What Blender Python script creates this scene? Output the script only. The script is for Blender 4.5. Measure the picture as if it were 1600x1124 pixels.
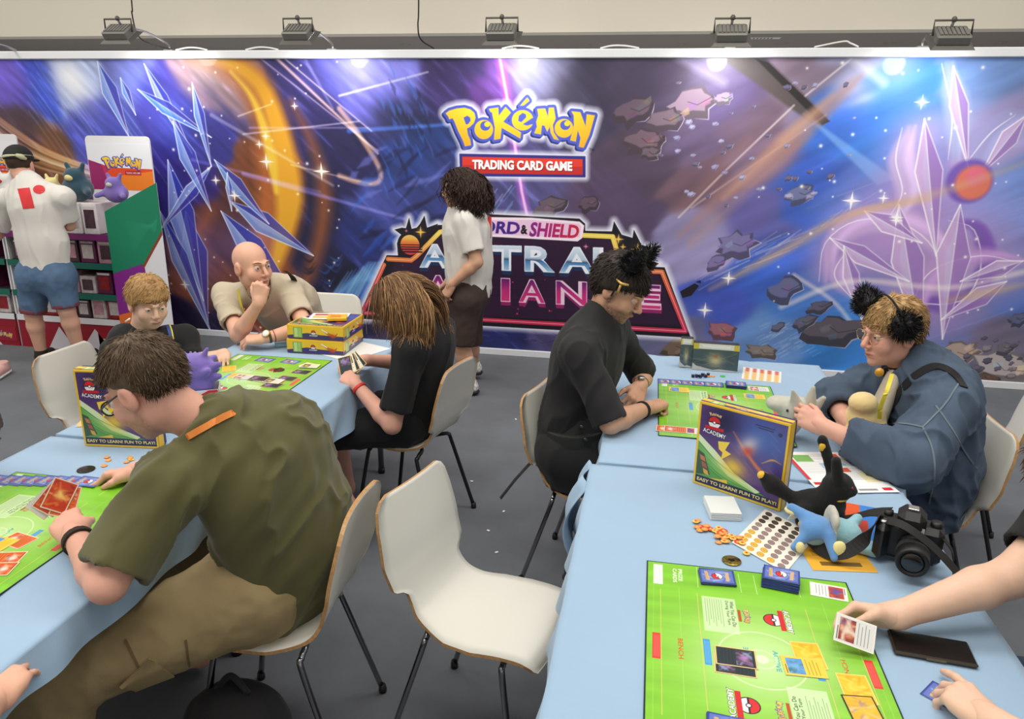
import bpy, math, random
import numpy as np
from mathutils import Vector, Matrix

random.seed(7); np.random.seed(7)
for o in list(bpy.data.objects): bpy.data.objects.remove(o)
SC = bpy.context.scene
COL = SC.collection
V3 = lambda *a: np.array(a, float)
def nrm(v):
    v = np.asarray(v, float); return v/(np.linalg.norm(v)+1e-12)

# ------------------------------------------------------------------ camera
CAM_F, CAM_H = 1169.0, 1.851
YAW, PITCH, ROLL = math.radians(10.246), math.radians(16.887), math.radians(0.86)
def cam_axes():
    r = V3(math.cos(YAW), math.sin(YAW), 0); f = V3(-math.sin(YAW), math.cos(YAW), 0); u = V3(0, 0, 1)
    f2 = f*math.cos(PITCH)-u*math.sin(PITCH); u2 = u*math.cos(PITCH)+f*math.sin(PITCH)
    return r*math.cos(ROLL)+u2*math.sin(ROLL), u2*math.cos(ROLL)-r*math.sin(ROLL), f2
CR, CU, CF = cam_axes()
cd = bpy.data.cameras.new('camera'); cam = bpy.data.objects.new('camera', cd); COL.objects.link(cam)
cd.sensor_fit = 'HORIZONTAL'; cd.sensor_width = 36.0; cd.lens = 36.0*CAM_F/1600.0; cd.clip_start = 0.05
cam.matrix_world = Matrix(((CR[0], CU[0], -CF[0], 0), (CR[1], CU[1], -CF[1], 0), (CR[2], CU[2], -CF[2], CAM_H), (0, 0, 0, 1)))
SC.camera = cam
EYE = V3(0, 0, CAM_H)
# the surveyed photograph: where the sight line of a picture point meets a depth y or a height z of the room
def ray(px, py): return ((px-800)*CR-(py-562)*CU)/CAM_F+CF
def aty(px, py, y): d = ray(px, py); return EYE+d*(y/d[1])
def atz(px, py, z): d = ray(px, py); return EYE+d*((z-CAM_H)/d[2])

# ------------------------------------------------------------------ world, lights, exposure
w = bpy.data.worlds.new('hall_air'); SC.world = w; w.use_nodes = True
w.node_tree.nodes['Background'].inputs[0].default_value = (1.0, 0.965, 0.91, 1)
w.node_tree.nodes['Background'].inputs[1].default_value = 0.56
SC.view_settings.view_transform = 'Standard'; SC.view_settings.look = 'None'
SC.view_settings.exposure = 0.0; SC.view_settings.gamma = 1.0; SC.view_settings.use_curve_mapping = False
def area(name, loc, tgt, sx, sy, watts, col=(1, .96, .9)):
    l = bpy.data.lights.new(name, 'AREA'); l.shape = 'RECTANGLE'; l.size = sx; l.size_y = sy; l.energy = watts; l.color = col
    o = bpy.data.objects.new(name, l); COL.objects.link(o); o.location = loc
    o.rotation_euler = (Vector(tgt)-Vector(loc)).to_track_quat('-Z', 'Y').to_euler(); return o
area('hall_light_near', (-1.6, 0.2, 5.6), (-1.6, 1.2, 0), 6.0, 1.2, 165)
area('hall_light_middle', (0.6, 3.4, 5.6), (0.6, 3.6, 0), 6.0, 1.2, 150)
area('soffit_fill_light', (-1.5, 8.8, 2.35), (-1.5, 8.8, 0), 12.0, 2.6, 620)  # added fill light hidden behind the printed wall, brightens the soffit by floor bounce
area('hall_light_left', (-6.0, 3.0, 5.6), (-5.0, 3.6, 0), 3.0, 1.2, 100)
# ------------------------------------------------------------------ materials
def lin(c):
    c = [x/255.0 for x in c[:3]]
    return tuple((x/12.92 if x <= .04045 else ((x+.055)/1.055)**2.4) for x in c)+(1.0,)
MATS = {}
def mat(name, rgb, rough=.6, metal=0., bump=0., bscale=60., var=0., vscale=8., sheen=0., coat=0., vcol=False, weave=0., trans=0., spec=.5, aniso=None):
    if name in MATS: return MATS[name]
    m = bpy.data.materials.new(name); m.use_nodes = True; nt = m.node_tree; b = nt.nodes['Principled BSDF']; L = nt.links.new
    b.inputs['Base Color'].default_value = lin(rgb); b.inputs['Roughness'].default_value = rough; b.inputs['Metallic'].default_value = metal
    b.inputs['Specular IOR Level'].default_value = spec
    b.inputs['Sheen Weight'].default_value = sheen; b.inputs['Coat Weight'].default_value = coat; b.inputs['Transmission Weight'].default_value = trans
    src = None
    if vcol:
        a = nt.nodes.new('ShaderNodeAttribute'); a.attribute_name = 'Col'; src = a.outputs['Color']
    tc = nt.nodes.new('ShaderNodeTexCoord')
    def noise(scale, detail=4, rgh=.6):
        n = nt.nodes.new('ShaderNodeTexNoise'); n.inputs['Scale'].default_value = scale; n.inputs['Detail'].default_value = detail
        n.inputs['Roughness'].default_value = rgh
        if aniso:
            mp = nt.nodes.new('ShaderNodeMapping'); mp.inputs['Scale'].default_value = aniso; L(tc.outputs['Object'], mp.inputs['Vector']); L(mp.outputs[0], n.inputs['Vector'])
        else: L(tc.outputs['Object'], n.inputs['Vector'])
        return n
    if var:
        n = noise(vscale); mr = nt.nodes.new('ShaderNodeMapRange'); mr.inputs[1].default_value = .3; mr.inputs[2].default_value = .7
        mr.inputs[3].default_value = 1-var; mr.inputs[4].default_value = 1+var; L(n.outputs['Fac'], mr.inputs[0])
        mx = nt.nodes.new('ShaderNodeVectorMath'); mx.operation = 'SCALE'; L(mr.outputs[0], mx.inputs['Scale'])
        if src: L(src, mx.inputs[0])
        else: mx.inputs[0].default_value = lin(rgb)[:3]
        src = mx.outputs[0]
    if src: L(src, b.inputs['Base Color'])
    if bump:
        n = noise(bscale, 3); bp = nt.nodes.new('ShaderNodeBump'); bp.inputs['Strength'].default_value = bump; bp.inputs['Distance'].default_value = .004
        h = n.outputs['Fac']
        if weave:
            wv = nt.nodes.new('ShaderNodeTexWave'); wv.inputs['Scale'].default_value = weave; L(tc.outputs['Object'], wv.inputs['Vector'])
            ad = nt.nodes.new('ShaderNodeMath'); ad.operation = 'ADD'; L(h, ad.inputs[0]); L(wv.outputs['Fac'], ad.inputs[1]); h = ad.outputs[0]
        L(h, bp.inputs['Height']); L(bp.outputs[0], b.inputs['Normal'])
    MATS[name] = m; return m
def img_mat(name, canvas, rough=.45, coat=0.):
    m = bpy.data.materials.new(name); m.use_nodes = True; nt = m.node_tree; b = nt.nodes['Principled BSDF']
    h, wd = canvas.a.shape[:2]; im = bpy.data.images.new(name, wd, h)
    px = np.ones((h, wd, 4), np.float32); px[..., :3] = np.clip(canvas.a, 0, 1); im.pixels.foreach_set(px.ravel()); im.update(); im.pack()
    t = nt.nodes.new('ShaderNodeTexImage'); t.image = im; t.extension = 'EXTEND'
    nt.links.new(t.outputs['Color'], b.inputs['Base Color']); b.inputs['Roughness'].default_value = rough; b.inputs['Coat Weight'].default_value = coat
    MATS[name] = m; return m

# ------------------------------------------------------------------ objects
def tag(o, label=None, cat=None, group=None, kind=None):
    if label: o['label'] = label
    if cat: o['category'] = cat
    if group: o['group'] = group
    if kind: o['kind'] = kind
    return o
def thing(name, label, cat, loc=(0, 0, 0), rz=0., group=None):
    o = bpy.data.objects.new(name, None); COL.objects.link(o); o.location = loc; o.rotation_euler = (0, 0, rz); o.empty_display_size = .05
    return tag(o, label, cat, group)
def link(name, me, parent=None, world=False):
    o = bpy.data.objects.new(name, me); COL.objects.link(o)
    if parent is not None:
        o.parent = parent
        if world:
            r = parent
            M = Matrix.Identity(4)
            while r is not None: M = r.matrix_basis @ M if r.parent is None else (r.matrix_parent_inverse @ r.matrix_basis) @ M; r = r.parent
            o.matrix_parent_inverse = M.inverted()
    return o
def copy_tree(o, parent=None):
    c = o.copy(); COL.objects.link(c); c.parent = parent
    if parent is not None: c.matrix_parent_inverse = o.matrix_parent_inverse
    for ch in list(o.children): copy_tree(ch, c)
    return c
def np_mesh(name, v, f, mats, smooth=True, midx=None, col=None, uv=None):
    """v (n,3), f: (m,4) or (m,3) int array, or list of tuples"""
    me = bpy.data.meshes.new(name)
    if isinstance(f, np.ndarray):
        n, k = f.shape
        me.vertices.add(len(v)); me.vertices.foreach_set('co', np.asarray(v, np.float32).ravel())
        me.loops.add(n*k); me.loops.foreach_set('vertex_index', f.astype(np.int32).ravel())
        me.polygons.add(n); me.polygons.foreach_set('loop_start', np.arange(0, n*k, k, dtype=np.int32))
        me.update(calc_edges=True)
    else:
        me.from_pydata([tuple(x) for x in v], [], f); me.update()
    for m in (mats if isinstance(mats, (list, tuple)) else [mats]): me.materials.append(m)
    me.polygons.foreach_set('use_smooth', [bool(smooth)]*len(me.polygons))
    if midx is not None: me.polygons.foreach_set('material_index', np.asarray(midx, np.int32))
    if col is not None:
        ca = me.color_attributes.new('Col', 'FLOAT_COLOR', 'POINT'); c = np.ones((len(v), 4), np.float32); c[:, :3] = col; ca.data.foreach_set('color', c.ravel())
    if uv is not None:
        ul = me.uv_layers.new(name='UVMap'); li = np.zeros(len(me.loops), np.int32); me.loops.foreach_get('vertex_index', li)
        ul.data.foreach_set('uv', np.asarray(uv, np.float32)[li].ravel())
    return me
class MB:
    """collects simple solids into one mesh"""
    def __init__(s): s.v = []; s.f = []; s.m = []; s.sm = []; s.mi = 0; s.T = np.eye(4)
    def add(s, v, f, smooth=False):
        b = len(s.v); v = np.asarray(v, float); v = v@s.T[:3, :3].T+s.T[:3, 3]
        s.v += v.tolist()
        for q in f: s.f.append(tuple(b+i for i in q)); s.m.append(s.mi); s.sm.append(smooth)
        return s
    def frame(s, o, x, y, z):
        s.T = np.eye(4); s.T[:3, 0] = x; s.T[:3, 1] = y; s.T[:3, 2] = z; s.T[:3, 3] = o; return s
    def rot(s, loc=(0, 0, 0), rz=0., rx=0., ry=0.):
        s.T = np.array(Matrix.Translation(loc) @ Matrix.Rotation(rz, 4, 'Z') @ Matrix.Rotation(ry, 4, 'Y') @ Matrix.Rotation(rx, 4, 'X')); return s
    def box(s, lo, hi, bev=0.):
        (a, b, c), (d, e, g) = lo, hi
        if bev <= 0:
            return s.add([(a, b, c), (d, b, c), (d, e, c), (a, e, c), (a, b, g), (d, b, g), (d, e, g), (a, e, g)], [(0, 3, 2, 1), (4, 5, 6, 7), (0, 1, 5, 4), (1, 2, 6, 5), (2, 3, 7, 6), (3, 0, 4, 7)])
        t = bev; P = [(a+t, b), (d-t, b), (d, b+t), (d, e-t), (d-t, e), (a+t, e), (a, e-t), (a, b+t)]
        I = [(a+t, b+t), (d-t, b+t), (d-t, b+t), (d-t, e-t), (d-t, e-t), (a+t, e-t), (a+t, e-t), (a+t, b+t)]
        v = [(x, y, c) for x, y in I]+[(x, y, c+t) for x, y in P]+[(x, y, g-t) for x, y in P]+[(x, y, g) for x, y in I]
        f = [tuple(range(7, -1, -1)), tuple(range(24, 32))]
        for k in range(3):
            for i in range(8): f.append((k*8+i, k*8+(i+1) % 8, k*8+8+(i+1) % 8, k*8+8+i))
        return s.add(v, f)
    def prism(s, poly, z0, z1):
        n = len(poly); v = [(x, y, z0) for x, y in poly]+[(x, y, z1) for x, y in poly]
        return s.add(v, [tuple(range(n-1, -1, -1)), tuple(range(n, 2*n))]+[(i, (i+1) % n, n+(i+1) % n, n+i) for i in range(n)])
    def tube(s, pts, r, n=10, caps=True, flat=None):
        pts = [np.asarray(p, float) for p in pts]; rs = r if isinstance(r, (list, tuple, np.ndarray)) else [r]*len(pts)
        v = []; up = None
        for i, p in enumerate(pts):
            t = nrm(pts[min(i+1, len(pts)-1)]-pts[max(i-1, 0)])
            if up is None: up = V3(0, 0, 1) if abs(t[2]) < .9 else V3(0, 1, 0)
            a = nrm(np.cross(t, up)); b = np.cross(a, t); up = b
            for k in range(n):
                w_ = 2*math.pi*k/n; fa, fb = (1, 1) if flat is None else flat
                v.append(p+rs[i]*(fa*a*math.cos(w_)+fb*b*math.sin(w_)))
        f = [(i*n+k, i*n+(k+1) % n, (i+1)*n+(k+1) % n, (i+1)*n+k) for i in range(len(pts)-1) for k in range(n)]
        if caps: f += [tuple(range(n-1, -1, -1)), tuple((len(pts)-1)*n+k for k in range(n))]
        return s.add(v, f, True)
    def lathe(s, prof, n=24, o=(0, 0, 0)):
        v = [(o[0]+r*math.cos(2*math.pi*k/n), o[1]+r*math.sin(2*math.pi*k/n), o[2]+z) for r, z in prof for k in range(n)]
        f = [(i*n+k, i*n+(k+1) % n, (i+1)*n+(k+1) % n, (i+1)*n+k) for i in range(len(prof)-1) for k in range(n)]
        f += [tuple(range(n-1, -1, -1)), tuple((len(prof)-1)*n+k for k in range(n))]
        return s.add(v, f, True)
    def ball(s, c, r, n=12, m=8):
        r = (r, r, r) if np.isscalar(r) else r
        prof = [(math.sin(math.pi*i/m), -math.cos(math.pi*i/m)) for i in range(m+1)]
        v = [(c[0]+r[0]*max(a, 1e-3)*math.cos(2*math.pi*k/n), c[1]+r[1]*max(a, 1e-3)*math.sin(2*math.pi*k/n), c[2]+r[2]*z) for a, z in prof for k in range(n)]
        f = [(i*n+k, i*n+(k+1) % n, (i+1)*n+(k+1) % n, (i+1)*n+k) for i in range(m) for k in range(n)]
        return s.add(v, f, True)
    def mesh(s, name, mats):
        me = np_mesh(name, s.v, s.f, mats, False, s.m); me.polygons.foreach_set('use_smooth', s.sm); return me
    def obj(s, name, mats, parent=None, world=False): return link(name, s.mesh(name, mats), parent, world)
def bez(pts, n=24):
    """Catmull-Rom curve through points"""
    P = [np.asarray(p, float) for p in pts]; P = [2*P[0]-P[1]]+P+[2*P[-1]-P[-2]]; out = []
    segs = len(P)-3; per = max(2, n//segs)
    for i in range(segs):
        a, b, c, d = P[i:i+4]
        for k in range(per):
            t = k/per; out.append(.5*((2*b)+(c-a)*t+(2*a-5*b+4*c-d)*t*t+(3*b-a-3*c+d)*t**3))
    out.append(P[-2]); return out
def quad_uv(name, corners, mats, thick=0.0, back=None):
    """sheet with print on its upper face; corners counter-clockwise seen from the printed side"""
    c = [np.asarray(p, float) for p in corners]; n = nrm(np.cross(c[1]-c[0], c[3]-c[0])); t = n*max(thick, .0004)
    v = c+[p-t for p in c]; f = [(0, 1, 2, 3), (7, 6, 5, 4), (0, 4, 5, 1), (1, 5, 6, 2), (2, 6, 7, 3), (3, 7, 4, 0)]
    return np_mesh(name, v, f, [mats]+([back] if back else []), False, [0]+[1 if back else 0]*5, uv=[(0, 0), (1, 0), (1, 1), (0, 1)]*2)

# ------------------------------------------------------------------ noise on points
_R = np.random.RandomState(3).rand(4096).astype(np.float64)
def vnoise(P):
    P = np.asarray(P, float); i = np.floor(P).astype(np.int64); f = P-i; f = f*f*(3-2*f); r = 0
    for dx in (0, 1):
        for dy in (0, 1):
            for dz in (0, 1):
                h = ((i[..., 0]+dx)*73856093 ^ (i[..., 1]+dy)*19349663 ^ (i[..., 2]+dz)*83492791) & 4095
                r = r+_R[h]*(f[..., 0] if dx else 1-f[..., 0])*(f[..., 1] if dy else 1-f[..., 1])*(f[..., 2] if dz else 1-f[..., 2])
    return r*2-1
def fnoise(P, o=3):
    r = 0; a = 1.
    for k in range(o): r = r+a*vnoise(np.asarray(P)*2**k+17.3*k); a *= .5
    return r

# ------------------------------------------------------------------ distance fields -> one continuous surface
class Field:
    def __init__(s): s.ops = []
    def op(s, fn, mode='u', k=.02): s.ops.append((mode, fn, k)); return s
    def cone(s, a, b, ra, rb, k=.02, mode='u', sq=None, cut=False, cut0=False):
        """tapered limb; sq=(axis, factor) squashes it along an axis; cut gives flat ends"""
        a = np.asarray(a, float); b = np.asarray(b, float)
        A = np.eye(3)
        if sq is not None: ax = nrm(sq[0]); A = np.eye(3)+np.outer(ax, ax)*(1/sq[1]-1)
        a2, b2 = A@a, A@b; ab = b2-a2; L2 = ab@ab+1e-12; c = 1. if sq is None else min(1., sq[1]); ax_ = nrm(b-a)
        def fn(P):
            Q = (P@A.T if sq is not None else P)-a2; t = np.clip(Q@ab/L2, 0, 1)
            d = (np.linalg.norm(Q-t[:, None]*ab, axis=1)-(ra+(rb-ra)*t))*c
            if cut: d = np.maximum(d, (P-b)@ax_)
            if cut0: d = np.maximum(d, (a-P)@ax_)
            return d
        return s.op(fn, mode, k)
    def chain(s, pts, rs, k=.02, **kw):
        for i in range(len(pts)-1): s.cone(pts[i], pts[i+1], rs[i], rs[i+1], k, **kw)
        return s
    def ell(s, c, r, k=.02, mode='u', R=None):
        c = np.asarray(c, float); r = np.asarray(r, float)*np.ones(3); R = np.eye(3) if R is None else np.asarray(R, float)
        def fn(P):
            q = (P-c)@R; k0 = np.linalg.norm(q/r, axis=1); k1 = np.linalg.norm(q/(r*r), axis=1)+1e-9
            return np.where(k0 < .05, -r.min(), k0*(k0-1)/k1)
        return s.op(fn, mode, k)
    def plane(s, p, n, k=.004):
        """keeps what lies behind the plane (n points to the removed side)"""
        p = np.asarray(p, float); n = nrm(n); return s.op(lambda P: (P-p)@n, 'i', k)
    def __call__(s, P):
        d = None
        for mode, fn, k in s.ops:
            v = fn(P)
            if d is None: d = v; continue
            if mode == 'u': h = np.clip(.5+.5*(v-d)/k, 0, 1); d = v+(d-v)*h-k*h*(1-h)
            else:
                if mode == 's': v = -v
                h = np.clip(.5-.5*(v-d)/k, 0, 1); d = v+(d-v)*h+k*h*(1-h)
        return d
def surf(F, lo, hi, h):
    lo = np.asarray(lo, float); B = 8; nb = np.maximum(1, np.ceil((np.asarray(hi, float)-lo)/h/B).astype(int)); n = nb*B
    ci = np.stack(np.meshgrid(*[np.arange(k) for k in nb], indexing='ij'), -1).reshape(-1, 3)
    cd_ = F(lo+(ci*B+B/2-.5)*h)
    D = np.repeat(np.repeat(np.repeat(cd_.reshape(nb), B, 0), B, 1), B, 2).astype(np.float32)
    act = ci[np.abs(cd_) < B*h*1.35]
    off = np.stack(np.meshgrid(*[np.arange(B)]*3, indexing='ij'), -1).reshape(-1, 3)
    I = (act[:, None, :]*B+off[None]).reshape(-1, 3)
    if len(I): D[I[:, 0], I[:, 1], I[:, 2]] = F(lo+I*h)
    S = D < 0
    c = np.zeros(n-1, np.int8)
    for dx in (0, 1):
        for dy in (0, 1):
            for dz in (0, 1): c += S[dx:n[0]-1+dx, dy:n[1]-1+dy, dz:n[2]-1+dz]
    cells = np.argwhere((c > 0) & (c < 8))
    if len(cells) == 0: return np.zeros((0, 3)), np.zeros((0, 4), int)
    vid = -np.ones(n-1, np.int64); vid[cells[:, 0], cells[:, 1], cells[:, 2]] = np.arange(len(cells))
    acc = np.zeros((len(cells), 3)); cnt = np.zeros(len(cells))
    cor = [(0, 0, 0), (1, 0, 0), (0, 1, 0), (1, 1, 0), (0, 0, 1), (1, 0, 1), (0, 1, 1), (1, 1, 1)]
    dv = [D[cells[:, 0]+a, cells[:, 1]+b, cells[:, 2]+e] for a, b, e in cor]
    for i in range(8):
        for j in range(i+1, 8):
            if sum(abs(cor[i][q]-cor[j][q]) for q in range(3)) != 1: continue
            m = (dv[i] < 0) != (dv[j] < 0); t = np.where(m, dv[i]/(dv[i]-dv[j]+1e-12), 0)
            p = np.array(cor[i])+t[:, None]*(np.array(cor[j])-np.array(cor[i])); acc += p*m[:, None]; cnt += m
    v = lo+(cells+acc/cnt[:, None])*h
    F4 = []
    for ax in range(3):
        o1, o2 = [(1, 2), (2, 0), (0, 1)][ax]
        sl = [slice(1, n[q]-1) for q in range(3)]; sl[ax] = slice(0, n[ax]-1); s2 = list(sl); s2[ax] = slice(1, n[ax])
        a = S[tuple(sl)]; b = S[tuple(s2)]; e = np.argwhere(a != b)
        if len(e) == 0: continue
        inside = a[e[:, 0], e[:, 1], e[:, 2]]; base = e.copy(); base[:, o1] += 1; base[:, o2] += 1
        def g(d1, d2): q = base.copy(); q[:, o1] += d1; q[:, o2] += d2; return vid[q[:, 0], q[:, 1], q[:, 2]]
        q4 = np.stack([g(-1, -1), g(0, -1), g(0, 0), g(-1, 0)], 1); q4[~inside] = q4[~inside][:, ::-1]; F4.append(q4)
    f = np.concatenate(F4); f = f[(f >= 0).all(1)]
    return v, f
def relax(v, f, it=1, w=.5):
    for _ in range(it):
        a = np.zeros_like(v); n = np.zeros(len(v))
        for i, j in ((0, 1), (1, 2), (2, 3), (3, 0)):
            np.add.at(a, f[:, i], v[f[:, j]]); np.add.at(n, f[:, i], 1); np.add.at(a, f[:, j], v[f[:, i]]); np.add.at(n, f[:, j], 1)
        v = v+w*(a/np.maximum(n, 1)[:, None]-v)
    return v
def vnormals(v, f):
    n = np.cross(v[f[:, 2]]-v[f[:, 0]], v[f[:, 3]]-v[f[:, 1]]); r = np.zeros_like(v)
    for i in range(4): np.add.at(r, f[:, i], n)
    return r/(np.linalg.norm(r, axis=1)[:, None]+1e-12)
def solid(name, F, lo, hi, h, mats, parent=None, disp=None, col=None, it=1, world=True):
    v, f = surf(F, lo, hi, h); v = relax(v, f, it)
    if disp is not None: v = v+vnormals(v, f)*disp(v)[:, None]
    return link(name, np_mesh(name, v, f, mats, True, col=None if col is None else col(v)), parent, world)
# ------------------------------------------------------------------ printed matter: shapes and letters rastered into an image
class Canvas:
    def __init__(s, w_, h_, rgb=(255, 255, 255), X=None):
        s.W, s.H = w_, h_; s.a = np.ones((h_, w_, 3), np.float32)*np.array(rgb, np.float32)/255; s.X = X or (lambda p: np.asarray(p, float))
    def patch(s, lo, hi):
        x0, y0 = [int(max(0, math.floor(q))) for q in lo]; x1 = int(min(s.W, math.ceil(hi[0])+1)); y1 = int(min(s.H, math.ceil(hi[1])+1))
        if x1 <= x0 or y1 <= y0: return None
        yy, xx = np.mgrid[y0:y1, x0:x1]; return (slice(y0, y1), slice(x0, x1)), np.stack([xx+.5, yy+.5], -1)
    def blend(s, sl, cov, rgb, mode='n', P=None):
        c = rgb(P)/255. if callable(rgb) else np.array(rgb, np.float32)/255; cov = cov[..., None]
        if mode == 'n': s.a[sl] = s.a[sl]*(1-cov)+c*cov
        elif mode == 's': s.a[sl] = 1-(1-s.a[sl])*(1-c*cov)
        elif mode == 'm': s.a[sl] = s.a[sl]*(1-cov+c*cov)
    @staticmethod
    def sd(poly, P):
        v = np.asarray(poly, float); d = np.full(P.shape[:2], 1e18); sg = np.ones(P.shape[:2]); n = len(v)
        for i in range(n):
            a, b = v[i], v[i-1]; e = b-a; w_ = P-a; t = np.clip((w_@e)/(e@e+1e-12), 0, 1); q = w_-t[..., None]*e; d = np.minimum(d, (q**2).sum(-1))
            c1 = P[..., 1] >= a[1]; c2 = P[..., 1] < b[1]; c3 = e[0]*w_[..., 1] > e[1]*w_[..., 0]
            sg = np.where((c1 & c2 & c3) | (~c1 & ~c2 & ~c3), -sg, sg)
        return sg*np.sqrt(d)
    @staticmethod
    def sl_(pts, P, wd=None):
        d = np.full(P.shape[:2], 1e9)
        for i in range(len(pts)-1):
            a, b = pts[i], pts[i+1]; e = b-a; t = np.clip(((P-a)@e)/(e@e+1e-12), 0, 1); q = np.sqrt(((P-a-t[..., None]*e)**2).sum(-1))
            if wd is not None: q = q-(wd[i]+(wd[i+1]-wd[i])*t)
            d = np.minimum(d, q)
        return d
    def poly(s, pts, rgb, al=1., soft=1., grow=0., mode='n'):
        p = s.X(pts); m = soft+grow+1; r = s.patch(p.min(0)-m, p.max(0)+m)
        if r: sl, P = r; s.blend(sl, np.clip(.5-(s.sd(p, P)-grow)/soft, 0, 1)*al, rgb, mode, P)
        return s
    def line(s, pts, wd, rgb, al=1., soft=1., mode='n', smooth=0, taper=None):
        p = s.X(pts)
        if smooth: p = np.array(bez(np.c_[p, np.zeros(len(p))], smooth))[:, :2]
        n = len(p); ws = np.full(n, wd/2.)
        if taper: ws = wd/2.*np.interp(np.linspace(0, 1, n), np.linspace(0, 1, len(taper)), taper)
        m = wd+soft+1; r = s.patch(p.min(0)-m, p.max(0)+m)
        if r: sl, P = r; s.blend(sl, np.clip(.5-s.sl_(p, P, ws)/soft, 0, 1)*al, rgb, mode, P)
        return s
    def dot(s, c, r_, rgb, al=1., soft=1., mode='n', asp=1.):
        p = s.X([c])[0]; m = r_*max(1, asp)+soft+1; r = s.patch(p-m, p+m)
        if r:
            sl, P = r; q = (P-p)/np.array([asp, 1.]); s.blend(sl, np.clip(.5-(np.sqrt((q**2).sum(-1))-r_)/soft, 0, 1)*al, rgb, mode, P)
        return s
    def glow(s, c, r_, rgb, al=1., mode='s', rot=0., asp=1.):
        p = s.X([c])[0]; m = r_*2.5*max(1, asp); r = s.patch(p-m, p+m)
        if r:
            sl, P = r; q = P-p; cs, sn = math.cos(rot), math.sin(rot); u = (q[..., 0]*cs+q[..., 1]*sn)/asp; v = -q[..., 0]*sn+q[..., 1]*cs
            s.blend(sl, np.exp(-(u*u+v*v)/(r_*r_))*al, rgb, mode, P)
        return s
    def star(s, c, r_, rgb=(255, 240, 215), al=1., mode='s'):
        s.glow(c, r_*.55, rgb, .6*al, mode); p = s.X([c])[0]
        pts = [p+r_*(1 if k % 2 == 0 else .2)*np.array([math.sin(k*math.pi/4), math.cos(k*math.pi/4)]) for k in range(8)]
        X = s.X; s.X = lambda q: np.asarray(q, float); s.poly(pts, rgb, al, 1.5, 0, mode); s.X = X; return s
    def tris(s, T, rgb, al=1., mode='n', grow=0):
        """T (n,3,2) picture triangles"""
        T = np.asarray(T, float); r = s.patch(T.min((0, 1))-2, T.max((0, 1))+2)
        if not r: return s
        sl, P = r; y0, x0 = sl[0].start, sl[1].start; K = 3; M = np.zeros((P.shape[0]*K, P.shape[1]*K), bool)
        for a, b, c in (T-np.array([x0, y0]))*K:
            lo = np.maximum(np.floor(np.minimum(np.minimum(a, b), c)).astype(int), 0); hi = np.ceil(np.maximum(np.maximum(a, b), c)).astype(int)+1
            yy, xx = np.mgrid[lo[1]:min(hi[1], M.shape[0]), lo[0]:min(hi[0], M.shape[1])]; xx = xx+.5; yy = yy+.5
            e = [(q[0]-p[0])*(yy-p[1])-(q[1]-p[1])*(xx-p[0]) for p, q in ((a, b), (b, c), (c, a))]
            ins = ((e[0] >= 0) & (e[1] >= 0) & (e[2] >= 0)) | ((e[0] <= 0) & (e[1] <= 0) & (e[2] <= 0))
            M[lo[1]:lo[1]+ins.shape[0], lo[0]:lo[0]+ins.shape[1]] |= ins
        s.blend(sl, M.reshape(P.shape[0], K, P.shape[1], K).mean((1, 3)).astype(np.float32)*al, rgb, mode, P); return s
    def text(s, txt, q, rgb, bold=.02, al=1., shift=(0, 0)):
        """letters stretched into the quad q: bottom-left, bottom-right, top-right, top-left"""
        uv = glyphs(txt, bold); p = s.X(q)+np.array(shift); u, v = uv[..., :1], uv[..., 1:]
        return s.tris(p[0]*(1-u)*(1-v)+p[1]*u*(1-v)+p[2]*u*v+p[3]*(1-u)*v, rgb, al)
_GL = {}
def glyphs(txt, bold):
    k = (txt, bold)
    if k not in _GL:
        c = bpy.data.curves.new('t', 'FONT'); c.body = txt; c.offset = bold; c.resolution_u = 3; o = bpy.data.objects.new('t', c); COL.objects.link(o)
        dg = bpy.context.evaluated_depsgraph_get(); dg.update(); me = bpy.data.meshes.new_from_object(o.evaluated_get(dg)); me.calc_loop_triangles()
        v = np.zeros(len(me.vertices)*3); me.vertices.foreach_get('co', v); v = v.reshape(-1, 3)[:, :2]
        t = np.array([tuple(x.vertices) for x in me.loop_triangles]); lo, hi = v.min(0), v.max(0)
        _GL[k] = ((v-lo)/(hi-lo))[t]; bpy.data.objects.remove(o); bpy.data.curves.remove(c); bpy.data.meshes.remove(me)
    return _GL[k]
def rect(x0, y0, x1, y1): return [(x0, y0), (x1, y0), (x1, y1), (x0, y1)]
def vgrad(y0, c0, y1, c1, *more):
    ys = [y0, y1]+[m for m in more[0::2]]; cs = [c0, c1]+[m for m in more[1::2]]
    o = np.argsort(ys); ys = np.array(ys)[o]; cs = np.array(cs, float)[o]
    return lambda P: np.stack([np.interp(P[..., 1], ys, cs[:, k]) for k in range(3)], -1)
ZP = lambda *v: [(680+x/5.926, 140+y/5.926) for x, y in v]      # survey of the big word mark, in photograph units
WORD = [ZP((97, 222), (130, 198), (200, 178), (270, 172), (325, 188), (360, 220), (370, 265), (355, 310), (320, 345), (290, 362), (300, 420), (322, 470), (328, 515), (275, 525), (255, 470), (215, 390), (175, 290), (160, 265), (130, 275), (120, 250)),
        ZP((498, 182), (580, 170), (585, 250), (650, 165), (697, 215), (625, 300), (720, 355), (790, 400), (785, 452), (612, 352), (600, 455), (545, 465), (552, 350), (525, 210), (510, 208)),
        ZP((788, 150), (850, 78), (868, 105), (820, 145)),
        ZP((945, 182), (1015, 178), (1042, 262), (1052, 172), (1095, 170), (1112, 270), (1085, 330), (1095, 400), (1140, 468), (1098, 458), (1068, 400), (1062, 335), (1035, 390), (1012, 335), (985, 330), (975, 414), (918, 404), (942, 345), (935, 300), (955, 240)),
        ZP((1262, 205), (1340, 212), (1392, 350), (1402, 232), (1475, 242), (1425, 420), (1372, 538), (1330, 530), (1345, 450), (1318, 372), (1298, 482), (1250, 470), (1285, 330), (1282, 240))]
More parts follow.
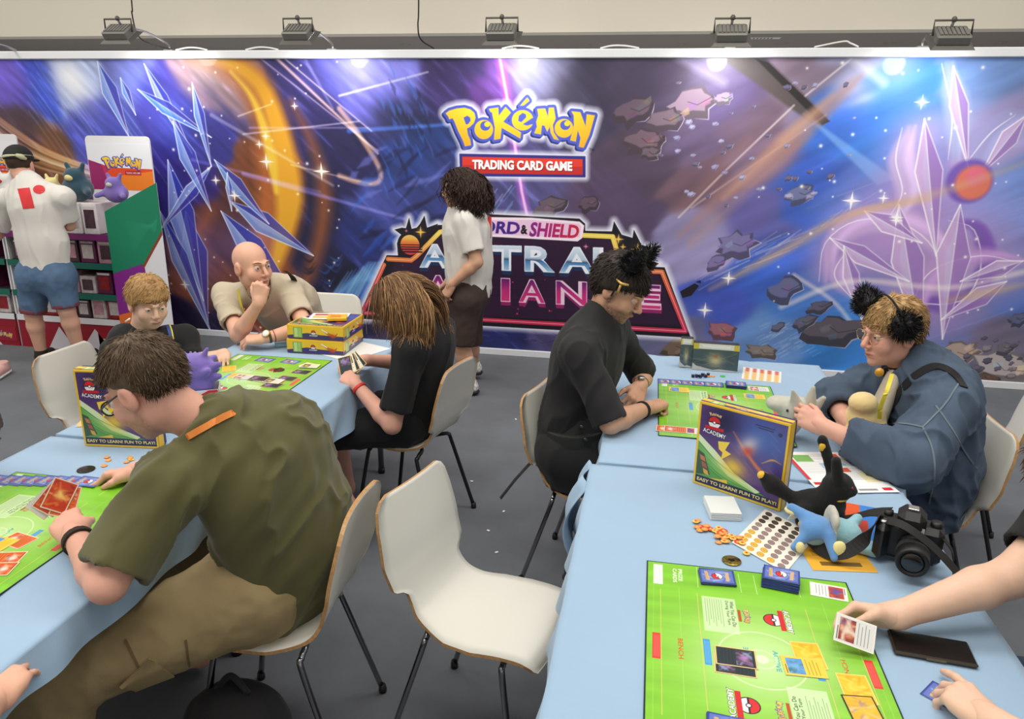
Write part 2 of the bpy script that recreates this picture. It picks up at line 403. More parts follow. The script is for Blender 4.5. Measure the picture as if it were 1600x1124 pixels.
ell_ = lambda cx, cy, rx, ry, n=28: ZP(*[(cx+rx*math.cos(2*math.pi*k/n), cy+ry*math.sin(2*math.pi*k/n)) for k in range(n)])
WORD += [ell_(448, 372, 84, 87), ell_(1190, 360, 84, 85), ell_(808, 286, 98, 92)]
HOLES = [ZP((262, 262), (295, 245), (322, 262), (325, 290), (305, 318), (285, 325), (275, 300)), ZP((768, 292), (774, 245), (808, 218), (838, 232), (840, 258), (796, 302)), ZP((812, 322), (902, 264), (935, 292), (905, 318), (850, 335))]
def word_mark(c, X, k, glow=True):
    """the word mark with yellow letters and blue rim; X maps survey units to the canvas, k = canvas pixels per survey unit"""
    old = c.X; c.X = lambda p: np.asarray(p, float); W_ = [X(w_) for w_ in WORD]; H_ = [X(h_) for h_ in HOLES]
    al = np.concatenate(W_); m = 16*k; sl, P = c.patch(al.min(0)-m, al.max(0)+m)
    d = np.min([c.sd(w_, P) for w_ in W_], 0); dh = np.min([c.sd(h_, P) for h_ in H_], 0)
    if glow: c.blend(sl, np.clip(1-(d-4*k)/(10*k), 0, 1)**.8, (238, 240, 255))
    sh = np.roll(d, (-int(round(2.4*k)), -int(round(2.2*k))), (0, 1))
    c.blend(sl, np.clip(.5-(sh-4.2*k), 0, 1), (36, 38, 110)); c.blend(sl, np.clip(.5-(d-4.4*k), 0, 1), (72, 88, 190))
    c.blend(sl, np.clip(.5-np.maximum(d-.6*k, -dh), 0, 1), (200, 160, 120)); hi_, lo_ = al[:, 1].max(), al[:, 1].min()
    c.blend(sl, np.clip(.5-np.maximum(d+.1*k, -dh+.4*k), 0, 1), vgrad(lo_, (240, 170, 30), hi_, (255, 222, 50)), 'n', P)
    c.blend(sl, np.clip(.5-dh, 0, 1), (72, 88, 190))
    for cx, cy in ((462, 338), (1202, 331)):
        c.poly(X(ell_(cx, cy, 47, 45)), (72, 88, 190)); c.poly(X(ell_(cx+18, cy-14, 27, 24)), (250, 205, 45))
    c.X = old
# ------------------------------------------------------------------ the setting
WY, WZ = 6.12, 2.40
def structure(o): o['kind'] = 'structure'; return o
m_carpet = mat('grey carpet', (104, 108, 113), .95, bump=.5, bscale=420, var=.16, vscale=2.2)
m_white = mat('white laminate panel', (226, 228, 232), .35)
m_beige = mat('beige painted bulkhead', (205, 198, 183), .8, var=.03, vscale=.8)
m_soffit = mat('grey soffit', (132, 124, 118), .85, var=.04, vscale=1.5)
structure(MB().box((-11, -4, -.05), (9, 12, 0)).obj('floor', [m_carpet]))
structure(MB().box((-9, WY, 0), (3.15, WY+.06, WZ)).obj('wall_back', [m_white]))
structure(MB().box((-9, WY-.02, 0), (3.15, WY-.0005, .058), .004).obj('baseboard_back', [m_white]))
structure(MB().box((-9, WY-.03, WZ), (3.15, WY+.08, WZ+.065), .006).obj('trim_1', [mat('white powder-coated rail', (236, 238, 240), .3)]))
zb = aty(800, 51, 6.9)[2]
structure(MB().box((-13, 6.9, zb), (11, 7.1, zb+2.2)).obj('wall_upper', [m_beige]))
structure(MB().box((-13, 7.1, zb), (11, 11.5, zb+.1)).obj('ceiling', [m_soffit]))
structure(MB().box((-13, 11.5, 0), (11, 11.7, zb+2.2)).obj('wall_far', [m_soffit]))
# recessed soffit fittings
for i, (px, py) in enumerate([(633, 70), (770, 70), (915, 70), (1065, 70), (1223, 68), (1390, 68), (1563, 67)]):
    p = atz(px, py, zb-.004)
    o = MB().lathe([(.055, .012), (.055, 0), (.042, -.004), (.038, .004)], 16).obj('soffit_spotlight', [m_soffit]); o.location = p
    MB().lathe([(.034, .006), (.03, .001)], 12).obj('lens', [mat('grey frosted lens', (150, 145, 140), .3)], o)
    tag(o, ['first', 'second', 'third', 'fourth', 'fifth', 'sixth', 'seventh'][i]+' small round recessed light fitting from the left in the grey soffit', 'light fitting', 'recessed fittings in the soffit')
p = atz(1195, 60, zb-.003)
o = MB().box((-.13, -.06, 0), (.13, .06, .002)).obj('sticker', [mat('pale paper label', (205, 202, 200), .5)]); o.location = p
tag(o, 'pale rectangular paper sticker on the dark grey soffit between two floodlights', 'sticker')
q = MB(); [q.box((-.1+.03*k, -.04, -.001), (-.085+.03*k, .04, -.0003)) for k in range(6)]; q.obj('printed_bars', [mat('dark sticker print', (95, 90, 90), .6)], o)

# ------------------------------------------------------------------ the printed wall
MX0, MZ0, MS = -6.6, .058, 330.
def M(pts):
    r = [aty(x, y, WY-.004) for x, y in pts]; return np.array([((a[0]-MX0)*MS, (a[2]-MZ0)*MS) for a in r])
mw, mh = int((3.13-MX0)*MS), int((WZ-MZ0)*MS)
C = Canvas(mw, mh, X=M)
# colour masses of the print (generic starry sky, no figures)
KC = """10 130 110 90 200;60 130 60 82 205;110 130 180 195 240;150 190 80 85 190;20 220 80 58 66;60 260 120 80 55;200 110 110 115 190;240 150 58 50 140;300 190 50 48 130;330 110 150 120 130;480 150 45 40 95;520 110 90 90 200;600 105 130 130 225;590 150 98 95 190;560 250 36 33 78;480 330 35 30 62;500 400 38 34 70;540 450 28 28 58;280 300 48 38 120;300 430 120 66 40;290 500 38 28 60;340 360 90 52 45;420 300 120 66 40;440 450 120 62 40;620 180 42 44 92;640 250 40 62 130;660 300 55 66 135;560 380 40 48 110;600 330 70 80 160;700 120 58 45 100;780 130 98 58 140;850 110 120 120 160;900 150 60 54 80;1000 130 72 62 88;1000 250 76 62 82;960 320 84 68 98;1080 200 95 80 112;1100 280 110 84 98;1150 150 95 80 125;1200 250 120 98 128;1180 200 110 88 104;1260 130 150 130 152;1330 110 172 172 212;1310 190 60 112 212;1400 140 48 118 212;1550 110 112 145 205;1250 300 58 96 196;1180 350 104 98 166;1100 400 150 142 186;1120 470 70 92 195;1200 420 62 100 200;1250 480 70 122 205;1200 540 105 145 206;1300 540 58 132 214;1330 330 78 112 196;1400 250 50 115 205;1580 300 112 150 222;1580 450 70 112 196;1550 560 112 105 128;1480 520 90 120 175;760 530 38 42 98;900 540 80 72 120;1060 540 110 110 150;1560 220 160 150 200;1440 600 110 120 150;200 400 44 36 90;100 400 50 40 90"""
KC = np.array([[float(t) for t in k.split()] for k in KC.split(';')]); kp = M(KC[:, :2])
st = 4; gy, gx = np.mgrid[0:mh:st, 0:mw:st]; G = np.stack([gx, gy], -1).astype(float)
Z0 = np.zeros(gx.shape); th = -.6
def streak(sx, sy, ang, seed, o=3):
    cs, sn = math.cos(ang), math.sin(ang); return fnoise(np.stack([(gx*cs+gy*sn)/sx, (-gx*sn+gy*cs)/sy, Z0+seed], -1), o)
right = np.clip((gx-mw*.58)/(mw*.1), 0, 1)
n1 = streak(160, 70, -.7, 1)*(1-right)+streak(220, 46, .45, 2)*right; n2 = streak(150, 60, -.7, 5)*(1-right)+streak(200, 60, .45, 6)*right
Gw = G+np.stack([n1, n2], -1)*26
d2 = ((Gw[:, :, None, :]-kp[None, None])**2).sum(-1); wt = np.exp(-d2/(2*34.**2))+1e-5/(1+d2/2e4); base = (wt[..., None]*KC[:, 2:]).sum(2)/wt.sum(2)[..., None]
fine = streak(90, 12, -.75, 9)*(1-right)*.8+streak(150, 22, .45, 11)*right*.45
base = base*(1+.16*fine[..., None]+.10*n2[..., None])+np.maximum(fine-.5, 0)[..., None]*np.array([40, 50, 80])
yy = np.linspace(0, base.shape[0]-1.001, mh); xx = np.linspace(0, base.shape[1]-1.001, mw)
iy = yy.astype(int); ix = xx.astype(int); fy = (yy-iy)[:, None, None]; fx = (xx-ix)[None, :, None]
bl = base[iy][:, ix]*(1-fy)*(1-fx)+base[iy+1][:, ix]*fy*(1-fx)+base[iy][:, ix+1]*(1-fy)*fx+base[iy+1][:, ix+1]*fy*fx
C.a = np.clip(bl/255, 0, 1).astype(np.float32); del bl, d2, wt
LN = lambda p_, w_, c_, al=1., s_=1., *a, **k: C.line(p_, w_*1.7, c_, al, s_*1.6, *a, **k); rnd = random.Random(11)
# left: burst, blue streaks, orange trails
C.glow((112, 125), 46, (235, 238, 255), .95, 's', -.9, 1.6)
for k in range(26):
    x = 30+rnd.random()*150; y = 95+rnd.random()*80; l = 40+rnd.random()*90
    LN([(x, y), (x+l*.72, y+l)], 5+6*rnd.random(), (150, 185, 255), .35, 6, 's', taper=(0, 1, 0))
for k in range(22):
    o_ = rnd.random()*60; LN([(-40, 150+o_*.7), (20, 196+o_*.8), (80, 235+o_*.55), (170, 268+o_*.3), (240, 285+o_*.2)], 2+4*rnd.random(), rnd.choice([(225, 150, 90), (200, 110, 50), (255, 205, 150)]), .35, 3, 's', 16, (.5, 1, 1, .2))
# broad golden crescent
CRES = [(300, 80), (345, 95), (395, 130), (420, 190), (432, 250), (438, 310), (425, 380), (400, 450)]
LN(CRES, 62, (188, 104, 42), .85, 26, 'n', 24, (.5, .7, .9, 1, 1.2, 1.3, 1.2, .8))
LN([(p_[0]+6+i*1.5, p_[1]) for i, p_ in enumerate(CRES)], 36, (240, 176, 40), .9, 16, 'n', 24, (.3, .6, .7, .9, 1.2, 1.3, .8, .3))
LN([(360, 112), (392, 150), (412, 200), (424, 250), (432, 300)], 15, (248, 205, 60), .9, 8, 'n', 20, (.2, .6, 1, 1.3, .6))
LN([(455, 160), (490, 230), (506, 300), (500, 370), (478, 440), (445, 490)], 26, (176, 96, 44), .65, 22, 'n', 20, (.2, .6, 1, 1, .8, .3))
LN([(330, 330), (300, 380), (290, 430), (310, 470)], 40, (176, 92, 40), .6, 30, 'n', 16, (.3, 1, 1, .3))
yv_ = lambda y: M([(300, y)])[0, 1]+(.001*y)
for x, y, r_ in ((265, 190, 50), (300, 400, 60), (210, 130, 40), (390, 380, 40)): C.glow((x, y), r_*1.8, (36, 60, 190), .55, 's')
# faceted ice crystals, pointing every way
def shard(a, b, wd, c0=None, c1=None, rim=(200, 222, 255)):
    w0 = rnd.random(); c0 = c0 or vgrad(yv_(b[1]), (50+60*w0, 84+50*w0, 205), yv_(a[1]), (96+70*w0, 178, 246)); c1 = c1 or vgrad(yv_(b[1]), (88, 60, 150), yv_(a[1]), (46, 66, 190))
    a = np.array(a, float); b = np.array(b, float); n = np.array([-(b-a)[1], (b-a)[0]]); n = n/np.linalg.norm(n)*wd/2; m_ = a+(b-a)*.38
    C.poly([a, m_+n, b], c0, .82, 3); C.poly([a, m_-n, b], c1, .8, 3); C.poly([a*.6+m_*.4, m_+n*.5, b], (205, 226, 252), .22, 6); LN([a, m_+n, b], 2., rim, .8, 1.5, 's'); LN([a, b], 1.6, rim, .6, 1.5, 's'); LN([a, m_-n, b], 1.6, rim, .6, 1.5, 's')
for a, b, wd in [((152, 96), (202, 215), 24), ((188, 122), (212, 180), 12), ((225, 100), (300, 240), 18), ((215, 140), (330, 215), 20), ((300, 130), (330, 260), 16), ((290, 330), (325, 505), 42), ((262, 250), (318, 470), 40), ((250, 330), (330, 520), 26), ((360, 315), (490, 400), 34), ((345, 330), (470, 480), 40), ((330, 260), (250, 360), 22), ((335, 250), (420, 350), 24), ((270, 190), (330, 330), 26), ((355, 270), (362, 330), 10)]:
    shard(a, b, wd)
# beams and trails
for a, b, wd, c_, al in [((425, 85), (590, 240), 9, (245, 190, 160), .8), ((405, 90), (590, 236), 3, (230, 190, 200), .8), ((440, 88), (580, 205), 2, (255, 225, 190), .9), ((330, 180), (520, 290), 12, (200, 200, 220), .4), ((390, 200), (575, 200), 5, (190, 170, 235), .5), ((380, 210), (560, 190), 3, (225, 215, 245), .8), ((372, 182), (424, 163), 2, (255, 235, 190), .9), ((300, 250), (500, 300), 10, (80, 90, 200), .5), ((380, 272), (640, 345), 14, (110, 100, 210), .6), ((455, 258), (580, 288), 3, (230, 180, 130), .8), ((530, 150), (668, 113), 5, (215, 215, 245), .9), ((545, 205), (700, 195), 14, (40, 90, 200), .7), ((475, 90), (520, 170), 10, (150, 150, 230), .4)]:
    LN([a, b], wd*1.7, c_, al, 4, 's', taper=(.3, 1, .2))
LN([(530, 170), (560, 210), (592, 262), (590, 285), (560, 285), (530, 275)], 8, (225, 165, 110), .7, 5, 's', 20)
# dark ink-blue flames left of the plate
for k in range(60):
    x = 540+rnd.random()*140; y = 240+rnd.random()*260; l = 18+rnd.random()*46; a_ = -.9+rnd.random()*.7
    LN([(x, y), (x+l*.4, y+l*.5*a_), (x+l*math.cos(a_), y+l*math.sin(a_))], 5+8*rnd.random(), rnd.choice([(60, 110, 215), (120, 130, 220), (30, 60, 150), (24, 22, 52)]), .5, 5, 'n', 8, (.1, 1, .1))
for k in range(34):
    x = 585+rnd.random()*80; y = 100+rnd.random()*170; l = 14+rnd.random()*30
    LN([(x, y), (x+l*.3, y+l*.6), (x+l*.4, y+l)], 3+5*rnd.random(), rnd.choice([(60, 110, 210), (28, 26, 58), (85, 105, 190)]), .5, 3, 'n', 8, (.1, 1, .1))
for k in range(10):
    x = 560+rnd.random()*20; LN([(520+k*7, 470), (548+k*6, 440-k*2), (575+k*3, 410)], 7, (90, 160, 240), .5, 5, 's', 8, (.2, 1, .2))
for k in range(50):
    x = 600+rnd.random()*360; y = 505+rnd.random()*50; LN([(x, y), (x+8+rnd.random()*14, y-6+rnd.random()*14)], 3+4*rnd.random(), rnd.choice([(50, 80, 180), (24, 24, 66), (90, 110, 200)]), .55, 3, 'n', taper=(.2, 1, .1))
for k in range(16):
    x = 500+k*6; LN([(x-14, 506), (x+14, 470-k), (x+44, 425-k*2)], 6+3*rnd.random(), rnd.choice([(70, 140, 240), (150, 205, 255), (40, 80, 200), (110, 180, 250)]), .6, 4, 's', 8, (.2, 1, .1))
for k in range(22):
    x = 470+rnd.random()*50; y = 400+rnd.random()*90; LN([(x, y), (x+12, y+6), (x+20, y-4)], 5, rnd.choice([(50, 90, 170), (22, 22, 50), (60, 110, 190)]), .55, 3, 'n', 8, (.1, 1, .1))
# the laser-like line behind the word mark
LN([(780, 88), (797, 180), (815, 300), (825, 345)], 12, (170, 40, 200), .7, 10, 's'); LN([(780, 88), (797, 180), (815, 300), (825, 345)], 4, (255, 160, 220), .95, 3, 's')
for k in range(18):
    x = 745+rnd.random()*60; y = 290+rnd.random()*50; LN([(x, y), (x-18, y+24)], 4, rnd.choice([(90, 180, 240), (60, 110, 230), (190, 210, 255)]), .6, 3, 's', taper=(.2, 1, .2))
# right: wood-brown shaft, pale band, warm trails
C.poly([(1118, 86), (1190, 86), (1292, 183), (1283, 197), (1262, 189)], (84, 76, 74), .9, 8); C.poly([(1180, 92), (1200, 98), (1296, 190), (1284, 196)], (38, 34, 36), .9, 4)
C.poly([(1255, 178), (1282, 196), (1400, 280), (1370, 290)], (150, 195, 245), .45, 8)
for a, b, wd, c_, al in [((1330, 92), (1258, 150), 2.5, (250, 240, 235), .9), ((1240, 165), (1130, 270), 2.5, (245, 230, 225), .9), ((1130, 270), (1060, 340), 3, (245, 225, 210), .9), ((1290, 180), (1080, 325), 3, (200, 190, 190), .6), ((1330, 90), (1380, 130), 10, (235, 235, 245), .7), ((1260, 210), (1080, 380), 22, (200, 150, 120), .35), ((1170, 220), (1060, 330), 26, (150, 110, 110), .4), ((1330, 130), (1220, 220), 20, (220, 180, 160), .4), ((1060, 90), (1130, 130), 9, (190, 185, 215), .6)]:
    LN([a, b], wd*1.4, c_, al, 4 if wd < 5 else 16, 's' if wd < 5 else 'n', taper=(.4, 1, .4))
for k in range(70):
    x = 1230+rnd.random()*360; y = 260+rnd.random()*290; l = 20+rnd.random()*60
    LN([(x, y), (x+l, y-l*.36)], 2+5*rnd.random(), rnd.choice([(120, 165, 240), (60, 110, 215), (200, 200, 230), (40, 90, 190), (90, 140, 230)]), .42, 4, 'n', taper=(0, 1, 0))
for k in range(34):
    x = 1080+rnd.random()*250; y = 445-(x-1080)*.44+rnd.gauss(0, 9); LN([(x, y), (x+30+rnd.random()*40, y-22-rnd.random()*10)], 4, rnd.choice([(230, 180, 120), (245, 215, 160), (200, 150, 120)]), .5, 4, 's', taper=(0, 1, 0))
# lilac gas cloud and a setting pink sun (abstract, in place of the figure)
for x, y, r_, c_, al in [(1440, 290, 46, (176, 146, 204), .8), (1400, 360, 52, (190, 150, 206), .8), (1330, 390, 34, (180, 145, 205), .75), (1500, 400, 60, (182, 142, 202), .75), (1460, 450, 44, (196, 160, 210), .7), (1440, 215, 30, (192, 165, 215), .7), (1500, 190, 24, (160, 165, 215), .6), (1580, 420, 34, (180, 160, 210), .6), (1480, 500, 30, (160, 130, 195), .6), (1300, 420, 22, (178, 145, 205), .6)]:
    C.glow((x, y), r_*2.1, c_, min(1, al*1.15), 'n', .5, 1.2)
for pts, wd, c_ in [([(1290, 440), (1300, 380), (1350, 345), (1420, 350), (1470, 390), (1480, 450)], 26, (206, 172, 220)), ([(1400, 420), (1440, 470), (1510, 470), (1540, 420), (1530, 360), (1490, 345)], 20, (116, 78, 170)), ([(1420, 200), (1410, 250), (1420, 300), (1400, 340)], 26, (205, 180, 222)), ([(1430, 520), (1440, 460), (1470, 420), (1540, 400), (1600, 410)], 22, (190, 150, 208)), ([(1520, 260), (1560, 210), (1600, 180)], 34, (160, 160, 212)), ([(1480, 100), (1496, 180), (1490, 250)], 22, (170, 180, 222)), ([(1340, 470), (1310, 430), (1330, 390)], 16, (200, 168, 216))]:
    LN(pts, wd*1.5, c_, .8, 10, 'n', 24, (.1, 1, .9, .1)); LN([(x_+wd*.36, y_-wd*.1) for x_, y_ in pts], wd*.5, tuple(min(255, int(q_*1.14)) for q_ in c_), .7, 8, 'n', 24, (.1, 1, .9, .1)); LN([(x_-wd*.42, y_) for x_, y_ in pts], 2., (244, 236, 252), .8, 1.5, 'n', 24, (.4, 1, 1, .3))
for a, b, wd in [((1444, 186), (1462, 400), 44), ((1404, 320), (1440, 545), 52), ((1296, 372), (1420, 440), 30), ((1318, 385), (1348, 505), 26), ((1500, 320), (1472, 530), 54), ((1572, 440), (1470, 500), 30), ((1489, 104), (1512, 262), 30), ((1604, 180), (1532, 272), 28), ((1598, 408), (1500, 440), 26), ((1350, 330), (1440, 380), 30)]: shard(a, b, wd, (206, 172, 218), (158, 120, 190), (244, 236, 252))
C.dot((1514, 284), 52, (112, 80, 176), .85, 10); C.dot((1520, 286), 40, (228, 120, 92), .95, 12); C.dot((1524, 276), 22, (226, 110, 140), .9, 14)
LN([(1220, 480), (1330, 440), (1480, 450), (1600, 425)], 8, (220, 190, 130), .6, 6, 's', 20); LN([(1240, 430), (1300, 470), (1335, 512)], 6, (225, 180, 120), .6, 5, 's', 12)
for k in range(80):
    x = 1180+rnd.random()*90; y = 560-rnd.random()*50; LN([(x, y), (x+12, y-6)], 3, (215, 225, 240), .4, 3, 's', taper=(0, 1, 0))
for pts, wd, c_, al in [([(1345, 120), (1250, 205), (1150, 290), (1060, 370)], 34, (168, 126, 118), .55), ([(1300, 150), (1220, 225), (1130, 310)], 16, (214, 164, 132), .5), ([(1110, 452), (1200, 405), (1330, 335), (1450, 312)], 13, (222, 176, 126), .6), ([(1330, 335), (1470, 300), (1600, 255)], 10, (214, 178, 140), .5), ([(1480, 470), (1600, 445)], 12, (216, 186, 130), .55)]: LN(pts, wd, c_, al, 12, 'n', 16, (.2, 1, .8, .2))
# drifting rocks
def rock(x, y, r_, c_, asp=1.6, rot=-.4, hl=(205, 196, 222)):
    n = 15; pt = []; r_ *= .85; c_ = tuple(min(255, k*1.06+4) for k in c_); cs, sn = math.cos(rot), math.sin(rot); W_ = lambda u, v: (x+u*cs-v*sn, y+u*sn+v*cs)
    for k in range(n):
        a_ = 2*math.pi*k/n; q = r_*(.62+.5*rnd.random()); pt.append(W_(q*asp*math.cos(a_), q*math.sin(a_)))
    C.poly(pt, tuple(.62*k for k in c_), .95, 1.5); C.poly([((a_-x)*.86+x-r_*.06, (b_-y)*.66+y-r_*.2) for a_, b_ in pt], c_, .9, 3)
    if r_ > 9:
        for k in range(3): u, v = r_*asp*(rnd.random()-.5), r_*(rnd.random()-.6)*.6; C.poly([W_(u, v), W_(u+r_*.6, v-r_*.15), W_(u+r_*.5, v+r_*.22), W_(u+.1*r_, v+r_*.25)], tuple(min(255, k_*(.82+.4*rnd.random())) for k_ in c_), .7, 2.5)
        C.line([pt[0], W_(r_*.3, r_*.1), W_(-r_*.1, -r_*.25)], 1.6, tuple(.45*k for k in c_), .8, 1.5)
    if hl: C.line([pt[i] for i in (0, 1, 2, 3, 4)], max(1.5, r_*.13), hl, .75, 1.5, 'n', taper=(.2, 1, .8, .1))
for a in [(1080, 165, 34, (150, 128, 150)), (1130, 155, 16, (165, 145, 170), 1.3), (1010, 225, 24, (104, 84, 100)), (990, 175, 30, (100, 82, 98)), (1040, 190, 26, (118, 98, 114)), (860, 325, 22, (98, 82, 96), 1.5), (920, 320, 16, (90, 72, 88)), (1005, 222, 26, (108, 86, 100), 1.6, 0.), (1015, 240, 14, (104, 86, 100), 1.5, 0.), (1252, 305, 20, (104, 110, 150)), (1150, 385, 28, (120, 112, 160)), (1118, 412, 14, (120, 112, 160)), (1225, 455, 26, (98, 100, 140), 1.3), (1128, 518, 22, (150, 96, 110), 1.4, .1, None), (1300, 518, 34, (86, 78, 90), 1.9, -.1), (1255, 505, 16, (90, 88, 110), 1.8), (1280, 480, 14, (88, 84, 105), 1.8), (1215, 512, 8, (96, 96, 125), 2.), (1190, 550, 16, (130, 118, 112), 2.2, .1), (1060, 545, 22, (110, 90, 76), 1.6), (1500, 555, 26, (170, 150, 140), 1.7), (1560, 575, 34, (176, 166, 168), 1.9, .1), (1570, 545, 15, (104, 98, 112), 1.4), (1480, 578, 20, (96, 88, 92), 1.8, 0.), (1540, 592, 14, (92, 74, 66), 2.4, .1), (1450, 560, 16, (120, 112, 125)), (1590, 500, 14, (86, 88, 120))]: rock(*a)
for k in range(46):
    x = 1030+rnd.random()*310; y = 120+rnd.random()*230
    if x < 1160 or y < 330: rock(x, y, 2+4.5*rnd.random(), rnd.choice([(150, 145, 185), (105, 98, 130), (170, 165, 205)]), 1.5, -.5, (215, 215, 240))
for k in range(26): rock(1450+rnd.random()*150, 520+rnd.random()*70, 2+5*rnd.random(), rnd.choice([(104, 100, 120), (140, 130, 140), (86, 82, 100)]), 1.8, -.3, None)
C.poly([(1062, 456), (1085, 443), (1092, 447), (1080, 462), (1066, 466)], (30, 28, 36)); C.poly([(1086, 441), (1094, 438), (1095, 443)], (30, 28, 36))
# sparkles
for k in range(150):
    x = rnd.choice([rnd.random()*480, 270+rnd.random()*260, 1180+rnd.random()*420]); y = 95+rnd.random()*430; C.glow((x, y), 2+2.4*rnd.random()**2, (255, 240, 225), .95)
for x, y, r_ in [(416, 253, 12), (502, 268, 13), (366, 306, 10), (337, 282, 8), (460, 166, 6), (415, 213, 7), (1330, 314, 12), (1400, 340, 9), (1138, 435, 10), (1101, 485, 11), (1440, 160, 9), (1380, 310, 7), (1400, 345, 8), (289, 445, 9), (405, 226, 7)]: C.star((x, y), r_*2)
LN = C.line
# ---- lettering: word mark, banner, plate
word_mark(C, M, MS/188.)
bn = [(719, 275), (914, 277), (914, 245), (718, 241)]
C.poly(bn, (240, 242, 255), .9, 14, 9); C.poly(bn, (44, 42, 130), 1, 2, 1); C.poly([(722, 271), (910, 273.5), (910, 249), (722, 245)], (222, 56, 40)); C.poly([(722, 271), (910, 273.5), (910, 261), (722, 258)], (196, 40, 34))
bq = [(737.5, 264.6), (894, 267.8), (894, 252.6), (737.5, 249.6)]
C.text('TRADING CARD GAME', bq, (90, 20, 20), .05, .8, (1.5, -2)); C.text('TRADING CARD GAME', bq, (255, 255, 255), .05)
C.text('TM', [(920, 236.5), (928, 236.5), (928, 232), (920, 232)], (30, 30, 60), .01)
main = [(604, 399), (640, 400), (684, 352), (760, 349), (762, 335), (905, 342), (914, 350), (914, 361), (958, 362), (972, 400), (985, 416), (1038, 418), (1079, 528), (558, 498)]
ls = [(616, 359), (628, 356), (634, 357), (639, 340), (643, 358), (651, 356), (656, 350), (663, 337), (667, 356), (684, 350), (668, 404), (622, 402), (620, 380), (628, 368)]
rs_ = [(955, 366), (959, 346), (971, 367), (988, 372), (990, 359), (1002, 383), (1027, 390), (1006, 397), (1013, 407), (1029, 412), (1019, 420), (980, 422), (958, 390)]
for p_ in (main, ls, rs_): C.poly(p_, (240, 242, 255), .95, 16, 9)
C.dot((640.4, 383), 37, (240, 242, 255), .9, 14)
for p_ in (main, ls, rs_): C.poly(p_, (24, 18, 30), 1, 1.5)
C.dot((640.4, 383), 37, (24, 18, 30))
yv = lambda y: M([(820, y)])[0, 1]
C.poly([(618, 410), (652, 406), (688, 368), (955, 372), (966, 405), (1028, 428), (1062, 510), (578, 484)], (48, 22, 54), .9, 6)
for k in range(9): LN([(600+k*52, 495), (640+k*40, 420)], 1, (110, 30, 90), .35, 1.5)
for k in range(5): LN([(590, 432+k*14), (1040, 440+k*16)], 1, (110, 30, 90), .35, 1.5)
gr = vgrad(yv(520), (205, 40, 90), yv(490), (214, 50, 84), yv(430), (226, 100, 60), yv(400), (238, 150, 70), yv(372), (246, 220, 90))
bp = [(606, 405), (642, 407), (650, 401), (687, 363), (700, 360), (762, 358)]; LN(bp, 13, gr); LN(bp, 2, (255, 235, 190), .7)
bp = [(912, 368), (957, 370), (967, 404), (978, 404)]; LN(bp, 13, gr); LN(bp, 2, (255, 235, 190), .7)
bp = [(996, 424), (1034, 425), (1071, 518), (566, 489), (600, 414)]; LN(bp, 12, gr); LN(bp, 2, (255, 190, 200), .8)
C.dot((640.4, 383), 28, vgrad(yv(398), (214, 60, 60), yv(388), (236, 120, 60), yv(368), (236, 220, 190), yv(380), (240, 190, 80)))
for k, y in enumerate((382.5, 386, 389.5, 393.5)): LN([(622, y), (659, y+.6)], 2.4+.5*k, (24, 18, 30))
for x, y, r_ in [(657, 363, 9), (634.6, 361, 3), (966, 374, 8), (973, 386, 5), (996, 390, 10), (1007, 412.5, 4), (915, 385.5, 4)]: C.star((x, y), r_*1.9, (250, 205, 90) if r_ > 4 else (240, 150, 170), 1, 'n')
for k in range(26): C.dot((600+rnd.random()*440, 410+rnd.random()*85), 1+1.5*rnd.random(), rnd.choice([(220, 60, 120), (240, 160, 150), (160, 60, 140)]))
def letters(word, cells, tops, bots, fill, rim, drop, lean=0.):
    for ch, (a, b) in zip(word, cells):
        f = lambda x, t: tops[0]+(x-620)/420*(tops[1]-tops[0]) if t else bots[0]+(x-620)/420*(bots[1]-bots[0])
        q = [(a, f(a, 0)), (b, f(b, 0)), (b, f(b, 1)), (a, f(a, 1))]
        for k in range(1, 7): C.text(ch, q, drop, .045, 1, (1.2*k*.2, -1.7*k))
        C.text(ch, q, rim, .06); C.text(ch, [(x+(1.1 if i in (0, 3) else -1.1), y+(-1.3 if i < 2 else 1.3)) for i, (x, y) in enumerate(q)], fill, .0)
blue = vgrad(yv(428), (196, 222, 240), yv(408), (70, 130, 190), yv(407), (60, 80, 110), yv(403), (180, 205, 228), yv(384), (222, 232, 244))
letters('ASTRAL', [(655, 704), (712, 762), (767, 815), (819, 867), (873, 930), (926, 966)], (380, 389), (417, 433), blue, (240, 245, 255), (30, 52, 92))
pink = vgrad(yv(478), (226, 60, 130), yv(455), (196, 44, 124), yv(438), (104, 30, 110))
letters('RADIANCE', [(612, 656), (663, 706), (715, 766), (782, 797), (810, 852), (868, 917), (926, 976), (986, 1033)], (427, 446), (463, 485), pink, (246, 210, 232), (150, 34, 104))
C.poly([(702, 341), (760, 340), (830, 341), (905, 347), (912, 353), (909, 372), (902, 377), (830, 373), (700, 366)], (252, 232, 245), 1, 1.5, 1)
C.poly([(705, 344), (830, 344), (904, 350), (908, 354), (905, 371), (830, 369.5), (704, 363)], (238, 200, 228), 1, 1)
prp = lambda P: np.stack([np.interp(P[..., 0], [M([(700, 355)])[0, 0], M([(800, 355)])[0, 0], M([(850, 355)])[0, 0], M([(908, 355)])[0, 0]], z) for z in ([46, 70, 170, 205], [36, 36, 30, 36], [120, 140, 120, 60])], -1)
C.text('SWORD', [(707, 362), (811, 367), (813, 347), (712, 344)], prp, .035); C.text('&', [(813, 366), (824, 366.5), (824, 352), (814, 351.5)], (26, 22, 34), .04)
C.text('SHIELD', [(826, 370), (903, 373), (906, 352), (830, 347)], prp, .035)
mural_m = img_mat('printed mural sheet', C, .42, .12)
mo = link('mural_print', quad_uv('mural_print', [(MX0, WY-.004, MZ0), (3.13, WY-.004, MZ0), (3.13, WY-.004, WZ-.001), (MX0, WY-.004, WZ-.001)], mural_m, .003, m_white))
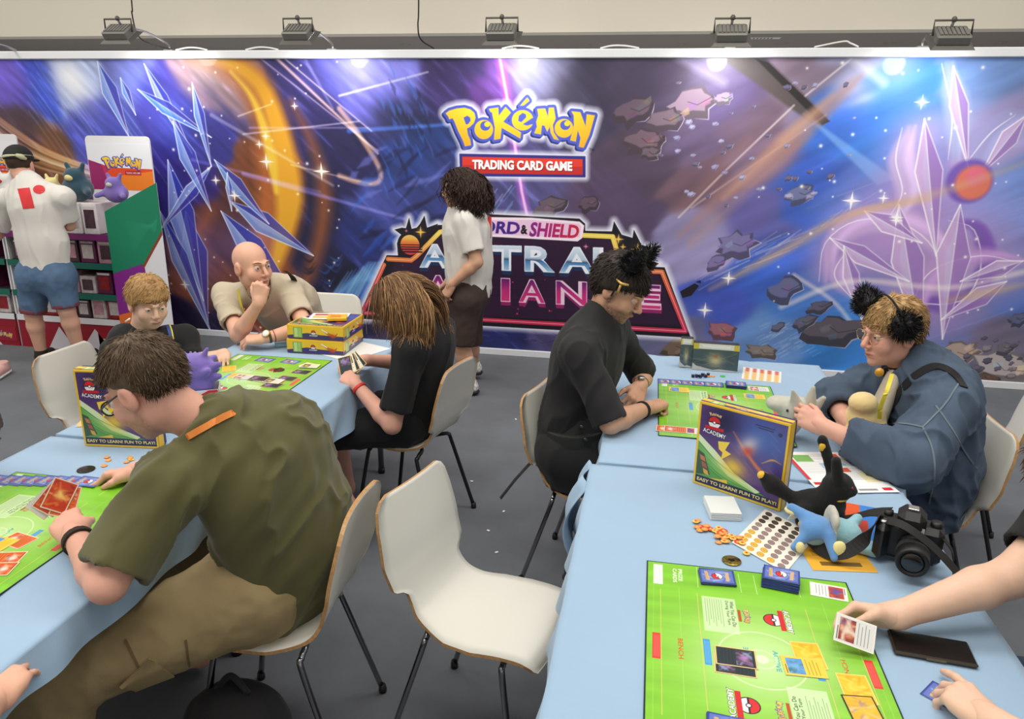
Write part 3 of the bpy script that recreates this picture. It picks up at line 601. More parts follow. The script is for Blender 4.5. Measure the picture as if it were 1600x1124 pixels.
tag(mo, 'huge glossy printed wall mural of a blue and violet starry sky with card game lettering', 'mural')
del C
# ------------------------------------------------------------------ floodlights on arms above the printed wall
m_dgrey = mat('dark grey cast metal', (92, 90, 86), .5, .5); m_lgrey = mat('grey cast metal', (128, 126, 120), .45, .4); m_alu = mat('bare aluminium tube', (178, 180, 182), .35, .8)
m_whcab = mat('white cable', (225, 225, 222), .5); m_blcab = mat('black cable', (28, 27, 26), .5)
m_lamp = bpy.data.materials.new('lit lamp glass'); m_lamp.use_nodes = True
m_lamp.node_tree.nodes['Principled BSDF'].inputs['Emission Color'].default_value = (1, .98, .94, 1); m_lamp.node_tree.nodes['Principled BSDF'].inputs['Emission Strength'].default_value = 9
FL = [((265, 78), (186, 50), 'first floodlight from the left, dark grey, on a long slanting arm'), ((520, 78), (466, 50), 'second floodlight from the left, grey box above the golden crescent'), ((800, 77), (784, 50), 'middle floodlight of five, above the yellow word mark'), ((1140, 77), (1143, 52), 'fourth floodlight from the left, with a square bracket, above brown rocks'), ((1440, 79), (1487, 56), 'rightmost of five floodlights, on a pale arm above the lilac cloud')]
for (b, l, lab) in FL:
    B = aty(*b, WY+.02); B[2] = WZ+.065; y = 5.5; Lp = aty(*l, y)
    t = thing('floodlight', lab, 'floodlight', (Lp[0], Lp[1], Lp[2]), 0, 'floodlights along the top of the printed wall')
    dx = B-Lp
    MB().tube(bez([(dx[0], dx[1], dx[2]), (dx[0]*.95, dx[1]-.02, dx[2]+.05), (dx[0]*.5, dx[1]*.55, dx[2]*.3+.06), (.0, .06, .05), (0, .0, .095)], 24), .009, 8).obj('arm', [m_alu], t)
    MB().rot((dx[0], dx[1], dx[2])).box((-.04, -.03, 0), (.04, .03, .012), .003).obj('clamp', [m_lgrey], t)
    ti = math.radians(32)   # tilted so the glass looks at the wall
    hb = MB().rot((0, 0, 0), 0, ti); hb.box((-.10, -.075, -.03), (.10, .075, .03), .008); h_ = hb.obj('housing', [m_lgrey], t)
    for k in range(7): MB().rot((0, 0, 0), 0, ti).box((-.085+.025*k, -.055, .028), (-.068+.025*k, .055, .037)).obj('cooling_fin', [m_lgrey], h_)
    MB().rot((0, 0, 0), 0, ti).box((-.088, -.064, -.034), (.088, .064, -.0295)).obj('glass', [m_lamp], h_)
    MB().rot((0, 0, 0), 0, ti).add([(-.13, -.1, -.045), (.13, -.1, -.045), (.10, -.07, -.025), (-.10, -.07, -.025), (-.13, .1, -.045), (.13, .1, -.045), (.10, .07, -.025), (-.10, .07, -.025)], [(0, 1, 2, 3), (5, 4, 7, 6), (4, 0, 3, 7), (1, 5, 6, 2)]).obj('visor', [m_dgrey], t)
    MB().tube([(-.112, 0, 0), (-.112, 0, .09), (.112, 0, .09), (.112, 0, 0)], .007, 6, flat=(1, 1)).obj('bracket', [m_dgrey], t)
    MB().rot((0, 0, .09)).lathe([(.012, -.01), (.016, 0), (.016, .012), (.008, .022)], 10).obj('knob', [m_dgrey], t)
    q = l_ = bpy.data.lights.new('floodlight_beam', 'SPOT'); q.energy = 26; q.spot_size = 1.9; q.spot_blend = .8; q.shadow_soft_size = .08; q.color = (1, .98, .95)
    s_ = bpy.data.objects.new('floodlight_beam', q); COL.objects.link(s_); s_.location = (Lp[0], Lp[1]+.06, Lp[2]-.07); s_.rotation_euler = Vector((0, .75, -.55)).to_track_quat('-Z', 'Y').to_euler()
# loose cables
def cable(pts, r, m, lab):
    o = MB().tube(bez(pts, 30), r, 6).obj('cable', [m]); tag(o, lab, 'cable'); return o
T_ = WZ+.067
cable([aty(203, -20, 6.0)+V3(-.02, 0, 1.6), aty(203, -20, 6.0), aty(206, 20, 6.0), aty(216, 56, 6.02), aty(240, 70, 6.05), (aty(268, 78, WY)[0], WY, T_+.01)], .006, m_blcab, 'black cable hanging down behind the first floodlight from the left')
cable([aty(654, -20, 6.0)+V3(.01, 0, 1.6), aty(654, -20, 6.0), aty(653, 40, 6.0), aty(658, 62, 6.03), (aty(677, 76, WY)[0], WY+.02, T_+.008)], .006, m_blcab, 'thin black cable hanging from above left of the middle floodlight')
for px, lab in ((298, 'white cable loop lying on the rail beside the first floodlight'), (408, 'white cable loop on the rail left of the second floodlight'), (812, 'white cable loop on the rail by the middle floodlight'), (967, 'white cable loop on the rail between the middle and the fourth floodlight')):
    a = aty(px, 76, WY); cable([(a[0]-.14, WY, T_+.004), (a[0]-.05, WY+.03, T_+.025), (a[0]+.05, WY+.02, T_+.022), (a[0]+.15, WY, T_+.004)], .007, m_whcab, lab)
a = aty(1272, 77, WY); b = aty(1323, 67, WY); c = aty(1341, 77, WY)
cable([(a[0], WY, T_+.006), (b[0]-.02, WY+.02, b[2]+.012), (b[0]+.03, WY+.02, b[2]), (c[0], WY, T_+.006)], .006, m_whcab, 'white cable bent like a roof on the rail left of the rightmost floodlight')
a = aty(0, 70, 5.9); b = aty(25, 78, WY); cable([(a[0]-.25, 5.7, a[2]+.05), (a[0], 5.9, a[2]), (b[0], WY, T_+.006)], .010, m_alu, 'bare lamp arm entering at the left end of the rail')

# ------------------------------------------------------------------ chairs
m_lam = mat('white laminate shell', (219, 216, 205), .38, bump=.03, bscale=300); m_ply = mat('plywood edge', (186, 142, 92), .5, var=.2, vscale=90)
m_chrome = mat('chromed tube', (150, 150, 152), .12, 1.); m_blackleg = mat('dark steel tube', (60, 60, 62), .3, .8); m_foot = mat('black plastic foot', (22, 22, 22), .5)
def chair_shell():
    prof = [(.225, .415), (.215, .437), (.19, .452), (.12, .455), (.03, .447), (-.06, .442), (-.12, .447), (-.165, .466), (-.192, .50), (-.207, .545), (-.217, .60), (-.232, .68), (-.252, .76), (-.272, .835)]
    C_ = np.array(bez([(0, a, b) for a, b in prof], 78))[:, 1:]; s_ = np.r_[0, np.cumsum(np.linalg.norm(np.diff(C_, axis=0), axis=1))]; L = s_[-1]
    z = C_[:, 1]; front = C_[:, 0]
    sj = s_[np.argmin(np.abs(front+.14)+(z > .5))]; sn = s_[np.argmin(np.abs(z-.545))]
    hw = np.interp(s_, [0, .015, .04, .2, sj-.09, sj-.02, sn-.05, sn-.018, sn, sn+.012, sn+.1, L-.09, L-.035, L-.01, L], [.155, .172, .185, .205, .198, .172, .148, .146, .165, .196, .207, .196, .182, .16, .135])
    nu = 13; T, Bm = [], []
    tang = np.gradient(C_, axis=0); tang /= np.linalg.norm(tang, axis=1)[:, None]; nr = np.stack([tang[:, 1], -tang[:, 0]], 1)
    for i in range(len(C_)):
        bk = np.clip((z[i]-.5)/.12, 0, 1)
        for k in range(nu):
            u = -1+2*k/(nu-1); x = u*hw[i]; off = .022*bk*(x/.2)**2+.010*(1-bk)*(x/.2)**2-.004*(1-bk)
            pt = C_[i]-nr[i]*off*(1 if True else 0); nn = nr[i]
            T.append((x, C_[i][0]-nn[0]*off, C_[i][1]-nn[1]*off)); Bm.append((x, C_[i][0]-nn[0]*(off-.011), C_[i][1]-nn[1]*(off-.011)))
    n = len(C_); v = T+Bm; o = n*nu; f = []; mi = []
    for i in range(n-1):
        for k in range(nu-1):
            a = i*nu+k; f.append((a, a+1, a+1+nu, a+nu)); mi.append(0); f.append((o+a, o+a+nu, o+a+1+nu, o+a+1)); mi.append(0)
    for i in range(n-1):
        for k in (0, nu-1):
            a = i*nu+k; f.append((a, a+nu, o+a+nu, o+a)); mi.append(1)
    for k in range(nu-1):
        for i in (0, n-1):
            a = i*nu+k; f.append((a, a+1, o+a+1, o+a)); mi.append(1)
    return np_mesh('shell', v, f, [m_lam, m_ply], True, mi)
sh_me = chair_shell(); sh_me.polygons.foreach_set('use_smooth', [m == 0 for m in [p_.material_index for p_ in sh_me.polygons]])
def make_chair(legm):
    t = thing('plywood_chair', 'x', 'chair'); link('shell', sh_me, t)
    MB().box((-.09, -.11, .418), (.09, .09, .434), .004).obj('mounting_plate', [legm], t)
    for sx in (-1, 1):
        for fy in (1, -1):
            yt, yb = (.12, .19) if fy > 0 else (-.13, -.25)
            lg = MB().tube(bez([(sx*.03, yt*.5, .425), (sx*.11, yt, .424), (sx*.155, yt*1.03, .405), (sx*.172, yt*1.1, .36), (sx*.20, yb, .012)], 26), .0095, 10).obj('leg', [legm], t)
            MB().rot((sx*.2, yb, 0)).lathe([(.013, 0), (.014, .012), (.011, .03)], 10).obj('rubber_foot', [m_foot], lg)
    return t
ch0 = make_chair(m_chrome); ch1 = make_chair(m_blackleg); used = set()
def chair(x, y, deg, lab, dark=False):
    src = ch1 if dark else ch0
    t = src if src not in used else copy_tree(src); used.add(src)
    t.location = (x, y, 0); t.rotation_euler = (0, 0, math.radians(deg)); tag(t, lab, 'chair', 'white plywood chairs round the tables'); return t
chair(-.405, 1.93, -106, 'empty white plywood chair in the foreground, turned to the right-hand table')
chair(-1.04, 1.81, 93, 'white plywood chair under the man in the olive shirt')
chair(-1.085, 3.23, 78, 'white chair with dark legs under the long-haired person in black', True)
chair(-2.45, 2.98, -92, 'pale chair behind the fair-haired boy at the far left table')
chair(-.155, 2.90, -104, 'white chair with plywood edge under the dark-haired man in black')
chair(1.06, 2.92, 91, 'white chair behind the person in the denim jacket', True)
chair(1.42, 3.5, 70, 'white chair behind the denim jacket chair, cut off by the right edge', True)
chair(-2.0, 4.22, 180, 'white chair under the bald man in beige')
chair(1.28, 1.62, 90, 'white chair under the right-hand player with the black sleeve', True)
chair(-2.5, 1.8, -90, 'white chair at the near left table under a person beyond the left edge', True)
chair(-.98, .78, 90, 'white chair in the near left corner under a player beyond the frame', True)

# ------------------------------------------------------------------ tables and cloths
m_cloth = mat('light blue table cloth', (152, 181, 207), .85, bump=.25, bscale=900, sheen=.25, var=.03, vscale=3)
m_ttop = mat('grey table board', (190, 190, 186), .5); m_tleg = mat('grey steel table leg', (120, 122, 124), .35, .7)
TZ = .75
def table(x0, y0, x1, y1, lab, clab, drop, seed):
    cx, cy = (x0+x1)/2, (y0+y1)/2; t = thing('folding_table', lab, 'table', (cx, cy, 0), 0, 'folding tables under blue cloths'); a, b = (x1-x0)/2-.012, (y1-y0)/2-.012
    MB().box((-a, -b, .715), (a, b, .744), .006).obj('table_top', [m_ttop], t)
    MB().box((-a+.08, -b+.08, .68), (a-.08, b-.08, .715)).obj('apron', [m_tleg], t)
    for sx in (-1, 1):
        for sy in (-1, 1):
            l_ = MB().tube([(sx*(a-.1), sy*(b-.12), .69), (sx*(a-.1), sy*(b-.1), .0)], .016, 10).obj('leg', [m_tleg], t)
            MB().rot((sx*(a-.1), sy*(b-.1), 0)).lathe([(.02, 0), (.02, .03)], 10).obj('foot', [m_foot], l_)
    dl, dr, df, db = drop; nx, ny = 76, 104
    xs = np.r_[np.linspace(-dl, 0, 14)[:-1]+x0, np.linspace(x0, x1, nx-27), x1+np.linspace(0, dr, 14)[1:]]; ys = np.r_[np.linspace(-df, 0, 14)[:-1]+y0, np.linspace(y0, y1, ny-27), y1+np.linspace(0, db, 14)[1:]]
    Xg, Yg = np.meshgrid(xs, ys); ox = np.where(Xg < x0, Xg-x0, np.where(Xg > x1, Xg-x1, 0)); oy = np.where(Yg < y0, Yg-y0, np.where(Yg > y1, Yg-y1, 0)); h = np.hypot(ox, oy)
    q = np.stack([Xg*3.2, Yg*3.2, Xg*0+seed], -1); wr = fnoise(q, 3); cr = np.exp(-(vnoise(np.stack([Xg*2.+Yg*1.4, Yg*1.3-Xg*.7, Xg*0+seed*3], -1))/.09)**2)
    wave = .5+.5*np.sin((Xg+Yg)*26+3*vnoise(np.stack([Xg*3, Yg*3, Xg*0+seed], -1)))
    k_ = np.clip(h/.06, 0, 1); out = .006*k_+.16*h*wave*1.0+.03*h
    PX = np.clip(Xg, x0, x1)+np.sign(ox)*out*np.where(h > 0, np.abs(ox)/np.maximum(h, 1e-6), 0)*1.; PY = np.clip(Yg, y0, y1)+np.sign(oy)*out*np.where(h > 0, np.abs(oy)/np.maximum(h, 1e-6), 0)
    PZ = TZ-h*.985+(1-k_)*np.clip(.0022*wr-.0055*cr+.0012, -.006, .0008)+.004*k_*wr*(h < .05)
    v = np.stack([PX, PY, PZ], -1).reshape(-1, 3); w_ = len(xs); i = np.arange(len(ys)-1)[:, None]*w_+np.arange(w_-1)[None]; i = i.ravel()
    f = np.stack([i, i+1, i+1+w_, i+w_], 1); n0 = len(v); v2 = v-np.array([0, 0, .0012]); v2[:, 0] -= np.sign(ox).ravel()*.0012; v2[:, 1] -= np.sign(oy).ravel()*.0012
    o = link('tablecloth', np_mesh('tablecloth', np.r_[v, v2], np.r_[f, f[:, ::-1]+n0], [m_cloth], True)); tag(o, clab, 'tablecloth', 'light blue tablecloths')
table(-.125, 2.425, .88, 3.82, 'folding table under the cloth between the dark-haired man and the denim jacket', 'light blue cloth on the far right table, under two standing card packs', (.20, .22, .03, .24), 2)
table(-.15, 1.0, .865, 2.40, 'folding table under the cloth with the camera and phone', 'light blue cloth on the near right table, under the camera and the phone', (.24, .22, .24, .03), 5)
table(-2.13, 2.24, -1.29, 3.78, 'folding table under the cloth at which the bald man leans', 'light blue cloth on the far left table, under the two stacked yellow boxes', (.22, .19, .03, .22), 8)
table(-2.13, .68, -1.28, 2.215, 'folding table under the cloth in front of the man in the olive shirt', 'light blue cloth on the near left table, hanging beside the khaki trousers', (.22, .095, .22, .03), 11)
# folded corner of cloth between the two right-hand tables
v = []; nU = 16
for i in range(nU+1):
    u = i/nU
    for k in range(9):
        s2 = k/8; v.append((-.158-.055*math.sin(s2*math.pi)*(.4+.6*u)-.03*s2+.012*math.sin(u*9), 2.43-.2*u+.02*s2, .752-.30*s2*(.55+.45*u)-.02*u))
f = [(i*9+k, i*9+k+1, (i+1)*9+k+1, (i+1)*9+k) for i in range(nU) for k in range(8)]
o = link('cloth_flap', np_mesh('cloth_flap', v, f, [m_cloth], True)); tag(o, 'loose gathered corner of blue cloth hanging where the two right tables meet', 'cloth')
m_ = o.modifiers.new('s', 'SOLIDIFY'); m_.thickness = .002

# scraps on the carpet
m_paper = mat('white paper', (236, 236, 232), .7)
for k, (px, py) in enumerate([(737, 752), (787, 799), (763, 829), (776, 863), (806, 655)]):
    p = atz(px, py, .004); a = k*1.3; o = MB().rot(p, a).box((-.008, -.005, -.003), (.008, .005, .001), .001).obj('paper_scrap', [m_paper]); tag(o, ['tiny white paper scrap nearest the empty chair back', 'tiny white paper scrap second in the row on the carpet', 'tiny white paper scrap third in the row on the carpet', 'tiny white paper scrap furthest right beside the chrome leg', 'tiny pale scrap on the carpet in front of the dark-legged chair'][k], 'paper scrap', 'paper scraps on the carpet')

# ------------------------------------------------------------------ display stand of goods, far left
m_card = mat('white display card', (232, 232, 234), .4)
def header(x0, x1, lab, seed, yb=5.86):
    H = Canvas(300, 190, (234, 236, 240))
    H.poly([(0, 122), (95, 95), (300, 62), (300, 0), (0, 0)], (196, 40, 84)); H.poly([(95, 92), (300, 88), (300, 0), (60, 0)], (224, 76, 40)); H.poly([(150, 60), (300, 80), (300, 0), (120, 0)], (238, 130, 40)); H.poly([(0, 122), (60, 104), (90, 0), (0, 0)], (150, 30, 100))
    word_mark(H, lambda p: np.stack([62+(np.array(p)[:, 0]-690)*.80, 92+(222-np.array(p)[:, 1])*.80], -1), .8, False)
    H.poly(rect(170, 62, 245, 80), (170, 30, 40)); H.text('TRADING CARD GAME', rect(174, 67, 241, 75), (250, 240, 240), .02)
    t = thing('display_header', lab, 'sign', ((x0+x1)/2, yb, 0)); w2 = (x1-x0)/2; z0, z1 = 1.05, 1.775
    pl = [(-w2, z0), (w2, z0)]+[(w2-.04+.04*math.cos(a), z1-.04+.04*math.sin(a)) for a in np.linspace(0, math.pi/2, 5)]+[(-w2+.04+.04*math.cos(a), z1-.04+.04*math.sin(a)) for a in np.linspace(math.pi/2, math.pi, 5)]
    b = MB().frame((0, 0, 0), (1, 0, 0), (0, 0, 1), (0, -1, 0)); b.prism(pl, -.012, 0); b.obj('board', [m_card], t)
    link('printed_front', quad_uv('printed_front', [(-w2+.004, -.0015, 1.33), (w2-.004, -.0015, 1.33), (w2-.004, -.0015, z1-.06), (-w2+.004, -.0015, z1-.06)], img_mat(lab[:30], H, .4), .001), t)
header(-4.78, -4.17, 'tall white display header with the word mark above orange and red, beside the mural', 1)
header(-6.1, -5.45, 'second white display header, cut off by the left edge behind the man in the cap', 2)
m_sh = [mat('dark shelf inside', (48, 40, 46), .6), mat('green shelf lip', (22, 104, 88), .4), mat('purple shelf lip', (128, 34, 112), .4), mat('red stand base', (150, 22, 40), .4)]
def stand(x0, x1, lab):
    y0, y1 = 5.42, 5.84; t = thing('display_stand', lab, 'display stand', ((x0+x1)/2, (y0+y1)/2, 0)); a, b = (x1-x0)/2, (y1-y0)/2
    MB().box((-a, b-.012, .0), (a, b, 1.2)).obj('back_panel', [m_sh[0]], t)
    for s_ in (-1, 1): MB().box((s_*a-.006, -b+.02, 0), (s_*a+.006, b, 1.02)).obj('side_panel', [m_card], t)
    for i, (z, mm) in enumerate([(.285, 3), (.50, 1), (.76, 1), (1.0, 2)]):
        s2 = MB().box((-a, -b, z-.012), (a, b-.012, z)).obj('shelf', [m_sh[0]], t); MB().box((-a, -b-.006, z-.045), (a, -b, z+.006)).obj('shelf_lip', [m_sh[mm] if mm != 3 else m_card], s2)
    bs = MB().box((-a, -b, 0), (a, b-.012, .24)).obj('base', [m_sh[3]], t)
    q = MB().frame((0, -b-.002, 0), (1, 0, 0), (0, 0, 1), (0, -1, 0)); q.prism([(-a*.5, 0), (0, 0), (-a*.25, .2)], 0, .002); q.prism([(a*.1, 0), (a*.7, 0), (a*.4, .2)], 0, .002); q.obj('printed_triangles', [mat('white print', (214, 210, 214), .4)], bs)
    B_ = Canvas(160, 80, (158, 24, 42)); word_mark(B_, lambda p: np.stack([14+(np.array(p)[:, 0]-690)*.52, 14+(235-np.array(p)[:, 1])*.52], -1), .52, False)
    link('printed_mark', quad_uv('printed_mark', [(a*.45, -b-.004, .04), (a*.98, -b-.004, .04), (a*.98, -b-.004, .17), (a*.45, -b-.004, .17)], img_mat('base mark '+lab[:18], B_, .4), .001), bs)
stand(-5.33, -4.27, 'tiered display stand of boxed goods between the cap man and the mural'); stand(-6.5, -5.36, 'tiered display stand of boxed goods at the left edge behind the cap man')
# slanted side card of the stand (plain colour blocks)
S_ = Canvas(160, 460, (110, 26, 110)); S_.poly([(0, 460), (160, 460), (160, 330), (95, 245), (0, 265)], (18, 128, 92)); S_.poly([(0, 265), (95, 245), (70, 110), (0, 130)], (132, 34, 138)); S_.poly([(160, 330), (95, 245), (110, 20), (160, 20)], (226, 226, 230)); S_.poly([(0, 130), (70, 110), (90, 0), (0, 0)], (226, 110, 40)); S_.line([(92, 240), (160, 332)], 7, (140, 60, 40))
for k in range(14): S_.line([(60+k*6, 400-k*5), (70+k*6, 300+k*5)], 9, (30+k*3, 150+k*3, 112+k*3), .45, 8, 'n', taper=(.2, 1, .2))
zt = 1.43; o = link('display_side_card', quad_uv('display_side_card', [(-4.29, 5.36, .02), (-3.87, 5.46, .02), (-3.87, 5.46, zt), (-4.29, 5.36, 1.2)], img_mat('side card print', S_, .4), .006, m_card)); tag(o, 'slanted green, purple and white side card of the display stand', 'sign')
# boxed goods on the shelves
gp = [mat('red card pack', (140, 30, 34), .35, var=.35, vscale=22), mat('pale card pack', (200, 188, 186), .35, var=.22, vscale=26), mat('dark card pack', (74, 52, 60), .35, var=.4, vscale=22), mat('pink card pack', (190, 140, 150), .35, var=.25, vscale=24), mat('white carton', (226, 222, 222), .4, var=.08, vscale=14), mat('plum card pack', (96, 34, 70), .35, var=.35, vscale=20), mat('clear lid', (150, 140, 150), .1, trans=.6)]
cn = ['red', 'pale', 'dark', 'pink', 'white', 'plum']; rk = random.Random(5); sn = {.285: 'bottom shelf', .5: 'third shelf', .76: 'second shelf', 1.0: 'top shelf'}; on = ['first', 'second', 'third', 'fourth', 'fifth', 'sixth', 'seventh']
for (xa, xb, side) in ((-5.30, -4.30, 'right stand'), (-6.4, -5.4, 'left stand')):
    for z in (.285, .5, .76, 1.0):
        x = xa+.02; i = 0
        while x < xb-.14 and i < 7:
            w_ = .12+.06*rk.random(); hh = .25 if z > .9 else min(.19, .13+.12*rk.random()); c_ = rk.choice([0, 1, 2, 3, 5, 0] if z < .9 else [4, 0, 4, 3]); 
            t = thing('boxed_set', '%s boxed card set, %s from the left on the %s of the %s' % (cn[c_], on[i], sn[z], side), 'box', (x+w_/2, 5.6, z), 0, 'boxed card sets on the display shelves')
            MB().box((-w_/2, -.15, 0), (w_/2, .15, hh), .004).obj('carton', [gp[c_]], t); MB().box((-w_*.34, -.153, hh*.2), (w_*.34, -.1495, hh*.8)).obj('window_print', [gp[rk.choice([0, 1, 2, 3])]], t)
            MB().box((-w_*.4, -.152, hh*.86), (w_*.4, -.1495, hh*.95)).obj('title_strip', [gp[rk.choice([1, 4])]], t)
            x += w_+.02; i += 1
def plush_mat(n, c): return mat(n, c, .95, bump=.5, bscale=500, sheen=.4, var=.08, vscale=12)
# ------------------------------------------------------------------ print designs
def ball_mark(c, x, y, r, rot=0.):
    k = [(math.cos(a+rot), math.sin(a+rot)) for a in np.linspace(0, math.pi, 16)]; X = lambda a, b: (x+r*(a*math.cos(rot)-b*math.sin(rot)), y+r*(a*math.sin(rot)+b*math.cos(rot)))
    c.dot((x, y), c.kr*r*1.12, (40, 24, 30)); c.dot((x, y), c.kr*r, (238, 238, 240))
    c.poly([(x+r*a, y+r*b) for a, b in k], (214, 40, 44)); c.line([X(-1, 0), X(1, 0)], c.kr*r*.18, (40, 24, 30)); c.dot((x, y), c.kr*r*.30, (40, 24, 30)); c.dot((x, y), c.kr*r*.2, (245, 245, 245))
Canvas.kr = 1.
# game board (the playing mat), in metres about its middle
SM = 1500.
B_ = Canvas(int(.507*SM), int(.704*SM), (126, 196, 44), X=lambda p: (np.asarray(p, float)+np.array([.2535, .352]))*SM); B_.kr = SM
g_ = fnoise(np.stack(np.meshgrid(np.arange(B_.W)/260., np.arange(B_.H)/40., indexing='xy')+[np.zeros((B_.H, B_.W))], -1), 3); B_.a *= (1+.05*g_[..., None]).astype(np.float32)
B_.glow((0, 0), .16*SM, (206, 234, 176), .85, 'n', 0, 1.); 
for s_ in (1, -1):
    f = lambda *p: [(s_*a, s_*b) for a, b in p]; R_ = lambda x0, y0, x1, y1: f((x0, y0), (x1, y0), (x1, y1), (x0, y1))
    tq = lambda x0, x1, ya, yb: f((x0, ya), (x0, yb), (x1, yb), (x1, ya))   # letters that read towards -y, tops towards +x
    B_.poly(R_(-.236, .247, -.212, .338), (238, 242, 236)); 
    for k in range(5): B_.line(f((-.232+.004*k, .255), (-.232+.004*k, .33)), 1.2, (150, 150, 150), .7)
    B_.text('CARDS', tq(-.186, -.176, .326, .262), (240, 246, 230), .02); B_.text('PRIZE', tq(-.172, -.162, .326, .27), (240, 246, 230), .02)
    for x in (-.218, -.128): B_.line(f((x, .225), (x+.001, -.21)), 2.4, (226, 196, 120), .85)
    B_.line(f((-.172, .24), (-.172, -.24)), 2, (170, 222, 120), .7); B_.line(f((-.235, .345), (-.235, -.345)), 2, (160, 214, 100), .7)
    B_.poly(R_(-.237, -.043, -.219, .047), (222, 56, 48)); B_.poly(R_(-.124, -.042, -.109, .046), (60, 150, 214))
    for k in range(4): B_.line(f((-.233+.0036*k, .04), (-.233+.0036*k, -.036)), 1.2, (250, 210, 200), .6); B_.line(f((-.121+.003*k, .04), (-.121+.003*k, -.036)), 1.2, (200, 230, 250), .6)
    B_.text('BENCH', tq(-.180, -.169, .036, -.034), (206, 96, 34), .02)
    for a, b in (((-.124, .345), (-.124, .25)), ((-.018, .335), (-.018, .25)), ((.02, .335), (.02, .25)), ((.125, .335), (.125, .26))): B_.line(f(a, b), 2.2, (206, 240, 170), .9)
    B_.poly(R_(-.118, .078, -.038, .216), (206, 234, 180), .9)
    B_.text('What You Can Do', tq(-.052, -.043, .206, .105), (50, 66, 40), .01); B_.text('During Your Turn', tq(-.064, -.055, .206, .11), (50, 66, 40), .01)
    for k in range(8): B_.line(f((-.072-.0055*k, .208), (-.072-.0055*k, .10+.012*(k % 3))), 1.3, (90, 110, 80), .8)
    B_.poly(R_(-.034, .125, -.008, .176), (196, 120, 50), .0); word_mark(B_, lambda p: (np.stack([s_*(-.022+(222-np.array(p)[:, 1])*.00023), s_*(.151-(np.array(p)[:, 0]-820)*.00023)], -1)+np.array([.2535, .352]))*SM, .3, False)
    B_.poly(R_(-.036, .128, -.029, .174), (190, 60, 40), .9)
    ball_mark(B_, s_*.045, s_*.150, .021, math.pi/2*(1 if s_ > 0 else -1)); B_.poly(R_(.058, .112, .070, .19), (206, 34, 40)); B_.text('ACADEMY', tq(.071, .086, .196, .104), (50, 40, 40), .05); B_.text('ACADEMY', tq(.072, .085, .194, .106), (250, 250, 250), .02)
    B_.text('ACTIVE', tq(.026, .037, .035, -.035), (70, 170, 176), .02)
for r_ in (.094, .03): B_.line([(r_*math.cos(a), r_*math.sin(a)) for a in np.linspace(0, 2*math.pi, 40)], 5, (228, 244, 204), .7, 2)
B_.dot((0, 0), .014*SM, (226, 242, 206), .9, 6); B_.line([(-.09, 0), (.09, 0)], 2.5, (228, 244, 204), .7)
E_ = .0035
for q in (rect(-.2535, -.352, .2535, -.352+E_), rect(-.2535, .352-E_, .2535, .352), rect(-.2535, -.352, -.2535+E_, .352), rect(.2535-E_, -.352, .2535, .352)): B_.poly(q, (16, 34, 40))
m_mat = img_mat('printed playing board', B_, .28, .25)
# card backs and card faces
Bk = Canvas(126, 176, (44, 60, 140)); Bk.poly(rect(8, 8, 118, 168), (86, 108, 186)); Bk.glow((63, 88), 60, (160, 180, 230), .8, 'n', .6, .8)
for k in range(10): Bk.line([(63+50*math.cos(k*.7), 88+70*math.sin(k*.7)), (63+30*math.cos(k*.7+.6), 88+45*math.sin(k*.7+.6)), (63+15*math.cos(k*.7+1.3), 88+20*math.sin(k*.7+1.3))], 9, (52, 70, 160) if k % 2 else (190, 205, 240), .5, 5, 'n', 9, (1, .6, .2))
ball_mark(Bk, 63, 88, 26, .4); Bk.poly([(22, 128), (104, 132), (104, 150), (22, 146)], (206, 170, 130)); Bk.poly([(22, 30), (104, 26), (104, 44), (22, 48)], (206, 170, 130))
word_mark(Bk, lambda p: np.stack([26+(np.array(p)[:, 0]-690)*.30, 138+(222-np.array(p)[:, 1])*.2], -1), .16, False)
m_back = img_mat('card back print', Bk, .3, .2); m_edge = mat('card edge', (214, 210, 200), .6); m_bedge = mat('blue deck edge', (52, 66, 128), .5)
def face(nm, bd, body, art, full=False, seed=0):
    r = random.Random(seed); F_ = Canvas(126, 176, bd); F_.poly(rect(6, 6, 120, 170), body); a0, a1 = (20, 164) if full else (88, 158); X0, X1 = (9, 117) if full else (13, 113)
    sub = Canvas(X1-X0, a1-a0, art[0])
    for k in range(16):
        x, y = r.random()*sub.W, r.random()*sub.H; sub.line([(x, y), (x+r.gauss(0, 30), y+r.gauss(0, 30)), (x+r.gauss(0, 50), y+r.gauss(0, 40))], 10+14*r.random(), r.choice(art), .6, 9, 'n', 8, (.2, 1, .2))
    sub.glow((sub.W/2, sub.H/2), sub.W*.24, art[-1], .9, 'n')
    F_.a[a0:a1, X0:X1] = sub.a
    if not full:
        for k in range(4): F_.line([(16, 74-k*15), (110-12*(k % 2), 74-k*15)], 3.2, tuple(int(c*.45) for c in body), .6)
        F_.line([(14, 164), (70, 164)], 4, (40, 36, 34), .7)
    return img_mat('card face '+nm, F_, .3, .2)
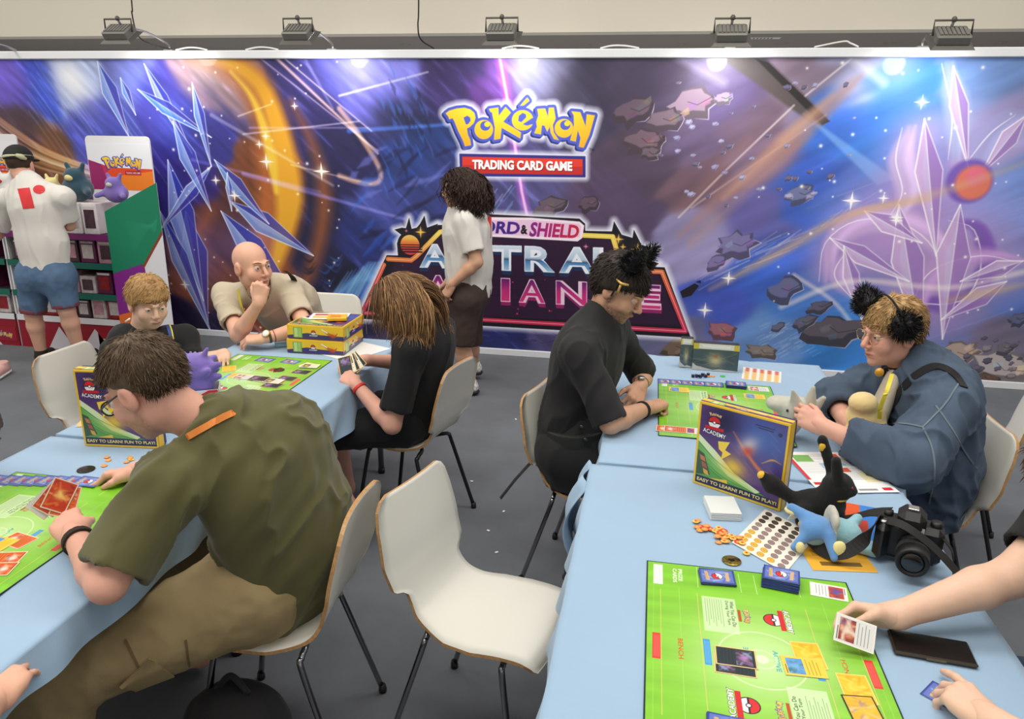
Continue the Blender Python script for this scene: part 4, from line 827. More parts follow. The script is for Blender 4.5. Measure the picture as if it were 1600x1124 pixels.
FA = dict(fire=face('fire', (232, 222, 196), (206, 70, 34), [(196, 60, 30), (240, 140, 60), (120, 20, 20), (250, 210, 120)], True, 1), orange=face('orange', (240, 226, 190), (226, 110, 50), [(220, 90, 40), (250, 180, 110), (90, 60, 60), (240, 230, 220)], False, 2), bolt=face('yellow', (246, 214, 120), (246, 186, 40), [(250, 190, 40), (255, 225, 110), (236, 150, 30), (252, 206, 70)], True, 3),
    blue=face('water', (246, 206, 90), (250, 206, 70), [(90, 150, 210), (150, 200, 235), (60, 110, 100), (120, 175, 225)], False, 4), dark=face('dark', (236, 200, 130), (34, 48, 54), [(60, 50, 60), (120, 190, 220), (30, 34, 44), (180, 130, 190)], False, 5), gray=face('trainer', (240, 238, 226), (226, 226, 222), [(150, 60, 50), (80, 60, 140), (230, 150, 90), (240, 220, 200)], False, 6), gold=face('gold', (40, 36, 30), (240, 180, 50), [(236, 178, 50), (206, 200, 190), (150, 130, 150), (250, 196, 60)], True, 7), cream=face('cream', (240, 226, 170), (246, 240, 220), [(90, 80, 60), (240, 230, 190), (60, 60, 60), (220, 200, 120)], False, 8), red=face('red', (240, 232, 214), (236, 236, 232), [(200, 60, 40), (110, 40, 30), (240, 130, 60), (80, 80, 170)], False, 9))
CW, CL = .063, .088
def card_me(front, back=None):
    me = quad_uv('card', [(-CW/2, -CL/2, 0), (CW/2, -CL/2, 0), (CW/2, CL/2, 0), (-CW/2, CL/2, 0)], front, .0005, back or m_edge); return me
CME = {k: card_me(m, m_back) for k, m in FA.items()}; CME['back'] = card_me(m_back)
Z1 = TZ+.0015
def card(kind, x, y, deg, z, lab, grp=None):
    o = link('playing_card', CME[kind]); o.location = (x, y, z); o.rotation_euler = (0, 0, math.radians(deg)); tag(o, lab, 'card', grp); return o
def cardM(kind, o, xd, yd, lab, grp=None, curl=0.):
    """card held in the air: centre, short-edge direction, long-edge direction"""
    xd = nrm(xd); yd = nrm(np.asarray(yd)-xd*(np.dot(xd, yd))); zd = np.cross(xd, yd); ob = link('playing_card', CME[kind])
    ob.matrix_world = Matrix(((xd[0], yd[0], zd[0], o[0]), (xd[1], yd[1], zd[1], o[1]), (xd[2], yd[2], zd[2], o[2]), (0, 0, 0, 1))); tag(ob, lab, 'card', grp); return ob
def deck(x, y, deg, n, lab, top='back', spread=.0):
    r = random.Random(int(x*1e3+y*77)); t = thing('card_deck', lab, 'deck of cards', (x, y, Z1+.003), math.radians(deg))
    for k in range(n):
        h = .0016; b = MB().rot((r.gauss(0, .0012)+spread*k, r.gauss(0, .0012), k*.0017), r.gauss(0, .03)); b.box((-CW/2, -CL/2, 0), (CW/2, CL/2, h)); b.obj('card_layer', [m_bedge if top == 'back' else m_edge], t)
    o = link('top_card', CME[top], t); o.location = (spread*n, 0, n*.0017+.0006); return t
def board(x, y, lab, rz=0., th=.0022):
    a, b = .2535, .352; o = link('game_board', quad_uv('game_board', [(-a, -b, th), (a, -b, th), (a, b, th), (-a, b, th)], m_mat, th, mat('board edge', (16, 34, 40), .6))); o.location = (x, y, Z1-.0003); o.rotation_euler = (0, 0, rz); tag(o, lab, 'game board', 'green printed game boards'); return o
board(.3035, 1.458, 'green game board in front, lying beside the smartphone'); board(.335, 3.06, 'green game board behind the upright yellow box, before the dark-haired man'); board(-1.755, 1.575, 'green game board at the left edge under the fanned orange cards'); board(-1.765, 2.985, 'green game board in the back left, before the bald man', .0)
ZB = Z1+.0026
# near right board
deck(.229, 1.757, 93, 4, 'small pile of blue-backed cards at the top left of the nearest board'); deck(.387, 1.765, 80, 14, 'tall slanting pile of blue-backed cards beside the printed token sheet', spread=.0006)
card('red', .503, 1.757, -98, ZB, 'white card with red picture lying below the sheet at the corner of the nearest board')
card('dark', .243, 1.425, 88, ZB, 'dark card with yellow rim lying underneath another in the middle of the nearest board'); card('dark', .247, 1.452, -91, ZB+.0008, 'uppermost dark-faced card with yellow rim left of the word ACTIVE')
card('bolt', .406, 1.492, 4, ZB, 'bright yellow card lying under a blue-pictured one on the nearest board'); o = card('blue', .389, 1.449, 93, ZB+.0008, 'yellow-rimmed card with a blue picture on top of the bright yellow card')
card('bolt', .485, 1.402, 3, ZB, 'orange-yellow card lying beneath the dark-rimmed golden card'); card('gold', .484, 1.336, 6, ZB+.0008, 'golden picture card with dark rim at the bottom of the nearest board')
deck(.215, 1.232, 84, 3, 'blue-backed cards cut off by the bottom edge of the photograph')
# far right board
for k in range(5): card('back', .125+.052*k, 3.375, 92, ZB+.0006*k, ['leftmost', 'second', 'third', 'fourth', 'fifth'][k]+' blue-backed card in the row at the back of the far right board', 'row of card backs on the far right board')
deck(.432, 3.37, 88, 8, 'thick blue-backed deck on the far right board near the white plush'); card('blue', .175, 3.27, 90, ZB, 'pale picture card on the far right board beside the fist'); card('gray', .53, 3.36, 90, ZB, 'white card at the back right corner of the far right board'); card('blue', .50, 3.25, 90, ZB, 'pale picture card behind the standing box lid on the far right board')
for k in range(2): card('orange', .118+.03*k, 2.78, 88, ZB+.0008*k, ['orange card mostly covered at the front left of the far right board', 'orange card lying on another at the front left of the far right board'][k])
card('red', .22, 2.78, 88, ZB, 'reddish card beside the orange pair on the far right board')
# far left board
card('back', -1.835, 3.27, 80, ZB, 'dark blue card back at the back of the far left board'); card('back', -1.70, 3.27, 80, ZB, 'second dark blue card back on the far left board, nearer the cards pile')
for k in range(4): card('cream', -1.585+.004*k, 3.235-.006*k, 70+8*k, ZB+.0012*k, ['lowest', 'second', 'third', 'topmost'][k]+' cream card in the loose pile at the corner of the far left board', 'loose cream cards on the far left board')
for k in range(4): card('dark', -1.575-.02*k, 3.13-.105*k, 84, ZB+.0006*k, ['farthest', 'second', 'third', 'nearest'][k]+' dark card of the column beside the blue cloth on the far left board', 'column of dark cards on the far left board')
for k in range(4): card('cream', -1.685+.016*k, 2.985-.004*k, 86, ZB+.0007*k, ['leftmost', 'second', 'third', 'rightmost'][k]+' overlapped cream card in the middle of the far left board', 'overlapping cards in the middle of the far left board')
card('dark', -1.715, 2.99, 86, ZB+.0032, 'dark card lying over the cream row on the far left board'); card('bolt', -1.83, 3.01, 88, ZB, 'bright yellow card on the far left board beside the dark one'); card('gray', -1.80, 3.0, 88, ZB+.0008, 'small grey picture card on the bright yellow one, far left board')
card('bolt', -1.93, 3.10, 30, ZB, 'yellow card nearest the purple plush on the far left board')
o = MB().lathe([(.024, 0), (.026, .001), (.026, .003), (.024, .004)], 24).obj('coin', [mat('dark bronze coin', (92, 66, 30), .35, .6, var=.4, vscale=60)]); o.location = (-1.69, 3.13, ZB); tag(o, 'dark bronze game coin lying on the far left board', 'coin')
# near left board
for k in range(8): card('back', -2.0+.04*k, 1.862+.006*k, 88, ZB+.0007*k, ['first', 'second', 'third', 'fourth', 'fifth', 'sixth', 'seventh', 'eighth'][k]+' blue card back from the left in the overlapping row on the near left board', 'row of card backs on the near left board')
card('orange', -1.66, 1.555, 78, ZB, 'orange picture card partly under the fist on the near left board'); card('blue', -1.70, 1.53, 85, ZB+.0006, 'blue-edged card below the fist on the near left board')
for k in range(2): card('orange', -1.62+.02*k, 1.47-.05*k, -74, ZB+.0008*k, ['red and orange card at the edge of the near left board', 'lower red and orange card at the edge of the near left board'][k])
# ------------------------------------------------------------------ game boxes
m_yb = mat('yellow box card', (238, 190, 40), .35, var=.05, vscale=20); m_navy = mat('navy box print', (46, 40, 96), .35)
def box_print(cut=False):
    F_ = Canvas(560, 560, (242, 200, 60)); Q = F_.poly
    Q(rect(14, 14, 546, 546), (62, 52, 104)); Q([(14, 560), (14, 300), (546, 20), (546, 546), (14, 546)], (92, 60, 120)); F_.glow((420, 430), 150, (70, 110, 190), .8, 'n', -.5, 1.6); F_.glow((160, 470), 110, (40, 34, 70), .9, 'n')
    r = random.Random(4)
    for k in range(24):
        x = 150+r.random()*380; y = 200+r.random()*300; F_.line([(x, y), (x+70, y-60)], 4+5*r.random(), r.choice([(120, 160, 230), (200, 120, 190), (240, 150, 80), (90, 70, 150)]), .5, 4, 's', taper=(0, 1, 0))
    Q([(14, 330), (120, 250), (250, 130), (470, 60), (546, 40), (546, 14), (14, 14)], (92, 160, 70)); Q([(14, 345), (130, 262), (260, 150), (430, 80), (400, 60), (220, 120), (100, 230), (14, 300)], (222, 236, 190)); 
    for k in range(14): F_.line([(20, 300-k*9), (150+k*4, 200-k*9), (330+k*6, 120-k*5)], 8, r.choice([(150, 205, 110), (220, 240, 190), (60, 130, 60)]), .55, 6, 'n', 14, (.2, 1, .2))
    F_.line([(230, 420), (330, 300), (430, 210), (520, 200)], 26, (236, 130, 60), .8, 16, 'n', 16, (.1, .7, 1, .5)); F_.line([(420, 270), (480, 310), (530, 300)], 12, (250, 180, 80), .8, 8, 'n', 10, (.2, 1, .2))
    F_.dot((450, 190), 34, (232, 120, 40), 1, 4); F_.dot((442, 200), 16, (252, 200, 110), .9, 10)
    F_.glow((330, 360), 46, (220, 210, 210), .8, 'n', .8, 1.5); F_.glow((330, 320), 30, (206, 70, 40), .85, 'n', .3, 1.2); F_.glow((250, 190), 62, (246, 206, 60), .9, 'n', -.4, 1.3); Q([(140, 330), (215, 345), (190, 285), (230, 270), (170, 215), (175, 265), (150, 280)], (250, 214, 70))
    Q([(14, 240), (60, 220), (110, 90), (14, 70)], (60, 90, 60)); 
    for k in range(3): Q([(30+k*14, 210-k*44), (62+k*14, 200-k*44), (74+k*14, 168-k*44), (40+k*14, 176-k*44)], [(200, 120, 80), (170, 90, 70), (226, 170, 60)][k])
    Q([(70, 60), (220, 90), (230, 50), (80, 30)], (240, 200, 60)); 
    ball_mark(F_, 105, 444, 38); Q(rect(48, 396, 168, 416), (206, 34, 40)); word_mark(F_, lambda p: np.stack([64+(np.array(p)[:, 0]-690)*.35, 486+(222-np.array(p)[:, 1])*.35], -1), .35, False)
    F_.text('ACADEMY', [(34, 366), (188, 352), (188, 384), (34, 398)], (40, 30, 40), .05); F_.text('ACADEMY', [(36, 368), (186, 354), (186, 382), (36, 396)], (246, 246, 246), .02)
    for y, a, b in ((505, 360, 470), (490, 380, 466)): F_.line([(a, y), (b, y-4)], 7, (40, 40, 60), .7)
    F_.dot((508, 478), 13, (40, 40, 60), .7)
    Q([(14, 66), (150, 66), (540, 60), (546, 14), (14, 14)], (42, 38, 82)); Q([(14, 66), (160, 70), (330, 50), (300, 14), (14, 14)], (80, 150, 70), .0)
    F_.text('EASY TO LEARN! FUN TO PLAY!', rect(26, 28, 534, 52), (246, 226, 130), .03)
    for q in (rect(0, 0, 560, 12), rect(0, 548, 560, 560), rect(0, 0, 12, 560), rect(548, 0, 560, 560)): Q(q, (240, 196, 50))
    return F_
m_front = img_mat('box lid print', box_print(), .3, .3)
Sd = Canvas(560, 130, (240, 194, 50)); Sd.poly([(0, 0), (560, 0), (560, 40), (330, 46), (200, 60), (0, 30)], (62, 46, 110)); Sd.poly(rect(60, 10, 150, 112), (120, 170, 70)); Sd.poly(rect(70, 16, 104, 106), (200, 220, 150)); Sd.poly(rect(108, 16, 140, 106), (170, 200, 110))
ball_mark(Sd, 262, 66, 22); Sd.poly(rect(214, 24, 312, 48), (50, 40, 90)); Sd.text('ACADEMY', rect(220, 29, 306, 43), (240, 240, 250), .03); Sd.line([(360, 90), (410, 60), (470, 40), (500, 70)], 26, (190, 90, 40), .9, 6, 'n', 10, (.2, 1, 1, .2)); Sd.line([(350, 100), (400, 70)], 12, (240, 230, 220)); Sd.glow((450, 40), 22, (200, 60, 40), .9, 'n'); 
m_side = img_mat('box side print', Sd, .3, .3)
def game_box(lab, origin, ang, w_, h, d, flat=False, tilt=0., grp='yellow learning game boxes'):
    """front bottom-left corner at origin, front running along ang; upright unless flat (then the lid print faces up)"""
    t = thing('game_box', lab, 'game box', origin, ang, grp)
    if flat:
        MB().box((0, 0, 0), (w_, d, h), .002).obj('box_body', [m_yb], t); MB().box((-.0012, -.0012, h*.38), (w_+.0012, d+.0012, h+.001), .002).obj('lid', [m_yb], t); e = .002
        link('lid_print', quad_uv('lid_print', [(0, 0, h+e), (w_, 0, h+e), (w_, d, h+e), (0, d, h+e)], m_front, .0005, m_yb), t)
        link('front_print', quad_uv('front_print', [(0, -e, .002), (w_, -e, .002), (w_, -e, h-.002), (0, -e, h-.002)], m_side, .0005), t)
        link('side_print', quad_uv('side_print', [(w_+e, 0, .002), (w_+e, d, .002), (w_+e, d, h-.002), (w_+e, 0, h-.002)], m_side, .0005), t)
    else:
        e = .0016; t.rotation_euler = (tilt, 0, ang)
        MB().box((.001, d*.45, 0), (w_-.001, d, h), .002).obj('box_body', [m_navy], t); MB().box((0, 0, 0), (w_, d*.62, h+.001), .002).obj('lid', [m_yb], t)
        link('lid_print', quad_uv('lid_print', [(0, -e, 0), (w_, -e, 0), (w_, -e, h), (0, -e, h)], m_front, .0005, m_yb), t)
        link('top_print', quad_uv('top_print', [(0, .002, h+.001+e), (w_, .002, h+.001+e), (w_, d*.6, h+.001+e), (0, d*.6, h+.001+e)], m_side, .0005, m_yb), t)
        link('side_print', quad_uv('side_print', [(w_+e, 0, 0), (w_+e, d*.6, 0), (w_+e, d*.6, h), (w_+e, 0, h)], m_yb, .0005), t)
    return t
game_box('upright yellow game box on the right table, behind the black plush toy', (.194, 2.325, Z1+.001), math.atan2(-.16, .27), .295, .285, .052)
game_box('upright yellow game box on the left table, behind the man with glasses', (-1.945, 2.165, Z1+.001), math.atan2(.03, .25), .275, .285, .055)
game_box('lower of two flat yellow game boxes stacked on the far left table', (-1.79, 3.42, Z1+.001), .03, .30, .072, .29, True); game_box('upper of two flat yellow game boxes stacked on the far left table', (-1.785, 3.425, Z1+.0765), .02, .30, .072, .29, True)
zt = Z1+.155
def sheet(corners, m, lab, cat='leaflet', name='paper_sheet', th=.0006, grp=None):
    o = link(name, quad_uv(name, corners, m, th, mat('paper back', (230, 230, 226), .7))); tag(o, lab, cat, grp); return o
def rq(x, y, w_, h, deg, z):
    a = math.radians(deg); c, s_ = math.cos(a), math.sin(a); return [(x+u*w_/2*c-v*h/2*s_, y+u*w_/2*s_+v*h/2*c, z) for u, v in ((-1, -1), (1, -1), (1, 1), (-1, 1))]
def lines_print(nm, rgb, blocks, n=0, tx=None):
    F_ = Canvas(220, 300, rgb)
    for b in blocks: F_.poly(rect(*b[:4]), b[4])
    for k in range(n): F_.line([(20, 270-k*14), (200-30*(k % 3), 270-k*14)], 3, (120, 120, 124), .7)
    if tx: F_.text(tx[0], rect(*tx[1]), tx[2], .03)
    return img_mat(nm, F_, .5)
sheet(rq(-1.64, 3.62, .2, .14, 12, zt), lines_print('white and red leaflet print', (238, 236, 232), [(20, 180, 200, 250, (206, 70, 50)), (20, 60, 110, 150, (226, 190, 80))], 6), 'white leaflet with red bars on top of the stacked yellow boxes')
t = thing('card_box', 'small yellow card box lying on the leaflet on the stacked boxes', 'box', (-1.57, 3.56, zt+.002), .35); MB().box((-.05, -.045, 0), (.05, .045, .016), .002).obj('carton', [m_yb], t); MB().box((-.035, -.03, .016), (.02, .025, .0168)).obj('print', [mat('orange print', (226, 140, 30), .4)], t)
sheet(rq(-1.46, 3.52, .21, .297, -25, Z1+.001), m_paper, 'blank white paper lying beside the stacked boxes near the long-haired player'); 
sheet(rq(-2.02, 3.64, .2, .14, 30, Z1+.002), lines_print('orange leaflet print', (232, 110, 50), [(20, 20, 90, 280, (238, 236, 230))]), 'orange and white leaflet under the bald man\'s watch arm')
t = thing('deck_case', 'small pale blue and white card case left of the stacked yellow boxes', 'case', (-1.87, 3.535, Z1+.001), .5); MB().box((-.045, -.034, 0), (.045, .034, .024), .005).obj('case_body', [mat('pale blue plastic', (150, 190, 206), .35)], t); MB().box((-.046, -.035, .024), (.046, .035, .038), .005).obj('case_lid', [mat('white plastic', (226, 228, 230), .35)], t); MB().box((-.02, -.015, .038), (.02, .012, .0388)).obj('badge', [mat('dark badge', (70, 50, 60), .5)], t)
sheet(rq(-1.385, 2.64, .11, .075, -18, Z1+.001), lines_print('small white leaflet print', (240, 240, 236), [(110, 120, 190, 200, (206, 90, 40)), (120, 190, 180, 240, (196, 60, 40))], 0), 'small white card with an orange picture at the edge of the left table')
sheet(rq(-2.06, 2.38, .14, .09, 25, Z1+.001), lines_print('pale orange sheet print', (240, 190, 120), []), 'pale orange sheet behind the left upright box')
t = thing('open_carton', 'open white cardboard box with red stripes holding the purple plush', 'box', (-1.80, 2.64, Z1+.001), .5)
for a, b in (((-.09, -.06, 0), (.09, -.057, .075)), ((-.09, .057, 0), (.09, .06, .075)), ((-.09, -.06, 0), (-.087, .06, .075)), ((.087, -.06, 0), (.09, .06, .075)), ((-.09, -.06, 0), (.09, .06, .003))): MB().box(a, b).obj('carton_wall', [mat('white carton board', (224, 222, 220), .5)], t)
MB().frame((0, -.0605, 0), (1, 0, 0), (0, 0, 1), (0, -1, 0)).prism([(-.08, .008), (-.05, .008), (.085, .066), (.085, .074), (.05, .074)], 0, .0012).obj('red_stripe', [mat('red print', (196, 34, 40), .4)], t)
# sheets of punched tokens
def token_sheet(lab, corners, cols, holes):
    F_ = Canvas(220, 300, (234, 228, 214))
    for i in range(5):
        for k in range(9):
            x, y = 26+i*42, 22+k*32; c_ = cols(i, k); F_.dot((x, y), 14, tuple(int(.75*q) for q in c_)); F_.dot((x, y), 11.5, c_); F_.line([(x-4, y), (x+4, y)], 3, (120, 80, 30), .5)
    return sheet(corners, img_mat(lab[:40], F_, .5), lab, 'token sheet', 'token_sheet', .0016)
P4 = lambda a: [np.array([x, y, Z1+.0015]) for x, y in a]
token_sheet('cream sheet of punched round tokens, yellow and grey, under the blue plush', P4([(.285, 1.955), (.41, 1.825), (.53, 2.045), (.405, 2.18)]), lambda i, k: (228, 176, 60) if (k+i) % 9 < 4 and k < 6 else ((70, 60, 50) if k > 5 else (150, 128, 124)), 0)
token_sheet('white sheet of red and yellow tokens at the back of the far right table', P4([(.47, 3.50), (.645, 3.475), (.675, 3.655), (.50, 3.70)]), lambda i, k: (214, 70, 50) if k > 5 else (240, 190, 80), 0)
# counters lying about
tk = {n: mat(n+' card counter', c, .5) for n, c in (('orange', (236, 150, 80)), ('yellow', (244, 196, 90)), ('red', (222, 70, 50)))}; rt = random.Random(8)
def counters(pts, where, grp):
    mesh = {}
    for i, (x, y, z) in enumerate(pts):
        n = rt.choice(['orange', 'orange', 'yellow', 'red'])
        if n not in mesh: mesh[n] = MB().lathe([(.0095, 0), (.010, .0004), (.010, .0016), (.0095, .002)], 16).mesh('counter', [tk[n]]); dm = MB().lathe([(.004, .002), (.004, .0024)], 8).mesh('pip', [tk['yellow' if n != 'yellow' else 'red']]); mesh[n+'d'] = dm
        o = link('damage_counter', mesh[n]); o.location = (x, y, z); o.rotation_euler = (rt.gauss(0, .06), rt.gauss(0, .06), 0); link('pip', mesh[n+'d'], o); tag(o, 'small round %s cardboard counter in the %s' % (n, where), 'counter', grp)
pl = []
for k in range(34):
    s_ = rt.random(); x, y = .195+.125*s_+rt.gauss(0, .014), 2.04-.085*s_+rt.gauss(0, .019); pl.append((x, y, Z1+.001+.0022*(k % 3)*(abs(rt.gauss(0, 1)) < 1)))
counters(pl, 'heap beside the white card sleeves', 'counters beside the card sleeves'); counters([(-1.80+.02*k+rt.gauss(0, .01), 2.085+rt.gauss(0, .022), Z1+.001) for k in range(14)], 'scatter before the left upright box', 'counters before the left upright box'); counters([(.52+rt.gauss(0, .005), 2.6, Z1+.001) if k == 9 else (.30+.02*k, 3.50+rt.gauss(0, .008), Z1+.001) for k in range(3)], 'group by the black dice', 'counters by the dice')
m_die = mat('dark blue die', (26, 34, 66), .3); m_pip = mat('die pip', (220, 222, 226), .5)
for k, (x, y) in enumerate([(.245, 3.475), (.262, 3.482), (.279, 3.48), (.292, 3.505), (.305, 3.49), (.318, 3.515)]):
    t = thing('die', ['leftmost', 'second', 'third', 'fourth', 'fifth', 'rightmost'][k]+' small dark blue die in the row behind the far right board', 'die', (x, y, Z1), .3*k, 'dark dice'); MB().box((-.007, -.007, 0), (.007, .007, .014), .0016).obj('die_body', [m_die], t)
    for u, v in ((-.003, -.003), (.003, .003), (0, 0)): MB().box((u-.001, v-.001, .014), (u+.001, v+.001, .0143)).obj('pip', [m_pip], t); 
o = MB().lathe([(.011, 0), (.012, .001), (.012, .003), (.009, .004)], 18).obj('counter', [mat('green glass counter', (70, 190, 80), .2)]); o.location = (.385, 3.52, Z1); tag(o, 'green round counter behind the far right board', 'counter')
o = MB().lathe([(.024, 0), (.0255, .001), (.0255, .002), (.024, .003)], 28).obj('coin', [mat('holographic coin', (150, 130, 60), .15, .9, var=.7, vscale=120)]); o.location = (.275, 1.855, Z1+.001); tag(o, 'shiny gold and black coin at the back edge of the nearest board', 'coin'); MB().lathe([(.008, .003), (.007, .0036)], 16).obj('coin_emblem', [mat('coin dark', (30, 28, 26), .2, .6)], o)
o = MB().lathe([(.026, 0), (.028, .001), (.028, .002), (.026, .003)], 26).obj('coin', [mat('dark printed coin', (50, 46, 40), .25, .5, var=.5, vscale=90)]); o.location = (-1.80, 1.99, Z1+.001); tag(o, 'dark round coin behind the row of card backs on the left table', 'coin')
t = thing('card_sleeves', 'neat stack of translucent white card sleeves on the right table', 'card sleeves', (.272, 2.137, Z1), math.radians(8)); ms = mat('milky plastic sleeve', (222, 226, 224), .3)
for k in range(7): MB().rot((0, 0, .0036*k), .02*math.sin(k*3)).box((-.046, -.056, 0), (.046, .056, .003), .001).obj('sleeve', [ms], t)
sheet(rq(.655, 2.53, .20, .285, 12, Z1+.001), lines_print('rules print', (238, 238, 236), [(20, 210, 90, 270, (120, 180, 80)), (10, 20, 60, 40, (200, 40, 40)), (150, 230, 205, 280, (226, 80, 40)), (130, 60, 200, 200, (226, 206, 120)), (100, 150, 200, 200, (170, 200, 220)), (0, 60, 14, 300, (206, 50, 60))], 12), 'white printed rules sheet between the black plush and the denim sleeve')
sheet(rq(.76, 2.47, .14, .2, 14, Z1+.0022), lines_print('rules page print', (240, 240, 240), [(20, 230, 90, 280, (226, 90, 50)), (150, 20, 200, 50, (206, 40, 50)), (20, 20, 120, 40, (150, 150, 150)), (110, 110, 190, 230, (236, 226, 180))], 10), 'smaller white printed page lying over the rules sheet')
sheet(rq(.69, 2.16, .15, .22, -12, Z1+.001), lines_print('magazine print', (60, 130, 210), [(0, 0, 90, 300, (226, 90, 40)), (20, 60, 120, 160, (196, 60, 40)), (120, 240, 200, 280, (90, 110, 180))], 0), 'blue and orange magazine under the camera strap')
sheet(rq(.56, 1.925, .17, .12, 8, Z1+.001), lines_print('yellow sheet print', (232, 172, 50), [(40, 60, 180, 110, (120, 90, 30)), (30, 180, 120, 260, (200, 140, 30))], 0), 'yellow printed sheet under the camera strap')
# two standing retail packs at the back
Pk = Canvas(220, 150, (70, 84, 90)); rp = random.Random(2)
for k in range(30): Pk.line([(rp.random()*220, rp.random()*110), (rp.random()*220, rp.random()*110)], 12, rp.choice([(60, 90, 110), (190, 180, 90), (40, 44, 60), (110, 130, 120)]), .5, 8, 'n', taper=(0, 1, 0))
Pk.glow((110, 60), 34, (226, 206, 150), .8, 'n'); Pk.glow((110, 84), 12, (150, 100, 50), .8, 'n'); Pk.poly(rect(0, 120, 220, 150), (226, 222, 206)); Pk.poly(rect(0, 118, 26, 150), (206, 186, 70)); Pk.poly(rect(194, 118, 220, 150), (206, 186, 70)); Pk.line([(60, 136), (160, 136)], 9, (120, 120, 110), .7); Pk.poly([(0, 0), (220, 0), (220, 6), (130, 12), (100, 6), (20, 24), (0, 40)], (214, 206, 196), .9)
m_pk = img_mat('pack print', Pk, .3, .3); m_pkb = mat('dark pack card', (34, 40, 44), .4)
for nm, o_, w_, h, lab in (('wide', (.245, 3.60, Z1+.001), .215, .135, 'wide standing card pack with a white title band on the far right table'), ('narrow', (.185, 3.63, Z1+.001), .06, .145, 'narrow standing card box left of the wide pack on the far right table')):
    t = thing('card_pack', lab, 'card pack', o_, -.03); MB().box((0, 0, 0), (w_, .05, h), .002).obj('carton', [m_pkb], t); link('front_print', quad_uv('front_print', [(0, -.001, 0), (w_, -.001, 0), (w_, -.001, h), (0, -.001, h)], m_pk, .0005), t)
    MB().box((w_*.2, -.0014, h*.86), (w_*.8, -.0009, h*.94)).obj('title_band', [m_paper], t)
# ------------------------------------------------------------------ smartphone
t = thing('smartphone', 'black smartphone in a dark case with bronze edge, lying right of the nearest board', 'phone', (.682, 1.568, Z1+.001), math.radians(-5))
MB().box((-.084, -.043, 0), (.084, .043, .010), .004).obj('case', [mat('dark bronze case', (70, 62, 52), .3, .5)], t); MB().box((-.079, -.0385, .0098), (.079, .0385, .0108), .001).obj('screen', [mat('black glass screen', (8, 8, 9), .06, coat=.6)], t); MB().box((-.02, -.0445, .003), (.02, -.0425, .007)).obj('side_button', [mat('bronze button', (120, 104, 80), .3, .7)], t)
# ------------------------------------------------------------------ camera with strap
m_cb = mat('black camera body', (20, 20, 21), .42, bump=.15, bscale=700); m_cg = mat('black gloss', (10, 10, 12), .12, coat=.5); m_sil = mat('silver metal', (190, 190, 188), .25, .9); m_strap = mat('woven black strap', (34, 33, 32), .8, bump=.3, bscale=900)
t = thing('dslr_camera', 'black digital camera with lens pointing down, on the right table', 'camera', (.735, 1.945, Z1), math.radians(-18)); t.scale = (1.08, 1.08, 1.08)
MB().box((-.075, -.02, .012), (.075, .05, .112), .014).obj('body', [m_cb], t); MB().box((-.032, -.03, .09), (.032, .045, .146), .016).obj('viewfinder_hump', [m_cb], t); MB().box((-.076, -.045, .012), (-.042, .02, .108), .014).obj('grip', [m_cb], t)
hs = MB().box((-.012, -.005, .146), (.012, .018, .151), .001).obj('hot_shoe', [m_sil], t)
q = MB().frame((.012, -.02, .06), (1, 0, 0), (0, 0, 1), (0, -1, 0)); q.lathe([(.034, 0), (.036, .012), (.034, .014), (.034, .05), (.037, .052), (.037, .085), (.033, .092), (.030, .086)], 28); ln = q.obj('lens', [m_cb], t)
MB().frame((.012, -.105, .06), (1, 0, 0), (0, 0, 1), (0, -1, 0)).lathe([(.029, 0), (.022, .003), (.010, .0045)], 24).obj('front_glass', [m_cg], ln); MB().frame((.012, -.05, .06), (1, 0, 0), (0, 0, 1), (0, -1, 0)).lathe([(.0372, 0), (.0378, .002), (.0378, .016), (.0372, .018)], 28).obj('zoom_ring', [m_strap], ln)
for x, y, r_ in ((.055, .012, .014), (-.052, .02, .011)): MB().rot((x, y, .11)).lathe([(r_, 0), (r_*1.02, .004), (r_*.96, .013), (r_*.4, .0135)], 20).obj('dial', [m_cb], t)
MB().rot((-.06, -.02, .106)).lathe([(.008, 0), (.008, .005), (.005, .007)], 14).obj('shutter_button', [m_sil], t); MB().frame((.02, -.021, .1), (1, 0, 0), (0, 0, 1), (0, -1, 0)).box((-.03, 0, 0), (.01, .012, .001)).obj('name_plate', [mat('pale badge', (190, 188, 180), .4)], t)
def band(pts, w_, up, m, nm, par, th=.002):
    P_ = bez(pts, 40); v = []; 
    for i, p_ in enumerate(P_):
        tg = nrm(P_[min(i+1, len(P_)-1)]-P_[max(i-1, 0)]); u_ = nrm(up[0]+(up[1]-up[0])*i/(len(P_)-1)); u_ = nrm(u_-tg*np.dot(u_, tg)); n_ = np.cross(tg, u_); v += [p_-u_*w_/2-n_*th/2, p_+u_*w_/2-n_*th/2, p_+u_*w_/2+n_*th/2, p_-u_*w_/2+n_*th/2]
    n = len(P_); f = [(i*4+k, i*4+(k+1) % 4, i*4+4+(k+1) % 4, i*4+4+k) for i in range(n-1) for k in range(4)]+[(3, 2, 1, 0), (n*4-4, n*4-3, n*4-2, n*4-1)]
    return link(nm, np_mesh(nm, v, f, [m], False), par)
Li = np.array(Matrix.Rotation(math.radians(18), 4, 'Z') @ Matrix.Translation((-.735, -1.945, -Z1)))
wl = lambda *p: (Li@np.r_[p, 1.])[:3]/1.08
st_ = band([wl(.665, 1.985, .855), wl(.655, 1.96, .862), wl(.62, 1.915, .83), wl(.57, 1.9, .79), wl(.53, 1.925, .772), wl(.50, 1.97, .778), wl(.485, 2.02, .785)], .034, (V3(.3, .6, .8), V3(.2, .5, .9)), m_strap, 'neck_strap', t)
